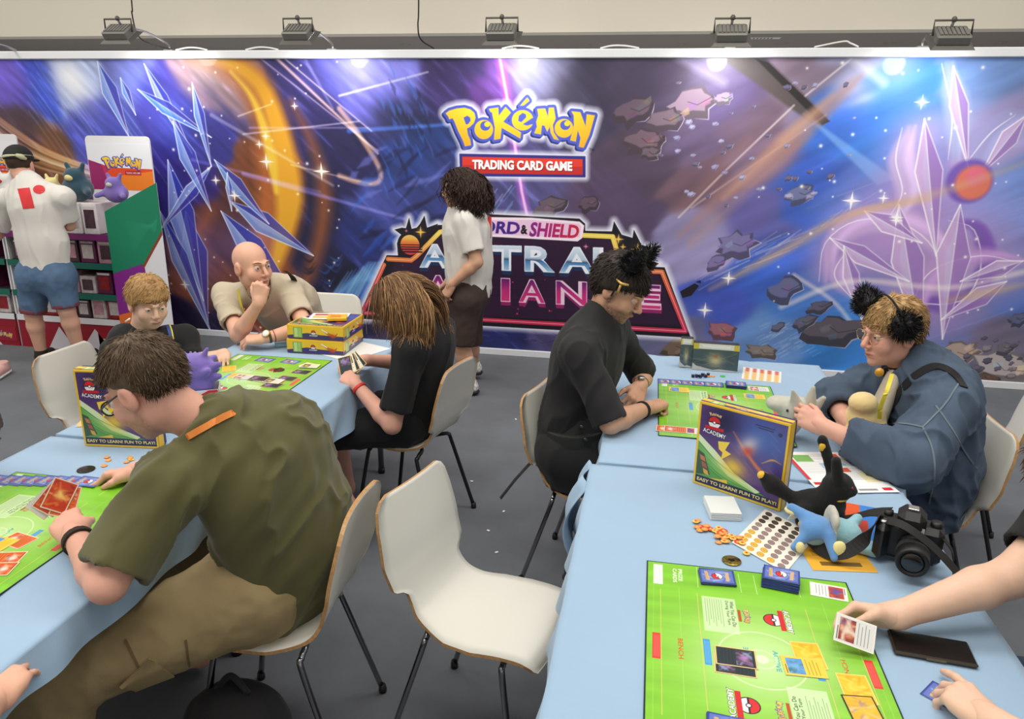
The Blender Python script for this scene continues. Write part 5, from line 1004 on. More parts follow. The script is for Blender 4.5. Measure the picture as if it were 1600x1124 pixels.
band([wl(.665, 1.985, .855), wl(.70, 1.90, .885), wl(.77, 1.875, .845), wl(.83, 1.86, .79), wl(.86, 1.845, .757)], .022, (V3(.2, .9, .5), V3(.4, .9, .3)), m_strap, 'strap_end', t); band([wl(.80, 1.92, .86), wl(.83, 1.9, .82), wl(.835, 1.885, .76)], .014, (V3(0, 1, .2), V3(0, 1, .2)), m_strap, 'strap_end', t)
MB().rot(wl(.846, 1.852, .764), .3).box((-.014, -.012, -.006), (.014, .012, .006), .003).obj('buckle', [m_cg], t); band([wl(.70, 2.02, .86), wl(.68, 2.09, .82), wl(.63, 2.13, .775), wl(.60, 2.15, .757)], .036, (V3(.5, .6, .6), V3(.6, .7, .2)), m_strap, 'strap_pad', t)
# ------------------------------------------------------------------ soft toys (plain, generic animals)
def toy(name, lab, F, lo, hi, m, extra=(), h=.0045):
    o = solid(name, F, lo, hi, h, [m], None, it=1, disp=lambda v: .0008*vnoise(v*160)); tag(o, lab, 'plush toy')
    for nm, F2, m2 in extra: solid(nm, F2, lo, hi, h*.9, [m2], o)
    return o
pb = mat('black plush', (17, 17, 18), .95, bump=.5, bscale=500, sheen=.08); py_ = plush_mat('yellow plush', (238, 192, 50)); pbl = plush_mat('blue plush', (98, 150, 208)); pcr = plush_mat('cream plush', (238, 224, 150)); pgr = plush_mat('pale grey plush', (196, 194, 178)); pte = plush_mat('pale turquoise plush', (148, 196, 206)); ppu = plush_mat('purple plush', (128, 108, 186)); pye = plush_mat('pale yellow plush', (240, 214, 150)); pdk = plush_mat('dark teal plush', (40, 76, 92))
z = Z1; K = V3(.545, 2.13, z)
F = Field(); F.ell(K+V3(0, .01, .055), (.078, .048, .045)).ell(K+V3(.045, .0, .125), (.044, .042, .040), .02).cone(K+V3(.03, 0, .09), K+V3(.04, 0, .11), .038, .036, .02).ell(K+V3(.08, -.008, .115), (.018, .018, .015), .012)
for sx, sy in ((-.045, -.03), (-.045, .035), (.045, -.03), (.045, .035)): F.cone(K+V3(sx, sy, .05), K+V3(sx*1.15, sy*1.15, .016), .022, .017, .015)
F.cone(K+V3(-.065, .01, .06), K+V3(-.135, .02, .10), .016, .026, .02).cone(K+V3(-.135, .02, .10), K+V3(-.165, .02, .125), .026, .014, .012)
F.cone(K+V3(.03, .03, .155), K+V3(-.005, .045, .245), .016, .015, .012).cone(K+V3(.035, -.025, .155), K+V3(.02, -.035, .215), .018, .014, .012).plane(z*V3(0, 0, 1)+V3(0, 0, .0005), (0, 0, -1))
E1 = Field().cone(K+V3(.034, -.06, .20), K+V3(.036, -.056, .185), .008, .012, .01); 
rib = Field().ell(K+V3(.038, 0, .093), (.041, .041, .011)); 
toy('plush_dog', 'plain black plush dog with a yellow collar standing before the upright game box', F, K-V3(.2, .09, .003), K+V3(.12, .1, .275), pb, [('collar', rib, py_), ('paw_patch', Field().ell(K+V3(.052, -.052, .015), (.013, .006, .012)), py_), ('paw_patch', Field().ell(K+V3(-.052, -.052, .015), (.013, .006, .012)), py_), ('eye', Field().ell(K+V3(.076, -.028, .132), (.006, .006, .007)), mat('dark red eye', (120, 30, 34), .2)), ('ear_patch', Field().ell(K+V3(-.004, .034, .228), (.012, .008, .016)), py_), ('tail_tip', Field().ell(K+V3(-.168, .02, .127), (.013, .014, .013)), py_)])
o = MB().rot((.475, 2.085, z+.035), .4, .5).box((-.022, -.001, -.012), (.022, .001, .012)).obj('hang_tag', [m_paper]); tag(o, 'small white paper tag beside the black plush dog', 'label')
K = V3(.545, 1.985, z)
F = Field().ell(K+V3(.03, .02, .04), (.062, .05, .038)).ell(K+V3(-.035, -.005, .05), (.045, .042, .040), .015).cone(K+V3(.06, -.01, .025), K+V3(.115, -.03, .018), .02, .016, .015).cone(K+V3(.06, .05, .035), K+V3(.09, .075, .06), .02, .014, .015)
blu = Field().ell(K+V3(-.04, -.015, .066), (.044, .040, .034)).cone(K+V3(-.06, .0, .085), K+V3(-.10, .03, .095), .018, .014, .012).cone(K+V3(-.055, -.03, .06), K+V3(-.10, -.055, .02), .020, .009, .012).cone(K+V3(-.01, -.045, .06), K+V3(.0, -.085, .016), .018, .010, .012)
cre = Field().ell(K+V3(-.093, .032, .088), (.026, .024, .010), .01).ell(K+V3(.012, -.072, .036), (.02, .014, .026), .01).ell(K+V3(-.085, -.062, .026), (.012, .012, .016), .01)
ruf = Field()
for k in range(9): a = -1.2+k*.42; ruf.ell(K+V3(.005, 0, .055)+V3(.0, .056*math.cos(a), .050*math.sin(a)), (.010, .019, .019), .008)
ruf.ell(K+V3(.005, 0, .055), (.008, .052, .048), .01)
for ff in (F, blu, cre, ruf): ff.plane(V3(0, 0, z+.0005), (0, 0, -1))
toy('plush_puppy', 'small turquoise and blue plush animal with cream ears lying on the token sheet', F, K-V3(.14, .12, .005), K+V3(.14, .12, .14), pte, [('head', blu, pbl), ('ear', Field().ell(K+V3(-.093, .032, .088), (.026, .024, .010)), pcr), ('ear', Field().ell(K+V3(.012, -.072, .036), (.02, .014, .026)), pcr), ('fin', Field().ell(K+V3(-.085, -.062, .026), (.012, .012, .016)), pcr), ('ruff', ruf, pgr)], .004)
K = V3(.585, 2.80, z)
F = Field().ell(K+V3(0, 0, .11), (.062, .060, .055)).ell(K+V3(-.06, .01, .13), (.05, .045, .03), .02).cone(K+V3(-.005, -.03, .14), K+V3(-.03, -.05, .205), .026, .006, .012).cone(K+V3(.04, -.02, .14), K+V3(.045, -.03, .215), .028, .008, .012).cone(K+V3(.06, .0, .12), K+V3(.09, -.01, .17), .024, .010, .012).cone(K+V3(0, 0, .1), K+V3(-.02, .0, .02), .05, .03, .02).plane(V3(0, 0, z+.0005), (0, 0, -1))
toy('plush_animal', 'pale grey plush animal with pointed ears held before the denim jacket', F, K-V3(.14, .1, .005), K+V3(.14, .1, .24), pgr, [('eye', Field().ell(K+V3(-.04, -.05, .125), (.006, .006, .007)), m_die)])
K = V3(.82, 2.76, z)
F = Field().ell(K+V3(0, 0, .10), (.075, .055, .085)).ell(K+V3(-.02, -.02, .18), (.05, .045, .04), .02).cone(K+V3(.05, -.03, .09), K+V3(.09, -.05, .07), .024, .018, .015).cone(K+V3(-.05, -.03, .07), K+V3(-.08, -.05, .05), .022, .018, .015).plane(V3(0, 0, z+.0005), (0, 0, -1))
toy('plush_bear', 'pale yellow plush hugged in the arms of the person in denim', F, K-V3(.13, .1, .005), K+V3(.13, .1, .24), pye, [('foot_patch', Field().ell(K+V3(.092, -.06, .066), (.014, .012, .014)), mat('orange felt', (206, 110, 60), .9))])
K = V3(-1.80, 2.645, z+.003)
F = Field().ell(K+V3(0, 0, .09), (.078, .05, .09)).ell(K+V3(.01, 0, .165), (.068, .05, .05), .02)
for k in range(11): a = k*.8; F.cone(K+V3(.055*math.cos(a), .035*math.sin(a), .11+.014*(k % 5)), K+V3(.105*math.cos(a), .055*math.sin(a), .125+.016*(k % 5)), .026, .012, .012)
F.cone(K+V3(.03, .0, .18), K+V3(.065, .0, .24), .022, .006, .012).cone(K+V3(-.03, .0, .18), K+V3(-.05, .0, .225), .02, .006, .012)
for k in range(3): F.cone(K+V3(-.02+.02*k, .01, .185), K+V3(-.025+.02*k, .02, .215), .010, .004, .008)
toy('plush_animal', 'purple spiky plush animal sitting in the open white carton', F, K-V3(.13, .09, 0), K+V3(.13, .09, .27), ppu)
for (x, y, zz, m_, m2, lab, rx) in [(aty(118, 268, 5.58)[0], 5.58, 1.252, pdk, pcr, 'dark teal plush bear with a cream muzzle on top of the boxed sets', .13), (aty(178, 275, 5.55)[0], 5.55, 1.252, ppu, pgr, 'purple plush rabbit on the boxed sets below the display header', .10), (aty(80, 272, 5.6)[0], 5.6, 1.252, pcr, pte, 'pale yellow plush bird on the boxed sets beside the cap man', .09), (aty(10, 285, 5.6)[0], 5.6, 1.252, plush_mat('white plush', (226, 224, 220)), mat('red felt', (200, 50, 50), .9), 'white plush ball at the far left behind the cap man', .10)]:
    K = V3(x, y, zz); F = Field().ell(K+V3(0, 0, rx*.8), (rx, rx*.75, rx*.8)).ell(K+V3(0, -.02, rx*1.6), (rx*.62, rx*.6, rx*.5), .03)
    for s_ in (-1, 1): F.cone(K+V3(s_*rx*.4, 0, rx*1.9), K+V3(s_*rx*.6, 0, rx*2.3), rx*.18, rx*.13, .015).cone(K+V3(s_*rx*.8, -.04, rx*.8), K+V3(s_*rx*1.2, -.08, rx*.6), rx*.24, rx*.2, .02)
    toy('plush_toy', lab, F, K-V3(.2, .2, .01), K+V3(.2, .2, .36), m_, [('muzzle', Field().ell(K+V3(0, -.02-rx*.45, rx*1.5), (rx*.3, rx*.25, rx*.22)), m2)], .009)
# ------------------------------------------------------------------ people: bodies grown as one surface, clothes and hair as parts
m_skin = mat('skin', (220, 172, 148), .55, bump=.12, bscale=420, var=.04, vscale=30, vcol=True, spec=.35)
m_eyew = mat('eye white', (232, 228, 222), .2); m_gl = mat('dark glasses frame', (30, 30, 32), .3)
SKIN = dict(fair=(228, 176, 150), pink=(226, 170, 148), tan=(208, 160, 130), light=(226, 186, 160))
def frame_of(fw, up):
    fw = nrm(fw); up = np.asarray(up, float); rt = nrm(np.cross(fw, up)); up = np.cross(rt, fw); return np.stack([rt, fw, up], 1)
def grow(F, lo, hi, h, it=1):
    v, f = surf(F, lo, hi, h); return relax(v, f, it), f
def bounds(pts, m): p = np.array(pts); return p.min(0)-m, p.max(0)+m
def hand_mesh(wr, fw, dorsal, side, s=1., curl=.5, thumb=.5, h=.0032, spread=.12, curls=None, fore=None):
    """palm, four unequal fingers with three joints, thumb from the side of the palm. side = +1 right hand, -1 left hand"""
    fw = nrm(fw); dz = nrm(np.asarray(dorsal)-fw*np.dot(dorsal, fw)); tx = np.cross(dz, fw)*side   # towards the thumb
    W = lambda x, y, z: wr+s*(tx*x+fw*y+dz*z)
    F = Field(); F.cone(wr-(fore if fore is not None else fw)*.075*s, W(0, .014, 0), .012*s, .0265*s, .012)
    K = [(.027, .090, .002), (.007, .094, .005), (-.014, .089, .003), (-.032, .079, -.002)]; Ls = [(.044, .026, .021), (.048, .030, .022), (.044, .028, .021), (.034, .021, .019)]
    for i, (x, y, z) in enumerate(K): F.cone(W(x*.55, .008, -.002), W(x, y, z), .0155*s, .0115*s, .014*s)
    F.cone(W(-.02, .02, -.008), W(-.028, .06, -.006), .014*s, .013*s, .014*s).cone(W(.012, .015, -.010), W(.034, .046, -.012), .017*s, .0145*s, .014*s)
    tips = []
    for i, (x, y, z) in enumerate(K):
        c = (curls[i] if curls else curl*(1+.08*i)); a = .25*c; p = W(x, y, z); sp = spread*(1.2-.8*i)*(.5 if c > .8 else 1); r = (.0092, .0086, .0080, .0068) if i < 3 else (.0080, .0074, .0068, .0058)
        for q in range(3):
            a += c*(.95, 1.15, .7)[q]*.85; d = fw*math.cos(a)*math.cos(sp)+tx*math.sin(sp)*math.cos(a)-dz*math.sin(a); p2 = p+d*Ls[i][q]*s; F.cone(p, p2, r[q]*s, r[q+1]*s, .0035*s if q else .008*s); p = p2
        tips.append(p)
    a = thumb; b0 = W(.030, .042, -.012); d1 = nrm(tx*.75*(1-.5*a)+fw*.75-dz*(.15+.5*a)); b1 = b0+d1*.032*s; d2 = nrm(tx*(.45-.75*a)+fw*.9-dz*(.1+.45*a)); b2 = b1+d2*.027*s
    F.cone(b0, b1, .0125*s, .0105*s, .010*s).cone(b1, b2, .0102*s, .0078*s, .004*s); tips.append(b2)
    lo, hi = bounds(tips+[W(0, -.045, 0), W(.05, .05, .02), W(-.05, .05, -.02)]+[W(*k) for k in K], .018*s)
    v, f = grow(F, lo, hi, h); keep = ((v-wr)@(fore if fore is not None else fw)) > -.045*s; fk = keep[f].all(1); return v, f[fk], tips
def drape(t, child, pts, w_, m, nm, lift=.004, n=30, th=.002):
    """a band laid on a garment along a line seen in the photograph"""
    from mathutils.bvhtree import BVHTree
    me = [c for c in t.children if c.name.split('.')[0] == child][0].data; bv = BVHTree.FromPolygons([v_.co for v_ in me.vertices], [tuple(p_.vertices) for p_ in me.polygons]); P_, N_ = [], []
    for q in bez([(a, b, 0) for a, b in pts], n):
        d = nrm(ray(q[0], q[1])); h_ = bv.ray_cast(Vector(EYE), Vector(d))
        if h_[0] is not None: nn = np.array(h_[1]); nn = nn if nn@d < 0 else -nn; P_.append(np.array(h_[0])+nn*lift); N_.append(nn)
    if len(P_) < 3: return None
    P_ = np.array(P_); N_ = np.array(N_)
    for _ in range(3): P_[1:-1] = (P_[:-2]+2*P_[1:-1]+P_[2:])/4; N_[1:-1] = (N_[:-2]+2*N_[1:-1]+N_[2:])/4
    v = []
    for i in range(len(P_)): tg = nrm(P_[min(i+1, len(P_)-1)]-P_[max(i-1, 0)]); nn = nrm(N_[i]); u_ = nrm(np.cross(tg, nn)); v += [P_[i]-u_*w_/2-nn*th*2, P_[i]+u_*w_/2-nn*th*2, P_[i]+u_*w_/2+nn*th/2, P_[i]-u_*w_/2+nn*th/2]
    k = len(P_); f = [(i*4+a, i*4+(a+1) % 4, i*4+4+(a+1) % 4, i*4+4+a) for i in range(k-1) for a in range(4)]+[(3, 2, 1, 0), (k*4-4, k*4-3, k*4-2, k*4-1)]
    return link(nm, np_mesh(nm, v, f, [m], False), t, True)
def snap(t, child, pts, w_, m, nm, lift=.004):
    from mathutils.bvhtree import BVHTree
    me = [c for c in t.children if c.name.split('.')[0] == child][0].data; bv = BVHTree.FromPolygons([v_.co for v_ in me.vertices], [tuple(p_.vertices) for p_ in me.polygons]); v = []; P_ = []; N_ = []
    for p_ in pts: h_ = bv.find_nearest(Vector(p_)); nn = nrm(np.asarray(p_)-np.array(h_[0])); P_.append(np.array(h_[0])+nn*lift); N_.append(nn)
    for i in range(len(P_)): tg = nrm(P_[min(i+1, len(P_)-1)]-P_[max(i-1, 0)]); nn = N_[i]; u_ = nrm(np.cross(tg, nn)); v += [P_[i]-u_*w_/2-nn*.0025, P_[i]+u_*w_/2-nn*.0025, P_[i]+u_*w_/2+nn*.001, P_[i]-u_*w_/2+nn*.001]
    k = len(P_); return link(nm, np_mesh(nm, v, [(i*4+a, i*4+(a+1) % 4, i*4+4+(a+1) % 4, i*4+4+a) for i in range(k-1) for a in range(4)]+[(3, 2, 1, 0), (k*4-4, k*4-3, k*4-2, k*4-1)], [m], False), t, True)
def strands(name, roots, dirs, length, par, m, width=.0022, grav=.6, coll=None, nseg=8, curl=0., curlf=30., jit=.2, lenvar=.3, seed=0, taper=.25):
    r = np.random.RandomState(seed); n = len(roots); P = np.array(roots, float); d = np.array(dirs, float)+r.randn(n, 3)*jit; d /= np.linalg.norm(d, axis=1)[:, None]
    L = (length if not np.isscalar(length) else np.full(n, length))*(1-lenvar*r.rand(n)); st = (L/nseg)[:, None]; ph = r.rand(n)*6.28; pts = [P.copy()]; g = V3(0, 0, -1)
    for k in range(nseg):
        d = d+g*grav*(k+1)/nseg*.55; d /= np.linalg.norm(d, axis=1)[:, None]; Q = P+d*st
        if coll is not None:
            for _ in range(2):
                e = .004; s0 = coll(Q); gr = np.stack([coll(Q+V3(e, 0, 0))-s0, coll(Q+V3(0, e, 0))-s0, coll(Q+V3(0, 0, e))-s0], 1)/e; push = np.clip(.002+.006*(ph/6.28)-s0, 0, .03); Q = Q+gr*push[:, None]
            d = Q-P; d /= np.linalg.norm(d, axis=1)[:, None]+1e-9
        P = Q; pts.append(P.copy())
    A = np.stack(pts, 1)
    if curl:
        t = np.arange(nseg+1)/nseg; s_ = L[:, None]*t[None]
        A = A+curl*(.5*np.minimum(1, t*2.5)+.7*t**2)[None, :, None]*np.stack([np.sin(s_*curlf+ph[:, None]), np.cos(s_*curlf*.9+ph[:, None]*1.3), .6*np.sin(s_*curlf*.8+ph[:, None]*2)], -1)
    return strand_mesh(name, A, width, m, par, taper, seed)
def strand_mesh(name, A, width, m, par, taper=.25, seed=0):
    n, k, _ = A.shape; T = np.gradient(A, axis=1); T /= np.linalg.norm(T, axis=2)[..., None]+1e-9; u = np.cross(T, V3(.31, .17, .93)); u /= np.linalg.norm(u, axis=2)[..., None]+1e-9; w_ = np.cross(T, u)
    wd = width*np.interp(np.linspace(0, 1, k), [0, .15, .6, 1], [.6, 1, 1, taper])[None, :, None]; V = np.stack([A+wd*(u*math.cos(a)+w_*math.sin(a)) for a in (0, 2.094, 4.189)], 2).reshape(-1, 3)
    base = (np.arange(n)[:, None]*k+np.arange(k-1)[None]).ravel()*3; f = np.concatenate([np.stack([base+a, base+b, base+b+3, base+a+3], 1) for a, b in ((0, 1), (1, 2), (2, 0))])
    shade = np.random.RandomState(seed).rand(n)*.5+.72; col = np.repeat(shade, k*3)[:, None]*np.ones(3)
    me = np_mesh(name, V, f, [m], True, col=col); return link(name, me, par, True)
def hair_mat(nm, rgb):
    m = mat(nm, rgb, .5, spec=.35, vcol=True)
    nt = m.node_tree; b = nt.nodes['Principled BSDF']; a = [x for x in nt.nodes if x.type == 'ATTRIBUTE'][0]; mx = nt.nodes.new('ShaderNodeVectorMath'); mx.operation = 'MULTIPLY'; mx.inputs[1].default_value = lin(rgb)[:3]
    nt.links.new(a.outputs['Color'], mx.inputs[0]); nt.links.new(mx.outputs[0], b.inputs['Base Color']); return m
glass_m = mat('spectacle glass', (250, 252, 252), .0, trans=1., spec=.2); glass_m.node_tree.nodes['Principled BSDF'].inputs['IOR'].default_value = 1.03
class Head:
    def __init__(s, c, fw, up, sc=1.): s.c = np.asarray(c, float); s.R = frame_of(fw, up); s.s = sc
    def p(s, x, y, z): return s.c+s.R@V3(x, y, z)*s.s
    def loc(s, v): return (v-s.c)@s.R/s.s
    def E(s, F, c, r, k=.02, mode='u'): F.ell(s.p(*c), np.array(r)*s.s, k*s.s, mode, s.R)
    def field(s, nb, fem=0., child=0., nr=.054):
        F = Field(); e = lambda *a: s.E(F, *a); e((0, -.018, .035), (.074, .094, .084)); e((0, .026, -.035), (.059, .062, .076), .03)
        e((0, .034, -.078+.006*child), (.046-.006*fem, .046, .034), .022); e((0, .067-.006*child, -.100+.01*child), (.019-.003*fem, .017, .016), .016)
        for q in (-1, 1): e((q*.038, .060, -.030), (.025, .023, .027), .022); e((q*.045, .0, -.062), (.018, .03, .03), .025)
        for q in (-1, 1): F.cone(s.p(q*.036, .081, .026), s.p(q*.010, .091, .021), .0085*s.s, .0085*s.s, .012*s.s)
        for q in (-1, 1): e((q*.031, .104, .005), (.017, .018, .011), .010, 's')
        F.cone(s.p(0, .088, .010), s.p(0, .111-.008*child, -.029), .0075*s.s, .0112*s.s, .010*s.s)
        for q in (-1, 1): e((q*.0105, .098, -.036), (.0078, .010, .0072), .006)
        F.cone(s.p(-.021, .080, -.064), s.p(0, .094, -.060), .004*s.s, .0062*s.s, .006*s.s).cone(s.p(.021, .080, -.064), s.p(0, .094, -.060), .004*s.s, .0062*s.s, .006*s.s)
        F.cone(s.p(-.015, .084, -.073), s.p(.015, .084, -.073), .0055*s.s, .0055*s.s, .006*s.s)
        for q in (-1, 1): e((q*.0775, -.010, -.006), (.0105, .023, .034), .006); e((q*.089, -.003, -.004), (.007, .011, .018), .005, 's')
        F.cone(s.p(0, -.028, -.045), nb, nr*s.s, (nr+.006)*s.s, .03*s.s); return F
    def colours(s, v, base, beard=0., bcol=(90, 62, 46), blush=.5, lip=(190, 104, 96)):
        q = s.loc(v); x, y, z = np.abs(q[:, 0]), q[:, 1], q[:, 2]; c = np.ones((len(v), 3))*np.array(lin(base)[:3])
        g = lambda cx, cy, cz, r: np.exp(-((x-cx)**2+(y-cy)**2+(z-cz)**2)/r**2)
        bl = np.clip(g(.04, .07, -.03, .022)+g(0, .11, -.03, .014)+g(.08, -.01, -.01, .03), 0, 1)*blush; c *= 1-bl[:, None]*np.array([.02, .22, .24])
        lp = np.clip(1.6*np.exp(-(((x)/.021)**2+((z+.0675)/.0085)**2)**2), 0, 1)*(y > .07); c = c*(1-.6*lp[:, None])+np.array(lin(lip)[:3])*.6*lp[:, None]
        ml = np.exp(-((z+.0668)/.0022)**2)*(x < .021)*(y > .07); c *= 1-.45*ml[:, None]
        if beard:
            bm = np.clip((-.040-z)/.02, 0, 1)*np.clip((y+.012)/.02, 0, 1)*(z > -.125); bm = np.maximum(bm, np.exp(-((z+.048)/.008)**2)*(x < .026)*(y > .07)); bm = np.maximum(bm, np.exp(-((y-.005)/.014)**2)*(x > .05)*np.clip((.0-z)/.02, 0, 1)*(z > -.1)); bm *= 1-.85*lp
            bm *= beard*(.75+.35*vnoise(v*260)); bm = np.clip(bm, 0, 1)[:, None]; c = c*(1-bm)+np.array(lin(bcol)[:3])*bm
        return c
    def features(s, par, iris=(70, 90, 110), brow=(110, 80, 56), lid=.45, skin=(220, 170, 146), look=0.):
        sk = mat('lid skin %d %d %d' % skin, skin, .55); mi = mat('iris %d %d %d' % iris, iris, .15); mb = mat('eyebrow %d %d %d' % brow, brow, .9); mp = mat('pupil', (12, 12, 12), .1)
        for q in (-1, 1):
            o = MB().frame(s.p(q*.031, .0815, .005), s.R[:, 0], s.R[:, 1], s.R[:, 2]); o.ball((0, 0, 0), .0118*s.s, 14, 10); ob = o.obj('eye', [m_eyew], par, True)
            a = MB().frame(s.p(q*.031+look*.004, .0815, .005-.001), s.R[:, 0], s.R[:, 2], -s.R[:, 1]); a.lathe([(.0058*s.s, -.0108*s.s), (.0052*s.s, -.0117*s.s), (.001, -.0124*s.s)], 14); a.obj('iris', [mi], ob, True)
            a = MB().frame(s.p(q*.031+look*.004, .0815, .005-.001), s.R[:, 0], s.R[:, 2], -s.R[:, 1]); a.lathe([(.0026*s.s, -.0119*s.s), (.001, -.0127*s.s)], 10); a.obj('pupil', [mp], ob, True)
            v = []; n, mm = 14, 7
            for i in range(mm+1):
                th = math.pi*.5-(math.pi*.5*(.25+lid*1.15))*i/mm
                for k in range(n+1):
                    ph = math.pi*k/n; rr = .0131*s.s; v.append(s.p(q*.031, .0815, .005)+s.R@V3(math.cos(ph)*math.cos(th)*rr*1.15, math.sin(ph)*math.cos(th)*rr, math.sin(th)*rr))
            f = [(i*(n+1)+k, i*(n+1)+k+1, (i+1)*(n+1)+k+1, (i+1)*(n+1)+k) for i in range(mm) for k in range(n)]; link('eyelid', np_mesh('eyelid', v, f, [sk]), par, True)
            MB().tube([s.p(q*.014, .097, .0265), s.p(q*.028, .095, .0315), s.p(q*.040, .087, .031), s.p(q*.049, .076, .026)], [.0022*s.s, .0032*s.s, .0028*s.s, .0012*s.s], 6).obj('eyebrow', [mb], par, True)
def hairline(q, front=.062, side=.0, nape=-.075, temple=.03):
    """positive where hair grows (local head coordinates)"""
    return q[:, 2]-np.interp(q[:, 1], [-.115, -.06, -.025, .012, .035, .07, .1], [nape, nape, side-.02, side, temple, front, front])
def hair_cap(H, par, m, thick=.012, disp=.004, dsc=(60, 60, 14), name='hair', h=.0045, extra=None, **kw):
    F = Field(); H.E(F, (0, -.018, .037), (.074+thick, .094+thick, .084+thick))
    if extra: extra(F)
    F.op(lambda P: -hairline(H.loc(P), **kw)*H.s*.8, 'i', .008)
    lo, hi = H.c-.17*H.s, H.c+.17*H.s; v, f = grow(F, lo, hi, h*H.s); q = H.loc(v); n = vnormals(v, f)
    v = v+n*(disp*fnoise(q*np.array(dsc)+3, 3))[:, None]; col = (.88+.2*vnoise(q*np.array([130, 130, 30])))[:, None]*np.ones(3)
    o = link(name, np_mesh(name, v, f, [m], True, col=col), par, True); return o, v, f, n
def short_strands(H, par, m, v, f, n, count, length, comb, seed=1, width=.0017, lift=.35, grav=.3, jit=.25, name='hair_strand_layer'):
    r = np.random.RandomState(seed); ql = H.loc(v); ok = np.where(~((ql[:, 2] < .058) & (ql[:, 1] > -.05) & (ql[:, 1] < .03)))[0]; count = int(count*.62); i = ok[r.randint(0, len(ok), count)]; q = H.loc(v[i]); d = np.array([comb(*a) for a in q])@H.R.T; d = d/(np.linalg.norm(d, axis=1)[:, None]+1e-9); nn = n[i]; t = d-nn*(d*nn).sum(1)[:, None]; d = t+nn*lift
    o = strands(name, v[i]-nn*.002, d, length, par, m, width*1.2, grav, None, 4, 0, 0, jit, .5, seed, .1); o['kind'] = 'stuff'; return o

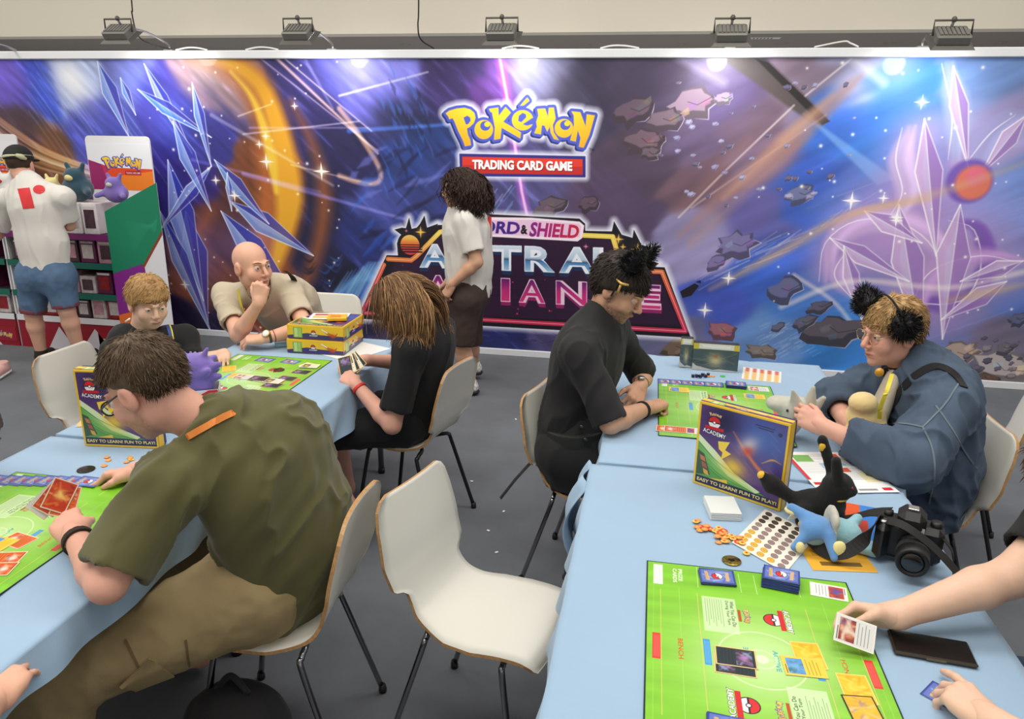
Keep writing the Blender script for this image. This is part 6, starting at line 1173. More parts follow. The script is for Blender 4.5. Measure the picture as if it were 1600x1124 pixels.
def person(lab, J, H, skin='fair', bulk=1., spine_r=(.165, .15, .168, .10), shirt=None, sleeve=.75, sl_r=.064, hem=.1, pants=None, leg_end=1., hands=None, hand_s=1., hand_h=.0036, fem=0., child=0., beard=0., bcol=(90, 62, 46), lid=.45, iris=(80, 95, 110), brow=(110, 80, 56), wr_amp=.005, cold=None, limb=1., pr=1., hh=.0042, body_h=.0065, shirt_name='shirt', sdir=(1, 0, .6), look=0., features=True, collar=True, sq=.68, long_sleeve=None, sl_open=True, cdisp=None, near_w=.8):
    t = thing('person', lab, 'person', tuple(J['pelvis']*V3(1, 1, 0)), 0.); sk = SKIN[skin] if isinstance(skin, str) else skin
    sp = [np.asarray(p_, float) for p_ in J['spine']]; rt = nrm(J['shR']-J['shL']); upv = nrm(sp[-1]-sp[0]); fwd = nrm(np.cross(upv, rt)); nb = sp[-1]
    V, Fa, Cc = [], [], []
    def put(v, f, c): 
        b = sum(len(x) for x in V); V.append(v); Fa.append(f+b); Cc.append(c)
    base = np.array(lin(sk)[:3])
    for S in 'LR':
        if J['hip'+S][2] < .65: J['hip'+S] = J['hip'+S]*V3(1, 1, 0)+V3(0, 0, max(J['hip'+S][2], .449+.098*limb*pr*.96))
    pel_r = min(.105*bulk, max(.07, J['hipL'][2]-.449)) if J['hipL'][2] < .7 else .105*bulk
    # trunk, arms and legs
    B = Field(); B.chain(sp, [r_*bulk*.80 for r_ in spine_r], .05, sq=(fwd, sq)); B.cone(J['shL'], J['shR'], .045*limb, .045*limb, .05); B.cone(nb, H.p(0, -.028, -.045), .052*H.s, .050*H.s, .03)
    ends = []
    for S in 'LR':
        sh, el, wr = J['sh'+S], J['el'+S], J['wr'+S]; B.cone(sh, el, .050*limb, .041*limb, .025); m_ = el+(wr-el)*.28; B.cone(el, m_, .040*limb, .042*limb, .015); B.cone(m_, wr, .042*limb, .0265*limb, .015)
        hp, kn, an = J['hip'+S], J['kn'+S], J['an'+S]; B.cone(hp, kn, .082*limb, .056*limb, .04); c_ = kn+(an-kn)*.3; fh_ = nrm((hands or {}).get(S, {}).get('fw', wr-el)); B.cone(wr, wr+fh_*.03, .0264*limb, .0235*limb, .018); B.cone(kn, c_, .053*limb, .057*limb, .02); B.cone(c_, an, .057*limb, .036*limb, .02); tf = J.get('toe'+S, an+fwd*V3(1, 1, 0)*.14+V3(0, 0, -.05)); B.cone(an-V3(0, 0, .03), tf, .036, .026, .03)
    pts = [sp[0], sp[-1], H.c]+[J[k+S] for S in 'LR' for k in ('sh', 'el', 'wr', 'hip', 'kn', 'an')]+[J['an'+S]-V3(0, 0, .09) for S in 'LR']; lo, hi = bounds(pts, .17); lo[2] = max(lo[2], .0)
    v, f = grow(B, lo, hi, body_h*1.5); hx = H.loc(v); an_ = nrm(H.p(0, -.028, -.045)-nb); al_ = (v-nb)@an_; keep = ~((al_ > .04) & (np.linalg.norm(v-nb-al_[:, None]*an_, axis=1) < .10) & (al_ < .3)); put(v, f[keep[f].all(1)], np.ones((len(v), 3))*base)
    # head
    hf = H.field(nb, fem, child); v, f = grow(hf, np.minimum(H.c-.15*H.s, nb-.05), np.maximum(H.c+.15*H.s, nb+.05), hh); put(v, f, H.colours(v, sk, beard, bcol))
    # hands
    for S in 'LR':
        hd = dict(hands.get(S, {})) if hands else {}; wr = J['wr'+S]; d = nrm(wr-J['el'+S]); fw_ = hd.pop('fw', d); do_ = hd.pop('dorsal', V3(0, 0, 1)); s_ = hand_s
        v, f, tips = hand_mesh(wr, fw_, do_, 1 if S == 'R' else -1, s_, hd.pop('curl', .5), hd.pop('thumb', .4), hd.pop('h', hand_h), fore=d, **hd); c = np.ones((len(v), 3))*base
        for tp in tips: w_ = np.exp(-((v-tp)**2).sum(1)/.011**2)[:, None]; c *= 1-w_*np.array([.0, .14, .14])
        put(v, f, c)
    link('body', np_mesh('body', np.concatenate(V), np.concatenate(Fa), [m_skin], True, col=np.concatenate(Cc)), t, True)
    if features: H.features(t, iris, brow, lid, sk, look)
    # shirt
    if shirt:
        S_ = Field(); S_.chain(sp, [r_*bulk for r_ in spine_r], .06, sq=(fwd, sq)); S_.cone(J['shL'], J['shR'], .060*limb, .060*limb, .05)
        for q in 'LR': S_.cone(nb-upv*.03, J['sh'+q], .060*limb, .052*limb, .05)
        for q in 'LR':
            sh, el, wr = J['sh'+q], J['el'+q], J['wr'+q]
            if long_sleeve is None:
                e = sh+(el-sh)*sleeve; S_.cone(sh, e, sl_r*1.04*limb, sl_r*limb, .03, cut=True)
                if sl_open: ds_ = nrm(el-sh); S_.cone(e-ds_*.022, e+ds_*.08, sl_r*limb-.013, sl_r*limb-.012, .003, 's')
            else:
                e = el+(wr-el)*long_sleeve; S_.cone(sh, el, sl_r*1.06*limb, sl_r*limb, .03); S_.cone(el, e, sl_r*limb, (sl_r*.78)*limb, .03, cut=True); ds_ = nrm(wr-el); S_.cone(e-ds_*.022, e+ds_*.08, sl_r*.78*limb-.013, sl_r*.78*limb-.012, .003, 's')
        S_.cone(nb-upv*.01+fwd*.012, H.p(0, -.01, -.06), .064*H.s, .074*H.s, .012, 's')
        hp_ = sp[0]-upv*hem; S_.op(lambda P: np.where(np.abs((P-sp[0])@rt) < .30, (hp_-P)@upv, -1.), 'i', .006)
        lo, hi = bounds([sp[0]-upv*hem, nb, J['shL'], J['shR']]+[J['el'+q] for q in 'LR']+([J['wr'+q] for q in 'LR'] if long_sleeve else []), .24*bulk)
        sd = nrm(sdir); A_ = np.eye(3)-.78*np.outer(sd, sd)
        def disp(v):
            q = (v-sp[0])@A_; n1 = fnoise(q*11+5, 2); n2 = vnoise(q*23+9); near = np.exp(-((v-sp[0])@upv/.16)**2)
            return np.maximum(-.0045, 1.5*wr_amp*(np.clip(1.-np.abs(n1)*1.5, 0, 1)**2.2-.25)+wr_amp*.5*n2+wr_amp*near_w*near*np.sin(((v-sp[0])@upv)*70+4*n1)*.6+(cdisp(v) if cdisp else 0))
        solid(shirt_name, S_, lo, hi, body_h, [shirt], t, disp)
    if pants:
        P_ = Field(); P_.cone(J['hipL'], J['hipR'], pel_r, pel_r, .05); P_.cone(sp[0]+upv*(.03 if sp[0][2] < .7 else -.02), sp[0]+(sp[1]-sp[0])*.5, spine_r[0]*bulk*.98, spine_r[0]*bulk*.93, .05, sq=(fwd, sq))
        for q in 'LR':
            hp, kn, an = J['hip'+q], J['kn'+q], J['an'+q]; lr = .098*limb*pr
            if leg_end <= 1: e = hp+(kn-hp)*leg_end; P_.cone(hp, e, lr*1.02, lr*(.86 if leg_end > .8 else .95), .05, cut=True)
            else: P_.cone(hp, kn, lr*1.0, lr*.78, .05); e = kn+(an-kn)*(leg_end-1); P_.cone(kn, e, lr*.76, lr*.62, .04, cut=True)
        lo, hi = bounds([sp[0], sp[1]]+[J[k+q] for q in 'LR' for k in ('hip', 'kn', 'an')], .15); lo[2] = max(lo[2], 0)
        solid('trousers' if leg_end > 1 else 'shorts', P_, lo, hi, body_h*1.35, [pants], t, lambda v: .005*(1-2*np.abs(vnoise(v*np.array([14, 14, 9]))))+.002*vnoise(v*40))
    return t
def shoes(t, J, m, sole, S='LR', nm='shoe'):
    for q in S:
        an = J['an'+q]; d = nrm((J['toe'+q]-an)*V3(1, 1, 0)); g = V3(an[0], an[1], max(0., an[2]-.09)); F = Field().cone(g+V3(0, 0, .05)-d*.02, g+V3(0, 0, .042)+d*.16, .046, .036, .02).cone(g+V3(0, 0, .06), g+V3(0, 0, .10), .046, .048, .02).plane(g+V3(0, 0, .014), (0, 0, -1)).plane(g+V3(0, 0, .105), (0, 0, 1))
        o = solid(nm, F, g-.14+V3(0, 0, .12), g+.24*np.abs(d)+.14, .006, [m], t); F2 = Field().cone(g+V3(0, 0, .035)-d*.025, g+V3(0, 0, .03)+d*.162, .052, .041, .02, sq=None).plane(g+V3(0, 0, .024), (0, 0, 1), .003).plane(g+V3(0, 0, .001), (0, 0, -1), .003); solid('sole', F2, g-.15+V3(0, 0, .14), g+.24*np.abs(d)+.14, .006, [sole], o)
def wristband(t, J, S, r, w_, m, off=.03, nm='wristband'):
    wr, d = J['wr'+S], nrm(J['wr'+S]-J['el'+S]); F = Field().cone(wr-d*(off+w_), wr-d*off, r, r*.97, .002, cut=True, cut0=True).cone(wr-d*(off+w_+.02), wr-d*(off-.02), r-.006, r-.006, .001, 's'); p_ = wr-d*off
    return solid(nm, F, p_-.06, p_+.06, .003, [m], t)
def neck_band(t, pts, w_, m, nm='lanyard', up=(0, 0, 1)):
    P_ = bez(pts, 30); v = []
    for i, p_ in enumerate(P_):
        tg = nrm(P_[min(i+1, len(P_)-1)]-P_[max(i-1, 0)]); u_ = nrm(np.cross(tg, up if abs(np.dot(tg, up)) < .95 else (0, 1, 0))); n_ = np.cross(tg, u_); v += [p_-u_*w_/2-n_*.001, p_+u_*w_/2-n_*.001, p_+u_*w_/2+n_*.001, p_-u_*w_/2+n_*.001]
    n = len(P_); f = [(i*4+k, i*4+(k+1) % 4, i*4+4+(k+1) % 4, i*4+4+k) for i in range(n-1) for k in range(4)]; return link(nm, np_mesh(nm, v, f, [m], False), t, True)
def spectacles(t, H, m, rx=.024, rz=.017, wire=.0016, nm='glasses', glass=True):
    o = None
    for q in (-1, 1):
        c = [H.p(q*.033+rx*math.cos(a), .101-.004*abs(math.cos(a)), .002+rz*math.sin(a)*(1 if math.sin(a) < 0 else .85)) for a in np.linspace(0, 2*math.pi, 21)]
        r_ = MB().tube(c, wire*H.s, 6, False)
        r_.tube(bez([H.p(q*(.033+rx), .098, .006), H.p(q*.072, .06, .010), H.p(q*.080, -.005, .012), H.p(q*.078, -.03, -.01)], 12), wire*H.s, 6)
        if q < 0: o = r_
        else:
            o.v, off = o.v+r_.v, len(o.v); o.f += [tuple(i+off for i in ff) for ff in r_.f]; o.m += r_.m; o.sm += r_.sm
    o.tube([H.p(-.010, .101, .008), H.p(0, .104, .011), H.p(.010, .101, .008)], wire*H.s, 6); g = o.obj(nm, [m], t, True)
    if glass:
        for q in (-1, 1):
            c = [H.p(q*.033+rx*math.cos(a), .101-.004*abs(math.cos(a)), .002+rz*math.sin(a)*(1 if math.sin(a) < 0 else .85)) for a in np.linspace(0, 2*math.pi, 21)[:-1]]; link('lens', np_mesh('lens', c, [tuple(range(20))], [glass_m], False), g, True)
    return g
X_ = lambda d: {k: np.asarray(v, float) if not isinstance(v, list) else v for k, v in d.items()}
def legs(J, hL, hR, kL, kR, aL, aR): J.update(hipL=V3(*hL), hipR=V3(*hR), knL=V3(*kL), knR=V3(*kR), anL=V3(*aL), anR=V3(*aR)); return J
m_olive = mat('olive shirt cotton', (90, 87, 47), .85, bump=.25, bscale=700, var=.05, vscale=8, sheen=.2); m_khaki = mat('khaki cotton', (158, 138, 98), .85, bump=.3, bscale=600, var=.06, vscale=7); m_blk = mat('black cotton', (19, 19, 20), .85, bump=.25, bscale=600, sheen=.06); m_blk2 = mat('black shirt twill', (23, 22, 23), .8, bump=.25, bscale=800, sheen=.06); m_wht = mat('white cotton', (226, 222, 214), .85, bump=.2, bscale=600)
m_beigesh = mat('beige shirt cotton', (198, 184, 160), .85, bump=.2, bscale=700); m_den = mat('blue denim', (72, 88, 108), .85, bump=.4, bscale=900, var=.16, vscale=9); m_jean = mat('dark jeans', (52, 66, 92), .85, bump=.35, bscale=900, var=.14, vscale=8); m_brn = mat('brown shorts cloth', (62, 48, 42), .85, bump=.25, bscale=600); m_dshort = mat('denim shorts', (84, 112, 142), .85, bump=.35, bscale=800, var=.14, vscale=10)
# 1 ---- man in the olive shirt, seen from behind
H = Head(aty(228, 606, 1.63), (-.86, .05, -.52), (-.50, .0, .86), 1.06)
J = dict(pelvis=V3(-1.03, 1.83, .52), spine=[V3(-1.03, 1.83, .54), V3(-.985, 1.82, .72), V3(-1.03, 1.775, .93), V3(-1.10, 1.70, 1.055)], shL=V3(-1.16, 1.53, .985), shR=V3(-1.05, 1.96, 1.0), elL=V3(-1.225, 1.36, .80), elR=V3(-1.33, 2.02, .80), wrL=aty(118, 838, 1.52), wrR=V3(-1.56, 1.945, .795))
legs(J, (-1.06, 1.70, .54), (-1.06, 1.94, .54), (-1.46, 1.38, .47), (-1.5, 1.95, .5), (-1.44, 1.30, .1), (-1.45, 1.98, .1)); J['toeL'] = V3(-1.58, 1.26, .03); J['toeR'] = V3(-1.62, 1.98, .03)
ol = person('man with dark-rimmed glasses and olive shirt seen from behind, holding orange cards', J, H, 'pink', 1.22, (.172, .168, .176, .10), m_olive, .86, .071, .085, m_khaki, 1.9, dict(L=dict(fw=nrm(V3(-.75, .55, .12)), dorsal=V3(.25, -.55, .8), curl=.85, thumb=.7), R=dict(fw=V3(-.97, -.1, -.2), dorsal=V3(-.15, .3, .95), curl=.55, thumb=.5)), 1.06, beard=.55, bcol=(120, 84, 62), lid=.8, wr_amp=.010, limb=1.12, pr=1.22, near_w=.25, hh=.004, body_h=.006, sdir=(.5, .25, .8), brow=(90, 66, 48))
hm = hair_mat('dark brown hair', (88, 70, 50)); o, v, f, n = hair_cap(H, ol, hm, .013, .0025, (50, 50, 14), nape=-.035, side=.03, temple=.055, front=.07)
short_strands(H, ol, hm, v, f, n, 9000, .03, lambda x, y, z: (x*8, (y+.045)*8, -.5 if z < .08 else -.1), 1, .0011, .10, .25, .16); 
spectacles(ol, H, m_gl, .025, .019, .0022); wristband(ol, J, 'L', .041, .022, mat('dark brown braided band', (48, 34, 28), .8, bump=.5, bscale=300), .02)
nb_ = J['spine'][-1]; up_ = nrm(H.p(0, -.028, -.045)-nb_); lf_ = nrm(J['shL']-J['shR']); bk_ = nrm(np.cross(up_, lf_)); bk_ = bk_ if bk_[0] > 0 else -bk_; snap(ol, 'shirt', [nb_+up_*.04+.109*(bk_*math.cos(a)+lf_*math.sin(a)) for a in np.linspace(-.3, 2.3, 26)], .017, mat('orange lanyard', (232, 138, 60), .6), 'lanyard')
cw = J['wrL']+nrm(V3(-.75, .55, .12))*.11
for k, (dx, a) in enumerate(((0, .0), (-.03, .28), (-.055, .5), (.02, -.2))):
    cardM('fire' if k in (0, 1) else ('red' if k == 2 else 'orange'), cw+V3(-.02+dx*.5, .02+dx*.25, .05-.006*k), (math.cos(a+.5)*.85, .4, -math.sin(a+.5)), (.25, .5, .9), ['front orange-red card', 'second orange card', 'pale picture card', 'rearmost orange card'][k]+' fanned in the hand of the man in olive', 'cards held by the man in olive')
drape(ol, 'trousers', [(210, 1050), (240, 1065), (270, 1085)], .10, m_khaki, 'pocket_flap', .006); drape(ol, 'trousers', [(196, 1000), (215, 1040), (240, 1090)], .006, mat('khaki seam', (112, 94, 62), .9), 'seam', .002); drape(ol, 'trousers', [(290, 1000), (300, 1050), (340, 1082), (400, 1078)], .006, mat('khaki seam', (112, 94, 62), .9), 'seam', .002)
# 2 ---- dark-haired man in black with furry ears
H = Head(aty(968, 452, 2.93), (.82, -.32, -.44), (.42, -.10, .9), 1.03)
J = dict(pelvis=V3(-.24, 2.93, .52), spine=[V3(-.24, 2.93, .53), V3(-.265, 2.93, .74), V3(-.215, 2.93, .98), V3(-.17, 2.94, 1.14)], shL=V3(-.13, 3.12, 1.05), shR=V3(-.235, 2.74, 1.05), elL=V3(.01, 3.20, .83), elR=V3(-.10, 2.665, .805), wrL=aty(1001, 603, 3.06), wrR=V3(.04, 2.89, .795))
legs(J, (-.20, 3.03, .53), (-.20, 2.83, .53), (.2, 3.05, .53), (.2, 2.82, .53), (.12, 3.05, .1), (-.2, 2.8, .1)); J['toeL'] = V3(.27, 3.05, .03); J['toeR'] = V3(-.05, 2.78, .03)
dk = person('dark-haired bearded man in black shirt with furry black ears, arms on the far right table', J, H, 'tan', 1.12, (.17, .155, .172, .095), m_blk2, .99, .062, .12, m_blk, 1.9, dict(L=dict(fw=V3(-.25, -.85, -.4), dorsal=V3(.6, -.2, .7), curl=.7), R=dict(fw=V3(.5, .85, -.05), dorsal=V3(-.25, -.1, .95), curl=1.15, thumb=.8)), 1.03, beard=.75, bcol=(66, 46, 34), lid=.85, wr_amp=.006, near_w=.3, sdir=(.5, .2, .8), iris=(70, 50, 36), brow=(40, 30, 24), limb=1.04)
hm2 = hair_mat('near-black brown hair', (50, 40, 34)); o, v, f, n = hair_cap(H, dk, hm2, .022, .005, (40, 40, 12), nape=-.08, side=.008, temple=.03, front=.05)
short_strands(H, dk, hm2, v, f, n, 6500, .036, lambda x, y, z: (x*6, .7 if y > .03 else (y-.02)*8, -1.0 if z < .08 else -.2), 2, .0013, .12, .4, .2)
def fur_ear(t, c, ax, r, hgt, m, seed, nm='furry_ear'):
    F = Field().cone(c, c+nrm(ax)*hgt, r, r*.35, .02); lo, hi = bounds([c, c+nrm(ax)*hgt], r*1.3); v, f = grow(F, lo, hi, .005); o = link(nm, np_mesh(nm, v, f, [m], True, col=np.ones((len(v), 3))*.8), t, True); n = vnormals(v, f); i = np.random.RandomState(seed).randint(0, len(v), 800)
    s_ = strands('fur', v[i], n[i]+nrm(ax)*.5, .028, o, m, .0011, .1, None, 3, jit=.35, seed=seed, taper=.05); s_['kind'] = 'stuff'
bf = hair_mat('black fur', (18, 17, 18)); fur_ear(dk, H.p(.055, .01, .115), H.R@V3(.25, .1, 1), .036, .075, bf, 3); fur_ear(dk, H.p(-.055, .01, .115), H.R@V3(-.25, .1, 1), .036, .075, bf, 4)
MB().tube([H.p(q[0], q[1], q[2]) for q in ((.094, .012, -.01), (.098, .012, .05), (.07, .012, .115), (0, .012, .148), (-.07, .012, .115), (-.098, .012, .05), (-.094, .012, -.01))], .004, 6).obj('headband', [m_blk], dk, True)
mg = mat('brass ornament', (206, 168, 96), .3, .6); k_ = MB(); k_.tube([H.p(.103, .03, .008), H.p(.106, .026, .055)], .005, 8); k_.tube([H.p(.104, .0, .058), H.p(.108, .026, .055), H.p(.104, .052, .066)], [.003, .007, .004], 8); k_.obj('hair_ornament', [mg], dk, True)
wristband(dk, J, 'R', .037, .016, mat('black wristband', (22, 22, 22), .8, bump=.4, bscale=300), .035); wristband(dk, J, 'L', .033, .014, m_blk, .02, 'watch_strap'); q_ = J['wrL']+V3(.0, -.0, .036); MB().rot(q_).lathe([(.016, -.004), (.017, .002), (.015, .005)], 16).obj('watch', [m_sil], dk, False).matrix_parent_inverse = dk.matrix_basis.inverted()
F = Field()   # shirt collar, waist belt, coat skirts
cn_ = J['spine'][-1]; solid('collar', Field().cone(cn_-V3(.02, 0, .03), cn_+V3(.02, -.01, .035), .075, .069, .01, cut=True, cut0=True).cone(cn_-V3(.04, 0, .05), cn_+V3(.05, -.02, .08), .066, .062, .002, 's'), cn_-.12, cn_+.12, .004, [m_blk2], dk)
solid('belt', Field().cone(V3(-.255, 2.93, .655), V3(-.255, 2.93, .715), .222, .222, .02, sq=((1, 0, 0), .72), cut=True, cut0=True), V3(-.6, 2.65, .6), V3(0, 3.2, .8), .006, [mat('black webbing belt', (36, 38, 34), .7, bump=.3, bscale=500)], dk)
solid('coat_skirt', Field().cone(V3(-.25, 2.93, .66), V3(-.21, 2.93, .47), .20, .215, .05, sq=((1, 0, 0), .8), cut=True).cone(V3(-.3, 2.80, .6), V3(.02, 2.79, .55), .10, .09, .05).cone(V3(-.3, 3.05, .6), V3(.02, 3.06, .55), .10, .09, .05), V3(-.62, 2.6, .42), V3(.2, 3.3, .85), .007, [m_blk2], dk, lambda v: .006*(1-2*np.abs(vnoise(v*np.array([16, 16, 5])))))
mbt = mat('black metal button', (70, 70, 70), .25, .8)
for px, py in ((909, 668), (915, 688)): MB().rot(aty(px, py, 2.71)+V3(0, .0, 0), 0, 1.57).lathe([(.010, -.006), (.011, .0), (.008, .004)], 14).obj('button', [mbt], dk, False).matrix_parent_inverse = dk.matrix_basis.inverted()
a, b = aty(829, 722, 2.8), aty(782, 779, 2.75); o = MB().tube([a+V3(.03, .02, .03), (a+b)/2+V3(0, 0, .004), b], .012, 8, True, (1, .25)).obj('hanging_strap', [m_blk2], dk, True)
shoes(dk, J, m_blk, m_foot, 'R')
# 3 ---- long-haired person in black T-shirt
H = Head(aty(607, 474, 3.13)+V3(.042, 0, 0), (-.96, .10, -.22), (-.2, .0, .97), 1.0)
J = dict(pelvis=V3(-1.11, 3.2, .52), spine=[V3(-1.10, 3.2, .53), V3(-1.04, 3.2, .70), V3(-1.02, 3.18, .90), V3(-1.04, 3.16, 1.02)], shL=V3(-1.045, 2.995, .945), shR=V3(-1.01, 3.33, .945), elL=aty(606, 664, 2.93), elR=V3(-1.12, 3.42, .74), wrL=aty(556, 601, 3.03), wrR=aty(573, 563, 3.22))
for k_ in ('shL', 'shR', 'pelvis'): J[k_] = J[k_]+V3(.05, 0, 0)
J['spine'] = [q_+V3(.05, 0, 0) for q_ in J['spine']]; J['elL'] = J['elL']+V3(.02, 0, 0); J['elR'] = J['elR']+V3(.02, 0, 0)
legs(J, (-1.08, 3.10, .53), (-1.08, 3.3, .53), (-1.50, 2.98, .50), (-1.52, 3.3, .5), (-1.22, 2.90, .10), (-1.45, 3.3, .1)); J['toeL'] = V3(-1.36, 2.88, .03); J['toeR'] = V3(-1.6, 3.3, .03)
gl = person('person with long light brown hair and black T-shirt seen from the side, holding cards', J, H, 'pink', .98, (.165, .15, .160, .085), m_blk, .80, .066, .06, m_blk, 1.0, dict(L=dict(fw=V3(-.75, .55, .25), dorsal=V3(.3, -.6, .6), curl=.8, thumb=.6), R=dict(fw=V3(-.95, -.15, 0), dorsal=V3(-.1, .5, .8), curl=.7, thumb=.6)), .95, fem=1, lid=.8, wr_amp=.006, near_w=.3, sdir=(0, .2, 1), brow=(140, 104, 70))
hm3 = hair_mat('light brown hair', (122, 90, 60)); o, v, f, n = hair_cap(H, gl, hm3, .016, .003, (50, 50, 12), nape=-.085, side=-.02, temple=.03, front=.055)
CF_ = Field(); H.E(CF_, (0, -.018, .037), (.086, .104, .094)); CF_.chain(J['spine'][1:], [.12, .125, .07], .05); CF_.cone(J['shL'], J['shR'], .062, .062, .04); CF_.cone(H.p(0, -.02, -.05), J['spine'][-1], .056, .06, .03); CF_.cone(J['shL'], J['elL'], .066, .06, .03)
def long_hair(H, t, hm, n_, L, seed, curl, curlf, w_, coll, part=0., nseg=12, jit=.08, back=.5):
    r = np.random.RandomState(seed); d = r.randn(n_*6, 3); d /= np.linalg.norm(d, axis=1)[:, None]; q = d*np.array([.088, .108, .098])+np.array([0, -.018, .037]); q = q[(hairline(q, .07, -.01, -.05, .045) > 0)][:n_]
    sd = np.where(np.abs(q[:, :1]-part) < .004, np.sign(r.randn(len(q), 1)), np.sign(q[:, :1]-part)); loc = np.concatenate([sd*1.0, np.full((len(q), 1), -back)+.0*q[:, 1:2], np.full((len(q), 1), -.35)], 1)
    P = np.array([H.p(*a) for a in q]); D = loc@H.R.T; ln = np.full(len(q), L)*(.72+.28*np.clip((q[:, 2]+.06)/.18, 0, 1)); o = strands('hair', P, D, ln, t, hm, w_, 1.5, coll, nseg, curl, curlf, jit, .22, seed, .3); return o
long_hair(H, gl, hm3, 2100, .29, 5, .008, 24, .0022, CF_, back=1.3); hl = hair_mat('hair tips painted as lit', (176, 136, 90)); long_hair(H, gl, hl, 340, .31, 6, .012, 22, .0022, CF_, back=1.3)  # paler strands put the lit look of the hair ends into the colour
wristband(gl, J, 'L', .034, .016, mat('red wristband', (214, 48, 40), .5), .02)
cw = J['wrL']+V3(-.06, .08, .06)
for k in range(5): cardM('cream' if k % 2 else 'dark', cw+V3(.012*k-.02, .004*k, .004*k), (math.cos(.5+.16*k), .2, math.sin(.5+.16*k)*.5), (-.25, .5, .85), ['first', 'second', 'third', 'fourth', 'fifth'][k]+' card from the left in the hand of the long-haired person', 'cards held by the long-haired person')
# 4 ---- fair-haired boy
H = Head(aty(232, 474, 3.10), (.78, -.58, -.20), (.18, -.12, .97), 1.0)
J = dict(pelvis=V3(-2.45, 3.02, .5), spine=[V3(-2.46, 3.04, .52), V3(-2.45, 3.05, .66), V3(-2.41, 3.08, .80), V3(-2.375, 3.10, .885)], shL=aty(290, 520, 3.20), shR=aty(192, 530, 3.0), elL=aty(304, 566, 3.14), elR=V3(-2.35, 2.86, .70), wrL=V3(-2.02, 3.22, .79), wrR=V3(-2.12, 2.80, .79))
J['shL'][2] -= .02; legs(J, (-2.42, 3.12, .52), (-2.42, 2.95, .52), (-2.05, 3.12, .5), (-2.05, 2.95, .5), (-2.05, 3.12, .1), (-2.05, 2.95, .1))
by = person('fair-haired boy in black T-shirt with yellow and blue lanyard at the far left table', J, H, 'light', .86, (.15, .14, .15, .08), m_blk, .8, .058, .06, m_jean, 1.9, dict(L=dict(fw=V3(.3, -.9, -.1), dorsal=V3(0, 0, 1), curl=.6), R=dict(fw=V3(.9, -.2, -.1), curl=.5)), .88, child=1, hand_h=.0042, fem=.6, lid=.55, wr_amp=.004, limb=.85, brow=(170, 130, 84), iris=(60, 76, 92))
hm4 = hair_mat('sandy blond hair', (184, 144, 92)); o, v, f, n = hair_cap(H, by, hm4, .018, .0015, (40, 40, 8), nape=-.06, side=-.006, temple=.022, front=.044); short_strands(H, by, hm4, v, f, n, 5200, .032, lambda x, y, z: ((.8 if y > .02 else x*6), (y+.03)*6, -.8 if z < .08 else -.2), 4, .0013, .06, .2, .15)
ly = mat('yellow lanyard', (222, 206, 60), .6); drape(by, 'shirt', [(217, 498), (225, 508), (232, 518), (238, 530)], .014, ly, 'lanyard', .003); drape(by, 'shirt', [(254, 494), (259, 504), (264, 516), (268, 530)], .016, mat('blue lanyard', (44, 70, 140), .6), 'lanyard', .003); drape(by, 'shirt', [(259, 496), (264, 506), (268, 516), (271, 530)], .006, ly, 'lanyard_edge', .004)
MB().tube([aty(196, 503, 2.93), aty(203, 498, 2.93)], .004, 6).obj('white_mark', [m_paper], by, True)
# 5 ---- bald man with hand on chin
H = Head(aty(394, 416, 3.66), (.90, -.43, .0), (.0, -.05, .99), 1.08)
J = dict(pelvis=V3(-2.02, 4.12, .52), spine=[V3(-2.02, 4.10, .54), V3(-2.02, 4.03, .72), V3(-2.04, 3.90, .90), V3(-2.09, 3.76, 1.0)], shL=aty(450, 452, 3.80), shR=aty(352, 462, 3.78), elL=aty(478, 512, 3.58), elR=aty(372, 524, 3.50), wrL=aty(415, 528, 3.44), wrR=aty(404, 474, 3.46))
legs(J, (-1.92, 4.08, .53), (-2.12, 4.08, .53), (-1.9, 3.66, .52), (-2.14, 3.66, .52), (-1.9, 3.7, .1), (-2.14, 3.7, .1)); J['toeL'] = V3(-1.9, 3.55, .03); J['toeR'] = V3(-2.14, 3.55, .03)
bd = person('bald man in a beige shirt, chin on his fist, wearing a watch', J, H, 'fair', 1.05, (.165, .15, .17, .10), m_beigesh, .72, .068, .05, m_jean, 1.9, dict(L=dict(fw=nrm(V3(-.95, -.1, -.1)), dorsal=V3(0, -.2, 1), curl=.5), R=dict(fw=nrm(V3(.12, .12, .98)), dorsal=V3(.2, -.95, .1), curl=1.3, thumb=.6)), 1.02, beard=.16, bcol=(120, 90, 74), hand_h=.0042, lid=.4, wr_amp=.005, brow=(150, 116, 90), look=.6)
ms_ = mat('shaved scalp', (176, 138, 118), .6); wristband(bd, J, 'L', .034, .014, mat('olive watch strap', (70, 74, 50), .7), .012, 'watch_strap'); d_ = nrm(V3(-.1, -.75, .65)); q_ = J['wrL']-nrm(J['wrL']-J['elL'])*.02+d_*.036
ax = nrm(np.cross(d_, (0, 0, 1))); MB().frame(q_, ax, np.cross(d_, ax), d_).lathe([(.02, -.006), (.022, 0), (.021, .004), (.019, .005)], 20).obj('watch_case', [mg], bd, True); MB().frame(q_, ax, np.cross(d_, ax), d_).lathe([(.018, .0045), (.017, .006)], 20).obj('watch_face', [m_paper], bd, True)
wristband(bd, J, 'L', .033, .006, mat('red cord', (160, 40, 36), .7), .04, 'cord_bracelet'); neck_band(bd, [aty(372, 452, 3.62), aty(378, 480, 3.62), aty(392, 500, 3.66), aty(399, 470, 3.66)], .012, mat('yellow lanyard', (222, 206, 60), .6)); neck_band(bd, [aty(446, 424, 3.70), aty(456, 432, 3.74), aty(462, 444, 3.80)], .03, m_blk, 'bag_strap')
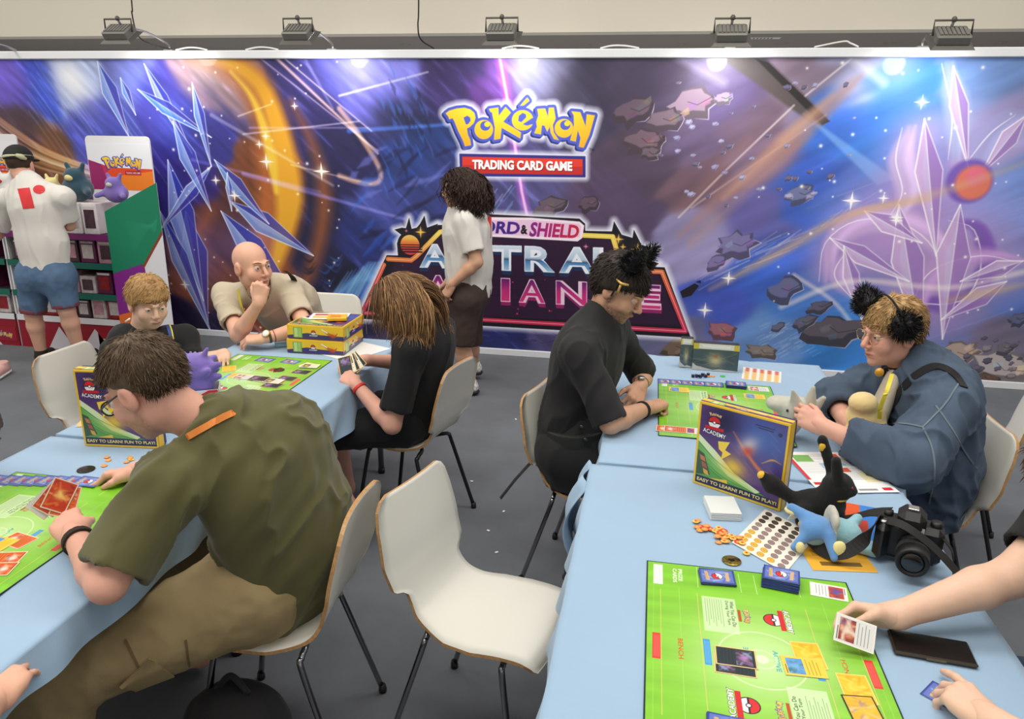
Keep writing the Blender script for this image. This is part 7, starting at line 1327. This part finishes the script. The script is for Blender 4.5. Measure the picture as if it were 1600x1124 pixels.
cl = J['spine'][-1]; solid('collar', Field().cone(cl-V3(0, 0, .02), cl+V3(.0, -.02, .04), .078, .072, .01, cut=True, cut0=True).cone(cl-V3(0, 0, .05), cl+V3(0, -.04, .09), .068, .064, .002, 's'), cl-.12, cl+.12, .005, [m_beigesh], bd)
# 6 ---- person in the denim jacket
H = Head(aty(1392, 520, 2.86), (-.90, -.42, -.10), (-.08, -.05, 1), 1.02)
J = dict(pelvis=V3(1.07, 2.92, .52), spine=[V3(1.08, 2.90, .54), V3(1.10, 2.88, .72), V3(1.06, 2.87, .90), V3(.985, 2.88, 1.01)], shL=aty(1474, 638, 2.68), shR=aty(1400, 592, 3.08), elL=aty(1425, 728, 2.50), elR=aty(1304, 628, 3.0), wrL=aty(1288, 668, 2.66), wrR=aty(1318, 652, 2.78))
legs(J, (1.04, 2.80, .53), (1.04, 3.02, .53), (.62, 2.78, .53), (.62, 3.02, .53), (.68, 2.78, .1), (.68, 3.02, .1)); J['toeL'] = V3(.53, 2.78, .03); J['toeR'] = V3(.53, 3.02, .03)
def seams(v):   # stitched seams of the jacket
    d = np.minimum(np.abs((v-J['shL'])@nrm(V3(.3, .2, -.93))-.06)+.02*(np.abs(v[:, 1]-2.7) > .3), np.abs((v-V3(1.12, 2.76, .8))@nrm(V3(.9, -.4, .25)))); return .004*np.exp(-(d/.008)**2)
dn = person('person with short blond hair, round glasses and furry black ears in a denim jacket', J, H, 'pink', 1.24, (.18, .172, .178, .10), m_den, 1, .084, .10, m_jean, 1.9, dict(L=dict(fw=V3(-.75, .45, .3), dorsal=V3(-.2, -.7, .5), curl=.7), R=dict(fw=V3(.3, -.8, -.45), dorsal=V3(-.6, -.3, .6), curl=.45)), .98, fem=.8, lid=.5, wr_amp=.011, long_sleeve=.72, shirt_name='jacket', limb=1.08, sdir=(-.4, .1, .9), brow=(170, 124, 80), iris=(80, 100, 110), cdisp=seams)
hm5 = hair_mat('blond hair', (186, 150, 100)); o, v, f, n = hair_cap(H, dn, hm5, .016, .006, (36, 36, 16), nape=-.105, side=-.022, temple=.018, front=.04); short_strands(H, dn, hm5, v, f, n, 6000, .034, lambda x, y, z: (x*6, .7 if y > .03 else (y-.02)*8, -1. if z < .08 else -.2), 5, .0013, .15, .4, .25)
hd5 = hair_mat('brown undercut hair', (122, 92, 62)); q = [i for i in range(len(v)) if H.loc(v[i:i+1])[0][2] < .03]; i_ = np.array(q); short_strands(H, dn, hd5, v[i_], f[:0], n[i_], 900, .045, lambda x, y, z: (x, -.4, -1.), 6, .0018, .1, .5)
fur_ear(dn, H.p(.075, .045, .105), H.R@V3(.35, .15, .8), .048, .045, bf, 5); fur_ear(dn, H.p(-.092, .02, .055), H.R@V3(-.8, .2, .35), .050, .02, bf, 6)
MB().tube(bez([H.p(*q) for q in ((.094, .03, .03), (.085, .035, .10), (0, .035, .145), (-.085, .035, .09), (-.098, .025, .02))], 20), .004, 6).obj('headband', [m_blk], dn, True)
spectacles(dn, H, mat('thin gold wire', (200, 176, 130), .25, .9), .024, .022, .0011); MB().tube([H.p(-.086, -.02, .028), H.p(-.090, .0, .02), H.p(-.088, -.004, -.01)], .005, 8).obj('hearing_aid', [mat('pale grey plastic', (196, 200, 206), .3)], dn, True)
sp_ = J['spine']; nk = sp_[-1]; solid('choker', Field().cone(nk+V3(-.02, -.005, .035), nk+V3(-.024, -.006, .048), .062, .062, .004, cut=True, cut0=True), nk-.1, nk+.12, .004, [m_blk], dn); MB().rot(aty(1374, 582, 2.70)).ball((0, 0, 0), (.016, .012, .016), 12, 8).obj('bow', [mat('golden satin bow', (206, 150, 40), .3, .2)], dn, False).matrix_parent_inverse = dn.matrix_basis.inverted()
solid('undershirt', Field().cone(nk+V3(-.075, -.06, -.02), V3(.86, 2.80, .80), .05, .07, .03, sq=((1, 0, 0), .5)), V3(.6, 2.5, .65), V3(1.15, 3.0, 1.1), .006, [mat('cream shirt', (200, 190, 170), .8)], dn)
neck_band(dn, [aty(1394, 585, 2.72), aty(1386, 610, 2.66), aty(1376, 636, 2.66), aty(1374, 655, 2.68)], .014, mat('yellow lanyard', (222, 206, 60), .6)); drape(dn, 'jacket', [(1392, 640), (1408, 610), (1432, 586), (1462, 572), (1490, 584), (1506, 606)], .026, m_blk, 'bag_strap')
m_st = mat('pale denim seam', (104, 116, 126), .9)
for q in ([(1500, 596), (1478, 630), (1442, 668)], [(1378, 664), (1400, 662), (1424, 664), (1442, 668)], [(1442, 668), (1456, 700), (1460, 740), (1452, 788)], [(1462, 634), (1488, 672), (1506, 704), (1526, 732)], [(1540, 782), (1516, 792), (1500, 812)]): drape(dn, 'jacket', q, .006, m_st, 'seam', .002)
solid('jacket_collar', Field().cone(sp_[-1]-V3(.0, 0, .05), sp_[-1]+V3(-.02, -.005, .02), .098, .082, .01, cut=True, cut0=True).cone(sp_[-1]-V3(0, 0, .09), sp_[-1]+V3(-.03, -.01, .07), .084, .068, .002, 's').plane(sp_[-1]+V3(-.055, -.02, 0), (-.9, -.4, .1)), sp_[-1]-.14, sp_[-1]+.14, .005, [m_den], dn)
for a, b, c in (((1440, 668), (1490, 632), (1500, 590)), ((1392, 668), (1425, 676), (1446, 690)), ((1446, 690), (1458, 740), (1450, 790))):
    pass
# 7 ---- right-hand player, mostly outside the picture
H = Head(aty(1684, 752, 1.80), (-.86, -.3, -.42), (-.35, -.1, .93), 1.02)
J = dict(pelvis=V3(1.24, 1.62, .52), spine=[V3(1.24, 1.55, .54), V3(1.22, 1.55, .72), V3(1.14, 1.56, .92), V3(1.06, 1.62, 1.04)], shL=V3(1.04, 1.33, .97), shR=V3(1.02, 1.79, .99), elL=V3(.86, 1.23, .82), elR=aty(1580, 902, 1.70), wrL=aty(1552, 1132, 1.30), wrR=aty(1402, 962, 1.61))
legs(J, (1.2, 1.52, .53), (1.2, 1.72, .53), (.76, 1.5, .53), (.76, 1.72, .53), (.8, 1.5, .1), (.8, 1.72, .1)); J['toeL'] = V3(.65, 1.5, .03); J['toeR'] = V3(.65, 1.72, .03)
fwL = nrm(atz(1462, 1050, .79)-J['wrL']); J['elL'] = J['wrL']-nrm(fwL*V3(1, .9, .6)+V3(-.35, 0, -.1))*.24
pr = person('player at the right edge with short brown hair and black sleeve, moving a card', J, H, 'light', 1.0, (.16, .15, .165, .09), m_blk, .66, .066, .06, m_jean, 1.9, dict(R=dict(fw=V3(-.93, .12, -.12), dorsal=V3(-.25, .85, .5), curls=[.62, .8, .9, .95], thumb=.75, h=.0026, spread=.05), L=dict(fw=fwL, dorsal=V3(.05, -.3, .95), curls=[.18, .55, .7, .8], thumb=.5, h=.0026)), 1.0, lid=.7, limb=1.12)
hm6 = hair_mat('chestnut hair', (98, 66, 44)); o, v, f, n = hair_cap(H, pr, hm6, .016, .004, nape=-.06, front=.05); short_strands(H, pr, hm6, v, f, n, 2200, .04, lambda x, y, z: (x*2, .8 if y > 0 else -.4, -1. if z < .08 else -.3), 8)
q1, q2, q3 = [q_+nrm(q_-EYE)*.022 for q_ in (atz(1304, 1000, .80), atz(1362, 1028, .775), atz(1311, 952, .845))]
cardM('gray', (q2+q3)/2, q3-q1, q1-q2, 'white-bordered picture card bent up by the thumb of the right-hand player'); card('back', .665, 1.41, 50, Z1+.001, 'blue-backed card half hidden under the other hand of the right-hand player')
# 8 ---- walking person with dark curly hair
H = Head(aty(716, 296, 5.06), (-.98, .05, -.08), (-.05, 0, 1), 1.06)
J = dict(pelvis=aty(728, 462, 5.1), spine=[aty(732, 450, 5.12), aty(733, 405, 5.12), aty(730, 358, 5.1), aty(724, 326, 5.1)], shL=aty(728, 346, 4.94), shR=aty(724, 342, 5.3), elL=aty(745, 410, 4.90), elR=aty(735, 405, 5.36), wrL=aty(706, 444, 4.88), wrR=aty(700, 440, 5.36))
legs(J, tuple(aty(728, 468, 5.0)), tuple(aty(732, 468, 5.22)), tuple(aty(722, 540, 4.98)), tuple(aty(735, 538, 5.26)), tuple(aty(734, 598, 5.06)), tuple(aty(740, 575, 5.42))); J['anL'][2] = .10; J['anR'][2] = .13; J['toeL'] = J['anL']+V3(-.15, 0, -.07); J['toeR'] = J['anR']+V3(-.15, .0, -.09)
wk = person('walking person with dark curly hair, white T-shirt and brown shorts before the mural', J, H, 'tan', 1.12, (.165, .162, .165, .09), m_wht, .74, .072, .06, m_brn, .98, dict(L=dict(fw=V3(-.5, .1, -.8), dorsal=V3(-.6, -.6, 0), curl=.6), R=dict(fw=V3(-.5, .1, -.8), dorsal=V3(-.6, .6, 0), curl=.6)), 1.0, beard=.3, bcol=(90, 64, 50), hand_h=.005, hh=.005, body_h=.008, wr_amp=.007, near_w=.2, sdir=(0, 0, 1), limb=1.06, brow=(50, 36, 28), sq=.86)
hm7 = hair_mat('dark curly hair', (60, 42, 34)); hair_cap(H, wk, hm7, .014, .006, (40, 40, 30), h=.006, nape=-.09, side=-.02, temple=.055, front=.075); CW_ = Field(); H.E(CW_, (0, -.018, .037), (.086, .104, .094)); CW_.chain(J['spine'][1:], [.15, .16, .08], .06, sq=None); long_hair(H, wk, hm7, 1300, .30, 9, .013, 60, .0036, CW_, nseg=11, jit=.12, back=1.6)
spectacles(wk, H, m_gl, .023, .018, .0018, glass=False); m_shoe = mat('white patterned canvas', (214, 210, 204), .7, var=.5, vscale=55); shoes(wk, J, m_shoe, m_foot); 
for S in 'LR': a = J['an'+S]; solid('sock', Field().cone(a+V3(0, 0, -.02), a+V3(0, 0, .03), .044, .045, .01, cut=True), a-.09, a+.09, .006, [mat('yellow sock', (222, 166, 40), .8)], wk)
rp_ = mat('red fabric print', (220, 52, 56), .7); a = aty(757, 345, 5.08); MB().tube([aty(754, 338, 5.06)+V3(.05, 0, 0), aty(752, 372, 5.06)+V3(.055, 0, 0)], .013, 6, True, (1, .3)).obj('red_print', [rp_], wk, True)
# 9 ---- man in the cap, from behind, at the display
yb = 4.98; H = Head(aty(32, 258, yb+.05), (-.35, .93, -.10), (-.02, .06, 1), 1.06)
J = dict(pelvis=aty(70, 430, yb), spine=[aty(72, 420, yb), aty(66, 375, yb), aty(56, 322, yb), aty(44, 288, yb)], shL=aty(8, 312, yb+.02), shR=aty(98, 308, yb+.02), elL=aty(-6, 368, yb+.05), elR=aty(108, 352, yb+.10), wrL=aty(-10, 345, yb+.25), wrR=aty(100, 330, yb+.28))
legs(J, tuple(aty(52, 432, yb)), tuple(aty(92, 432, yb)), tuple(aty(52, 492, yb)), tuple(aty(104, 484, yb)), tuple(aty(66, 560, yb+.05)), tuple(aty(124, 548, yb+.10))); J['anL'][2] = .1; J['anR'][2] = .1; J['toeL'] = J['anL']+V3(-.05, .15, -.07); J['toeR'] = J['anR']+V3(.0, .15, -.07)
cp = person('man in a black cap, white T-shirt and denim shorts seen from behind', J, H, 'fair', 1.14, (.165, .16, .168, .09), m_wht, .78, .072, .10, m_dshort, .92, dict(L=dict(curl=.6), R=dict(curl=.6, dorsal=V3(.5, -.3, .8))), 1.0, hand_h=.005, hh=.005, body_h=.008, wr_amp=.005, near_w=.12, sdir=(0, 0, 1), limb=1.1, features=False)
hm8 = hair_mat('short brown hair', (70, 52, 42)); hair_cap(H, cp, hm8, .008, .003, h=.006, nape=-.075)
m_cap = mat('black cap cloth', (26, 28, 24), .8, bump=.2, bscale=500); F = Field(); H.E(F, (0, -.018, .045), (.092, .112, .095)); F.op(lambda P: -(H.loc(P)[:, 2]-.035-.1*0)*H.s, 'i', .004); co = solid('cap', F, H.c-.16, H.c+.18, .006, [m_cap], cp)
F = Field(); H.E(F, (0, .10, .040), (.085, .10, .012)); solid('cap_brim', F, H.c-.12, H.c+.26, .006, [m_cap], co); F = Field(); H.E(F, (0, -.018, .047), (.096, .116, .055)); F.op(lambda P: np.abs(H.loc(P)[:, 2]-.060-.12*H.loc(P)[:, 0])*H.s-.011, 'i', .003); solid('cap_band', F, H.c-.16, H.c+.18, .005, [mat('pale green band', (190, 190, 150), .7)], co)
MB().tube([H.p(.03, -.127, .06), H.p(.06, -.118, .05), H.p(.085, -.10, .035)], [.012, .02, .008], 8).obj('cap_knot', [mat('pale green band', (190, 190, 150), .7)], co, True)
# printed mark on the back: a slanted bar and a dot, wrapped on the cloth
def on_back(px, py): 
    lo_, hi_ = 4.5, yb+.1
    p_ = aty(px, py, yb); return p_
bm = MB(); 
def patch(pts, nm):
    sh_o = [c for c in cp.children if c.name.startswith('shirt')][0]; dg = None; from mathutils.bvhtree import BVHTree
    me = sh_o.data; bv = BVHTree.FromPolygons([v_.co for v_ in me.vertices], [tuple(p_.vertices) for p_ in me.polygons]); out = []
    for px, py in pts:
        d = nrm(ray(px, py)); h_ = bv.ray_cast(Vector(EYE), Vector(d)); out.append(np.array(h_[0])-d*.003 if h_[0] is not None else aty(px, py, yb-.16))
    return out
def print_quad(q, nm, n=8):
    g = []
    for i in range(n+1):
        for k in range(n+1): u, w_ = i/n, k/n; g.append(tuple((1-u)*(1-w_)*np.array(q[0])+u*(1-w_)*np.array(q[1])+u*w_*np.array(q[2])+(1-u)*w_*np.array(q[3])))
    P_ = patch(g, nm); link(nm, np_mesh(nm, P_, [(i*(n+1)+k, (i+1)*(n+1)+k, (i+1)*(n+1)+k+1, i*(n+1)+k+1) for i in range(n) for k in range(n)], [rp_]), cp, True)
print_quad([(36, 327), (54, 325), (46, 293), (27, 295)], 'red_print_bar'); rr = [(61+9.5*r_*math.cos(a), 296+7*r_*math.sin(a)) for r_ in (.02, .5, 1) for a in np.linspace(0, 2*math.pi, 17)[:-1]]; P_ = patch(rr, 'd'); link('red_print_dot', np_mesh('red_print_dot', P_, [(i*16+k, i*16+(k+1) % 16, (i+1)*16+(k+1) % 16, (i+1)*16+k) for i in range(2) for k in range(16)], [rp_]), cp, True)
for S in 'LR':
    k_, h_ = J['kn'+S], J['hip'+S]; d_ = nrm(k_-h_); e_ = h_+(k_-h_)*.92; solid('turn_up', Field().cone(e_-d_*.035, e_, .098, .097, .003, cut=True, cut0=True).cone(e_-d_*.08, e_+d_*.04, .088, .086, .002, 's'), e_-.13, e_+.13, .006, [mat('maroon turn-up', (120, 62, 72), .85)], cp)
shoes(cp, J, m_blk, m_foot)
# 10, 11 ---- two players beyond the left edge
H = Head(V3(-2.16, 1.74, 1.22), (.25, .8, -.5), (.2, .45, .85), 1.02); H.c = aty(-64, 688, 1.76)
J = dict(pelvis=V3(-2.56, 1.8, .52), spine=[V3(-2.55, 1.8, .54), V3(-2.52, 1.8, .72), V3(-2.44, 1.8, .92), V3(-2.34, 1.78, 1.04)], shL=V3(-2.38, 1.98, .97), shR=V3(-2.38, 1.60, .97), elL=V3(-2.22, 2.0, .80), elR=V3(-2.25, 1.52, .80), wrL=V3(-2.12, 1.80, .795), wrR=V3(-2.10, 1.62, .795))
legs(J, (-2.5, 1.9, .53), (-2.5, 1.7, .53), (-2.05, 1.9, .53), (-2.05, 1.7, .53), (-2.1, 1.9, .1), (-2.1, 1.7, .1)); J['toeL'] = V3(-1.95, 1.9, .03); J['toeR'] = V3(-1.95, 1.7, .03)
J['spine'][-1] = H.c-V3(.10, 0, .16)
le = person('player with brown hair beyond the left edge at the near left table', J, H, 'fair', 1.0, (.16, .15, .165, .09), m_blk, .7, .064, .06, m_jean, 1.9, dict(L=dict(curl=.5), R=dict(curl=.5)), 1., hand_h=.005, hh=.005, body_h=.009)
hair_cap(H, le, hm8, .02, .004, h=.006, nape=-.07)
H = Head(V3(-1.06, .50, 1.16), (-.9, .1, -.4), (-.4, 0, .9), 1.02)
J = dict(pelvis=V3(-.98, .78-.25, .52), spine=[V3(-.97, .53, .54), V3(-.95, .53, .72), V3(-.98, .53, .92), V3(-1.03, .52, 1.03)], shL=V3(-1.03, .34, .96), shR=V3(-1.03, .72, .96), elL=V3(-1.2, .36, .8), elR=V3(-1.14, .88, .82), wrL=V3(-1.42, .45, .795), wrR=aty(-12, 1100, 1.04))
legs(J, (-1.0, .43, .53), (-1.0, .63, .53), (-1.45, .42, .53), (-1.45, .66, .53), (-1.4, .42, .1), (-1.4, .66, .1)); J['toeL'] = V3(-1.55, .42, .03); J['toeR'] = V3(-1.55, .66, .03)
cn2 = person('player in the near left corner of whom only the fingertips show at the table edge', J, H, 'fair', .9, (.16, .15, .16, .09), m_blk, .7, .064, .06, m_jean, 1.9, dict(R=dict(fw=V3(-.35, .9, .05), dorsal=V3(.3, -.1, .9), curl=.3, thumb=.2), L=dict(curl=.4)), 1.0, hand_h=.005, hh=.006, body_h=.010)
hair_cap(H, cn2, hm8, .02, .004, h=.008)
# pink shoe of a passer-by at the left edge
J2 = dict(anL=atz(2, 566, .1), toeL=atz(2, 566, .1)+V3(.06, -.14, 0)); t = thing('sneaker', 'pale pink sneaker on the carpet at the left edge of the picture', 'shoe', tuple(J2['anL']*V3(1, 1, 0))); J2['anL'][2] = .09; shoes(t, J2, mat('pale pink canvas', (214, 168, 160), .7), m_paper, 'L', 'shoe_upper')

# black bag shape added to fill the plain dark under the olive man's chair
K = V3(-1.1, 1.62, 0.); F = Field().ell(K+V3(0, 0, .15), (.17, .13, .15)).ell(K+V3(0, -.09, .11), (.11, .07, .09), .03).plane(K+V3(0, 0, .002), (0, 0, -1)); o = solid('dark_bag_shape', F, K-V3(.2, .2, .01), K+V3(.2, .2, .34), .009, [m_blk], None, disp=lambda v: .006*fnoise(v*14, 2)); tag(o, 'black bag shape added for the dark under the chair of the man in olive', 'bag shape')
MB().tube(bez([K+V3(-.05, 0, .29), K+V3(0, 0, .345), K+V3(.05, 0, .29)], 12), .009, 8).obj('carry_handle', [m_blk2], o)
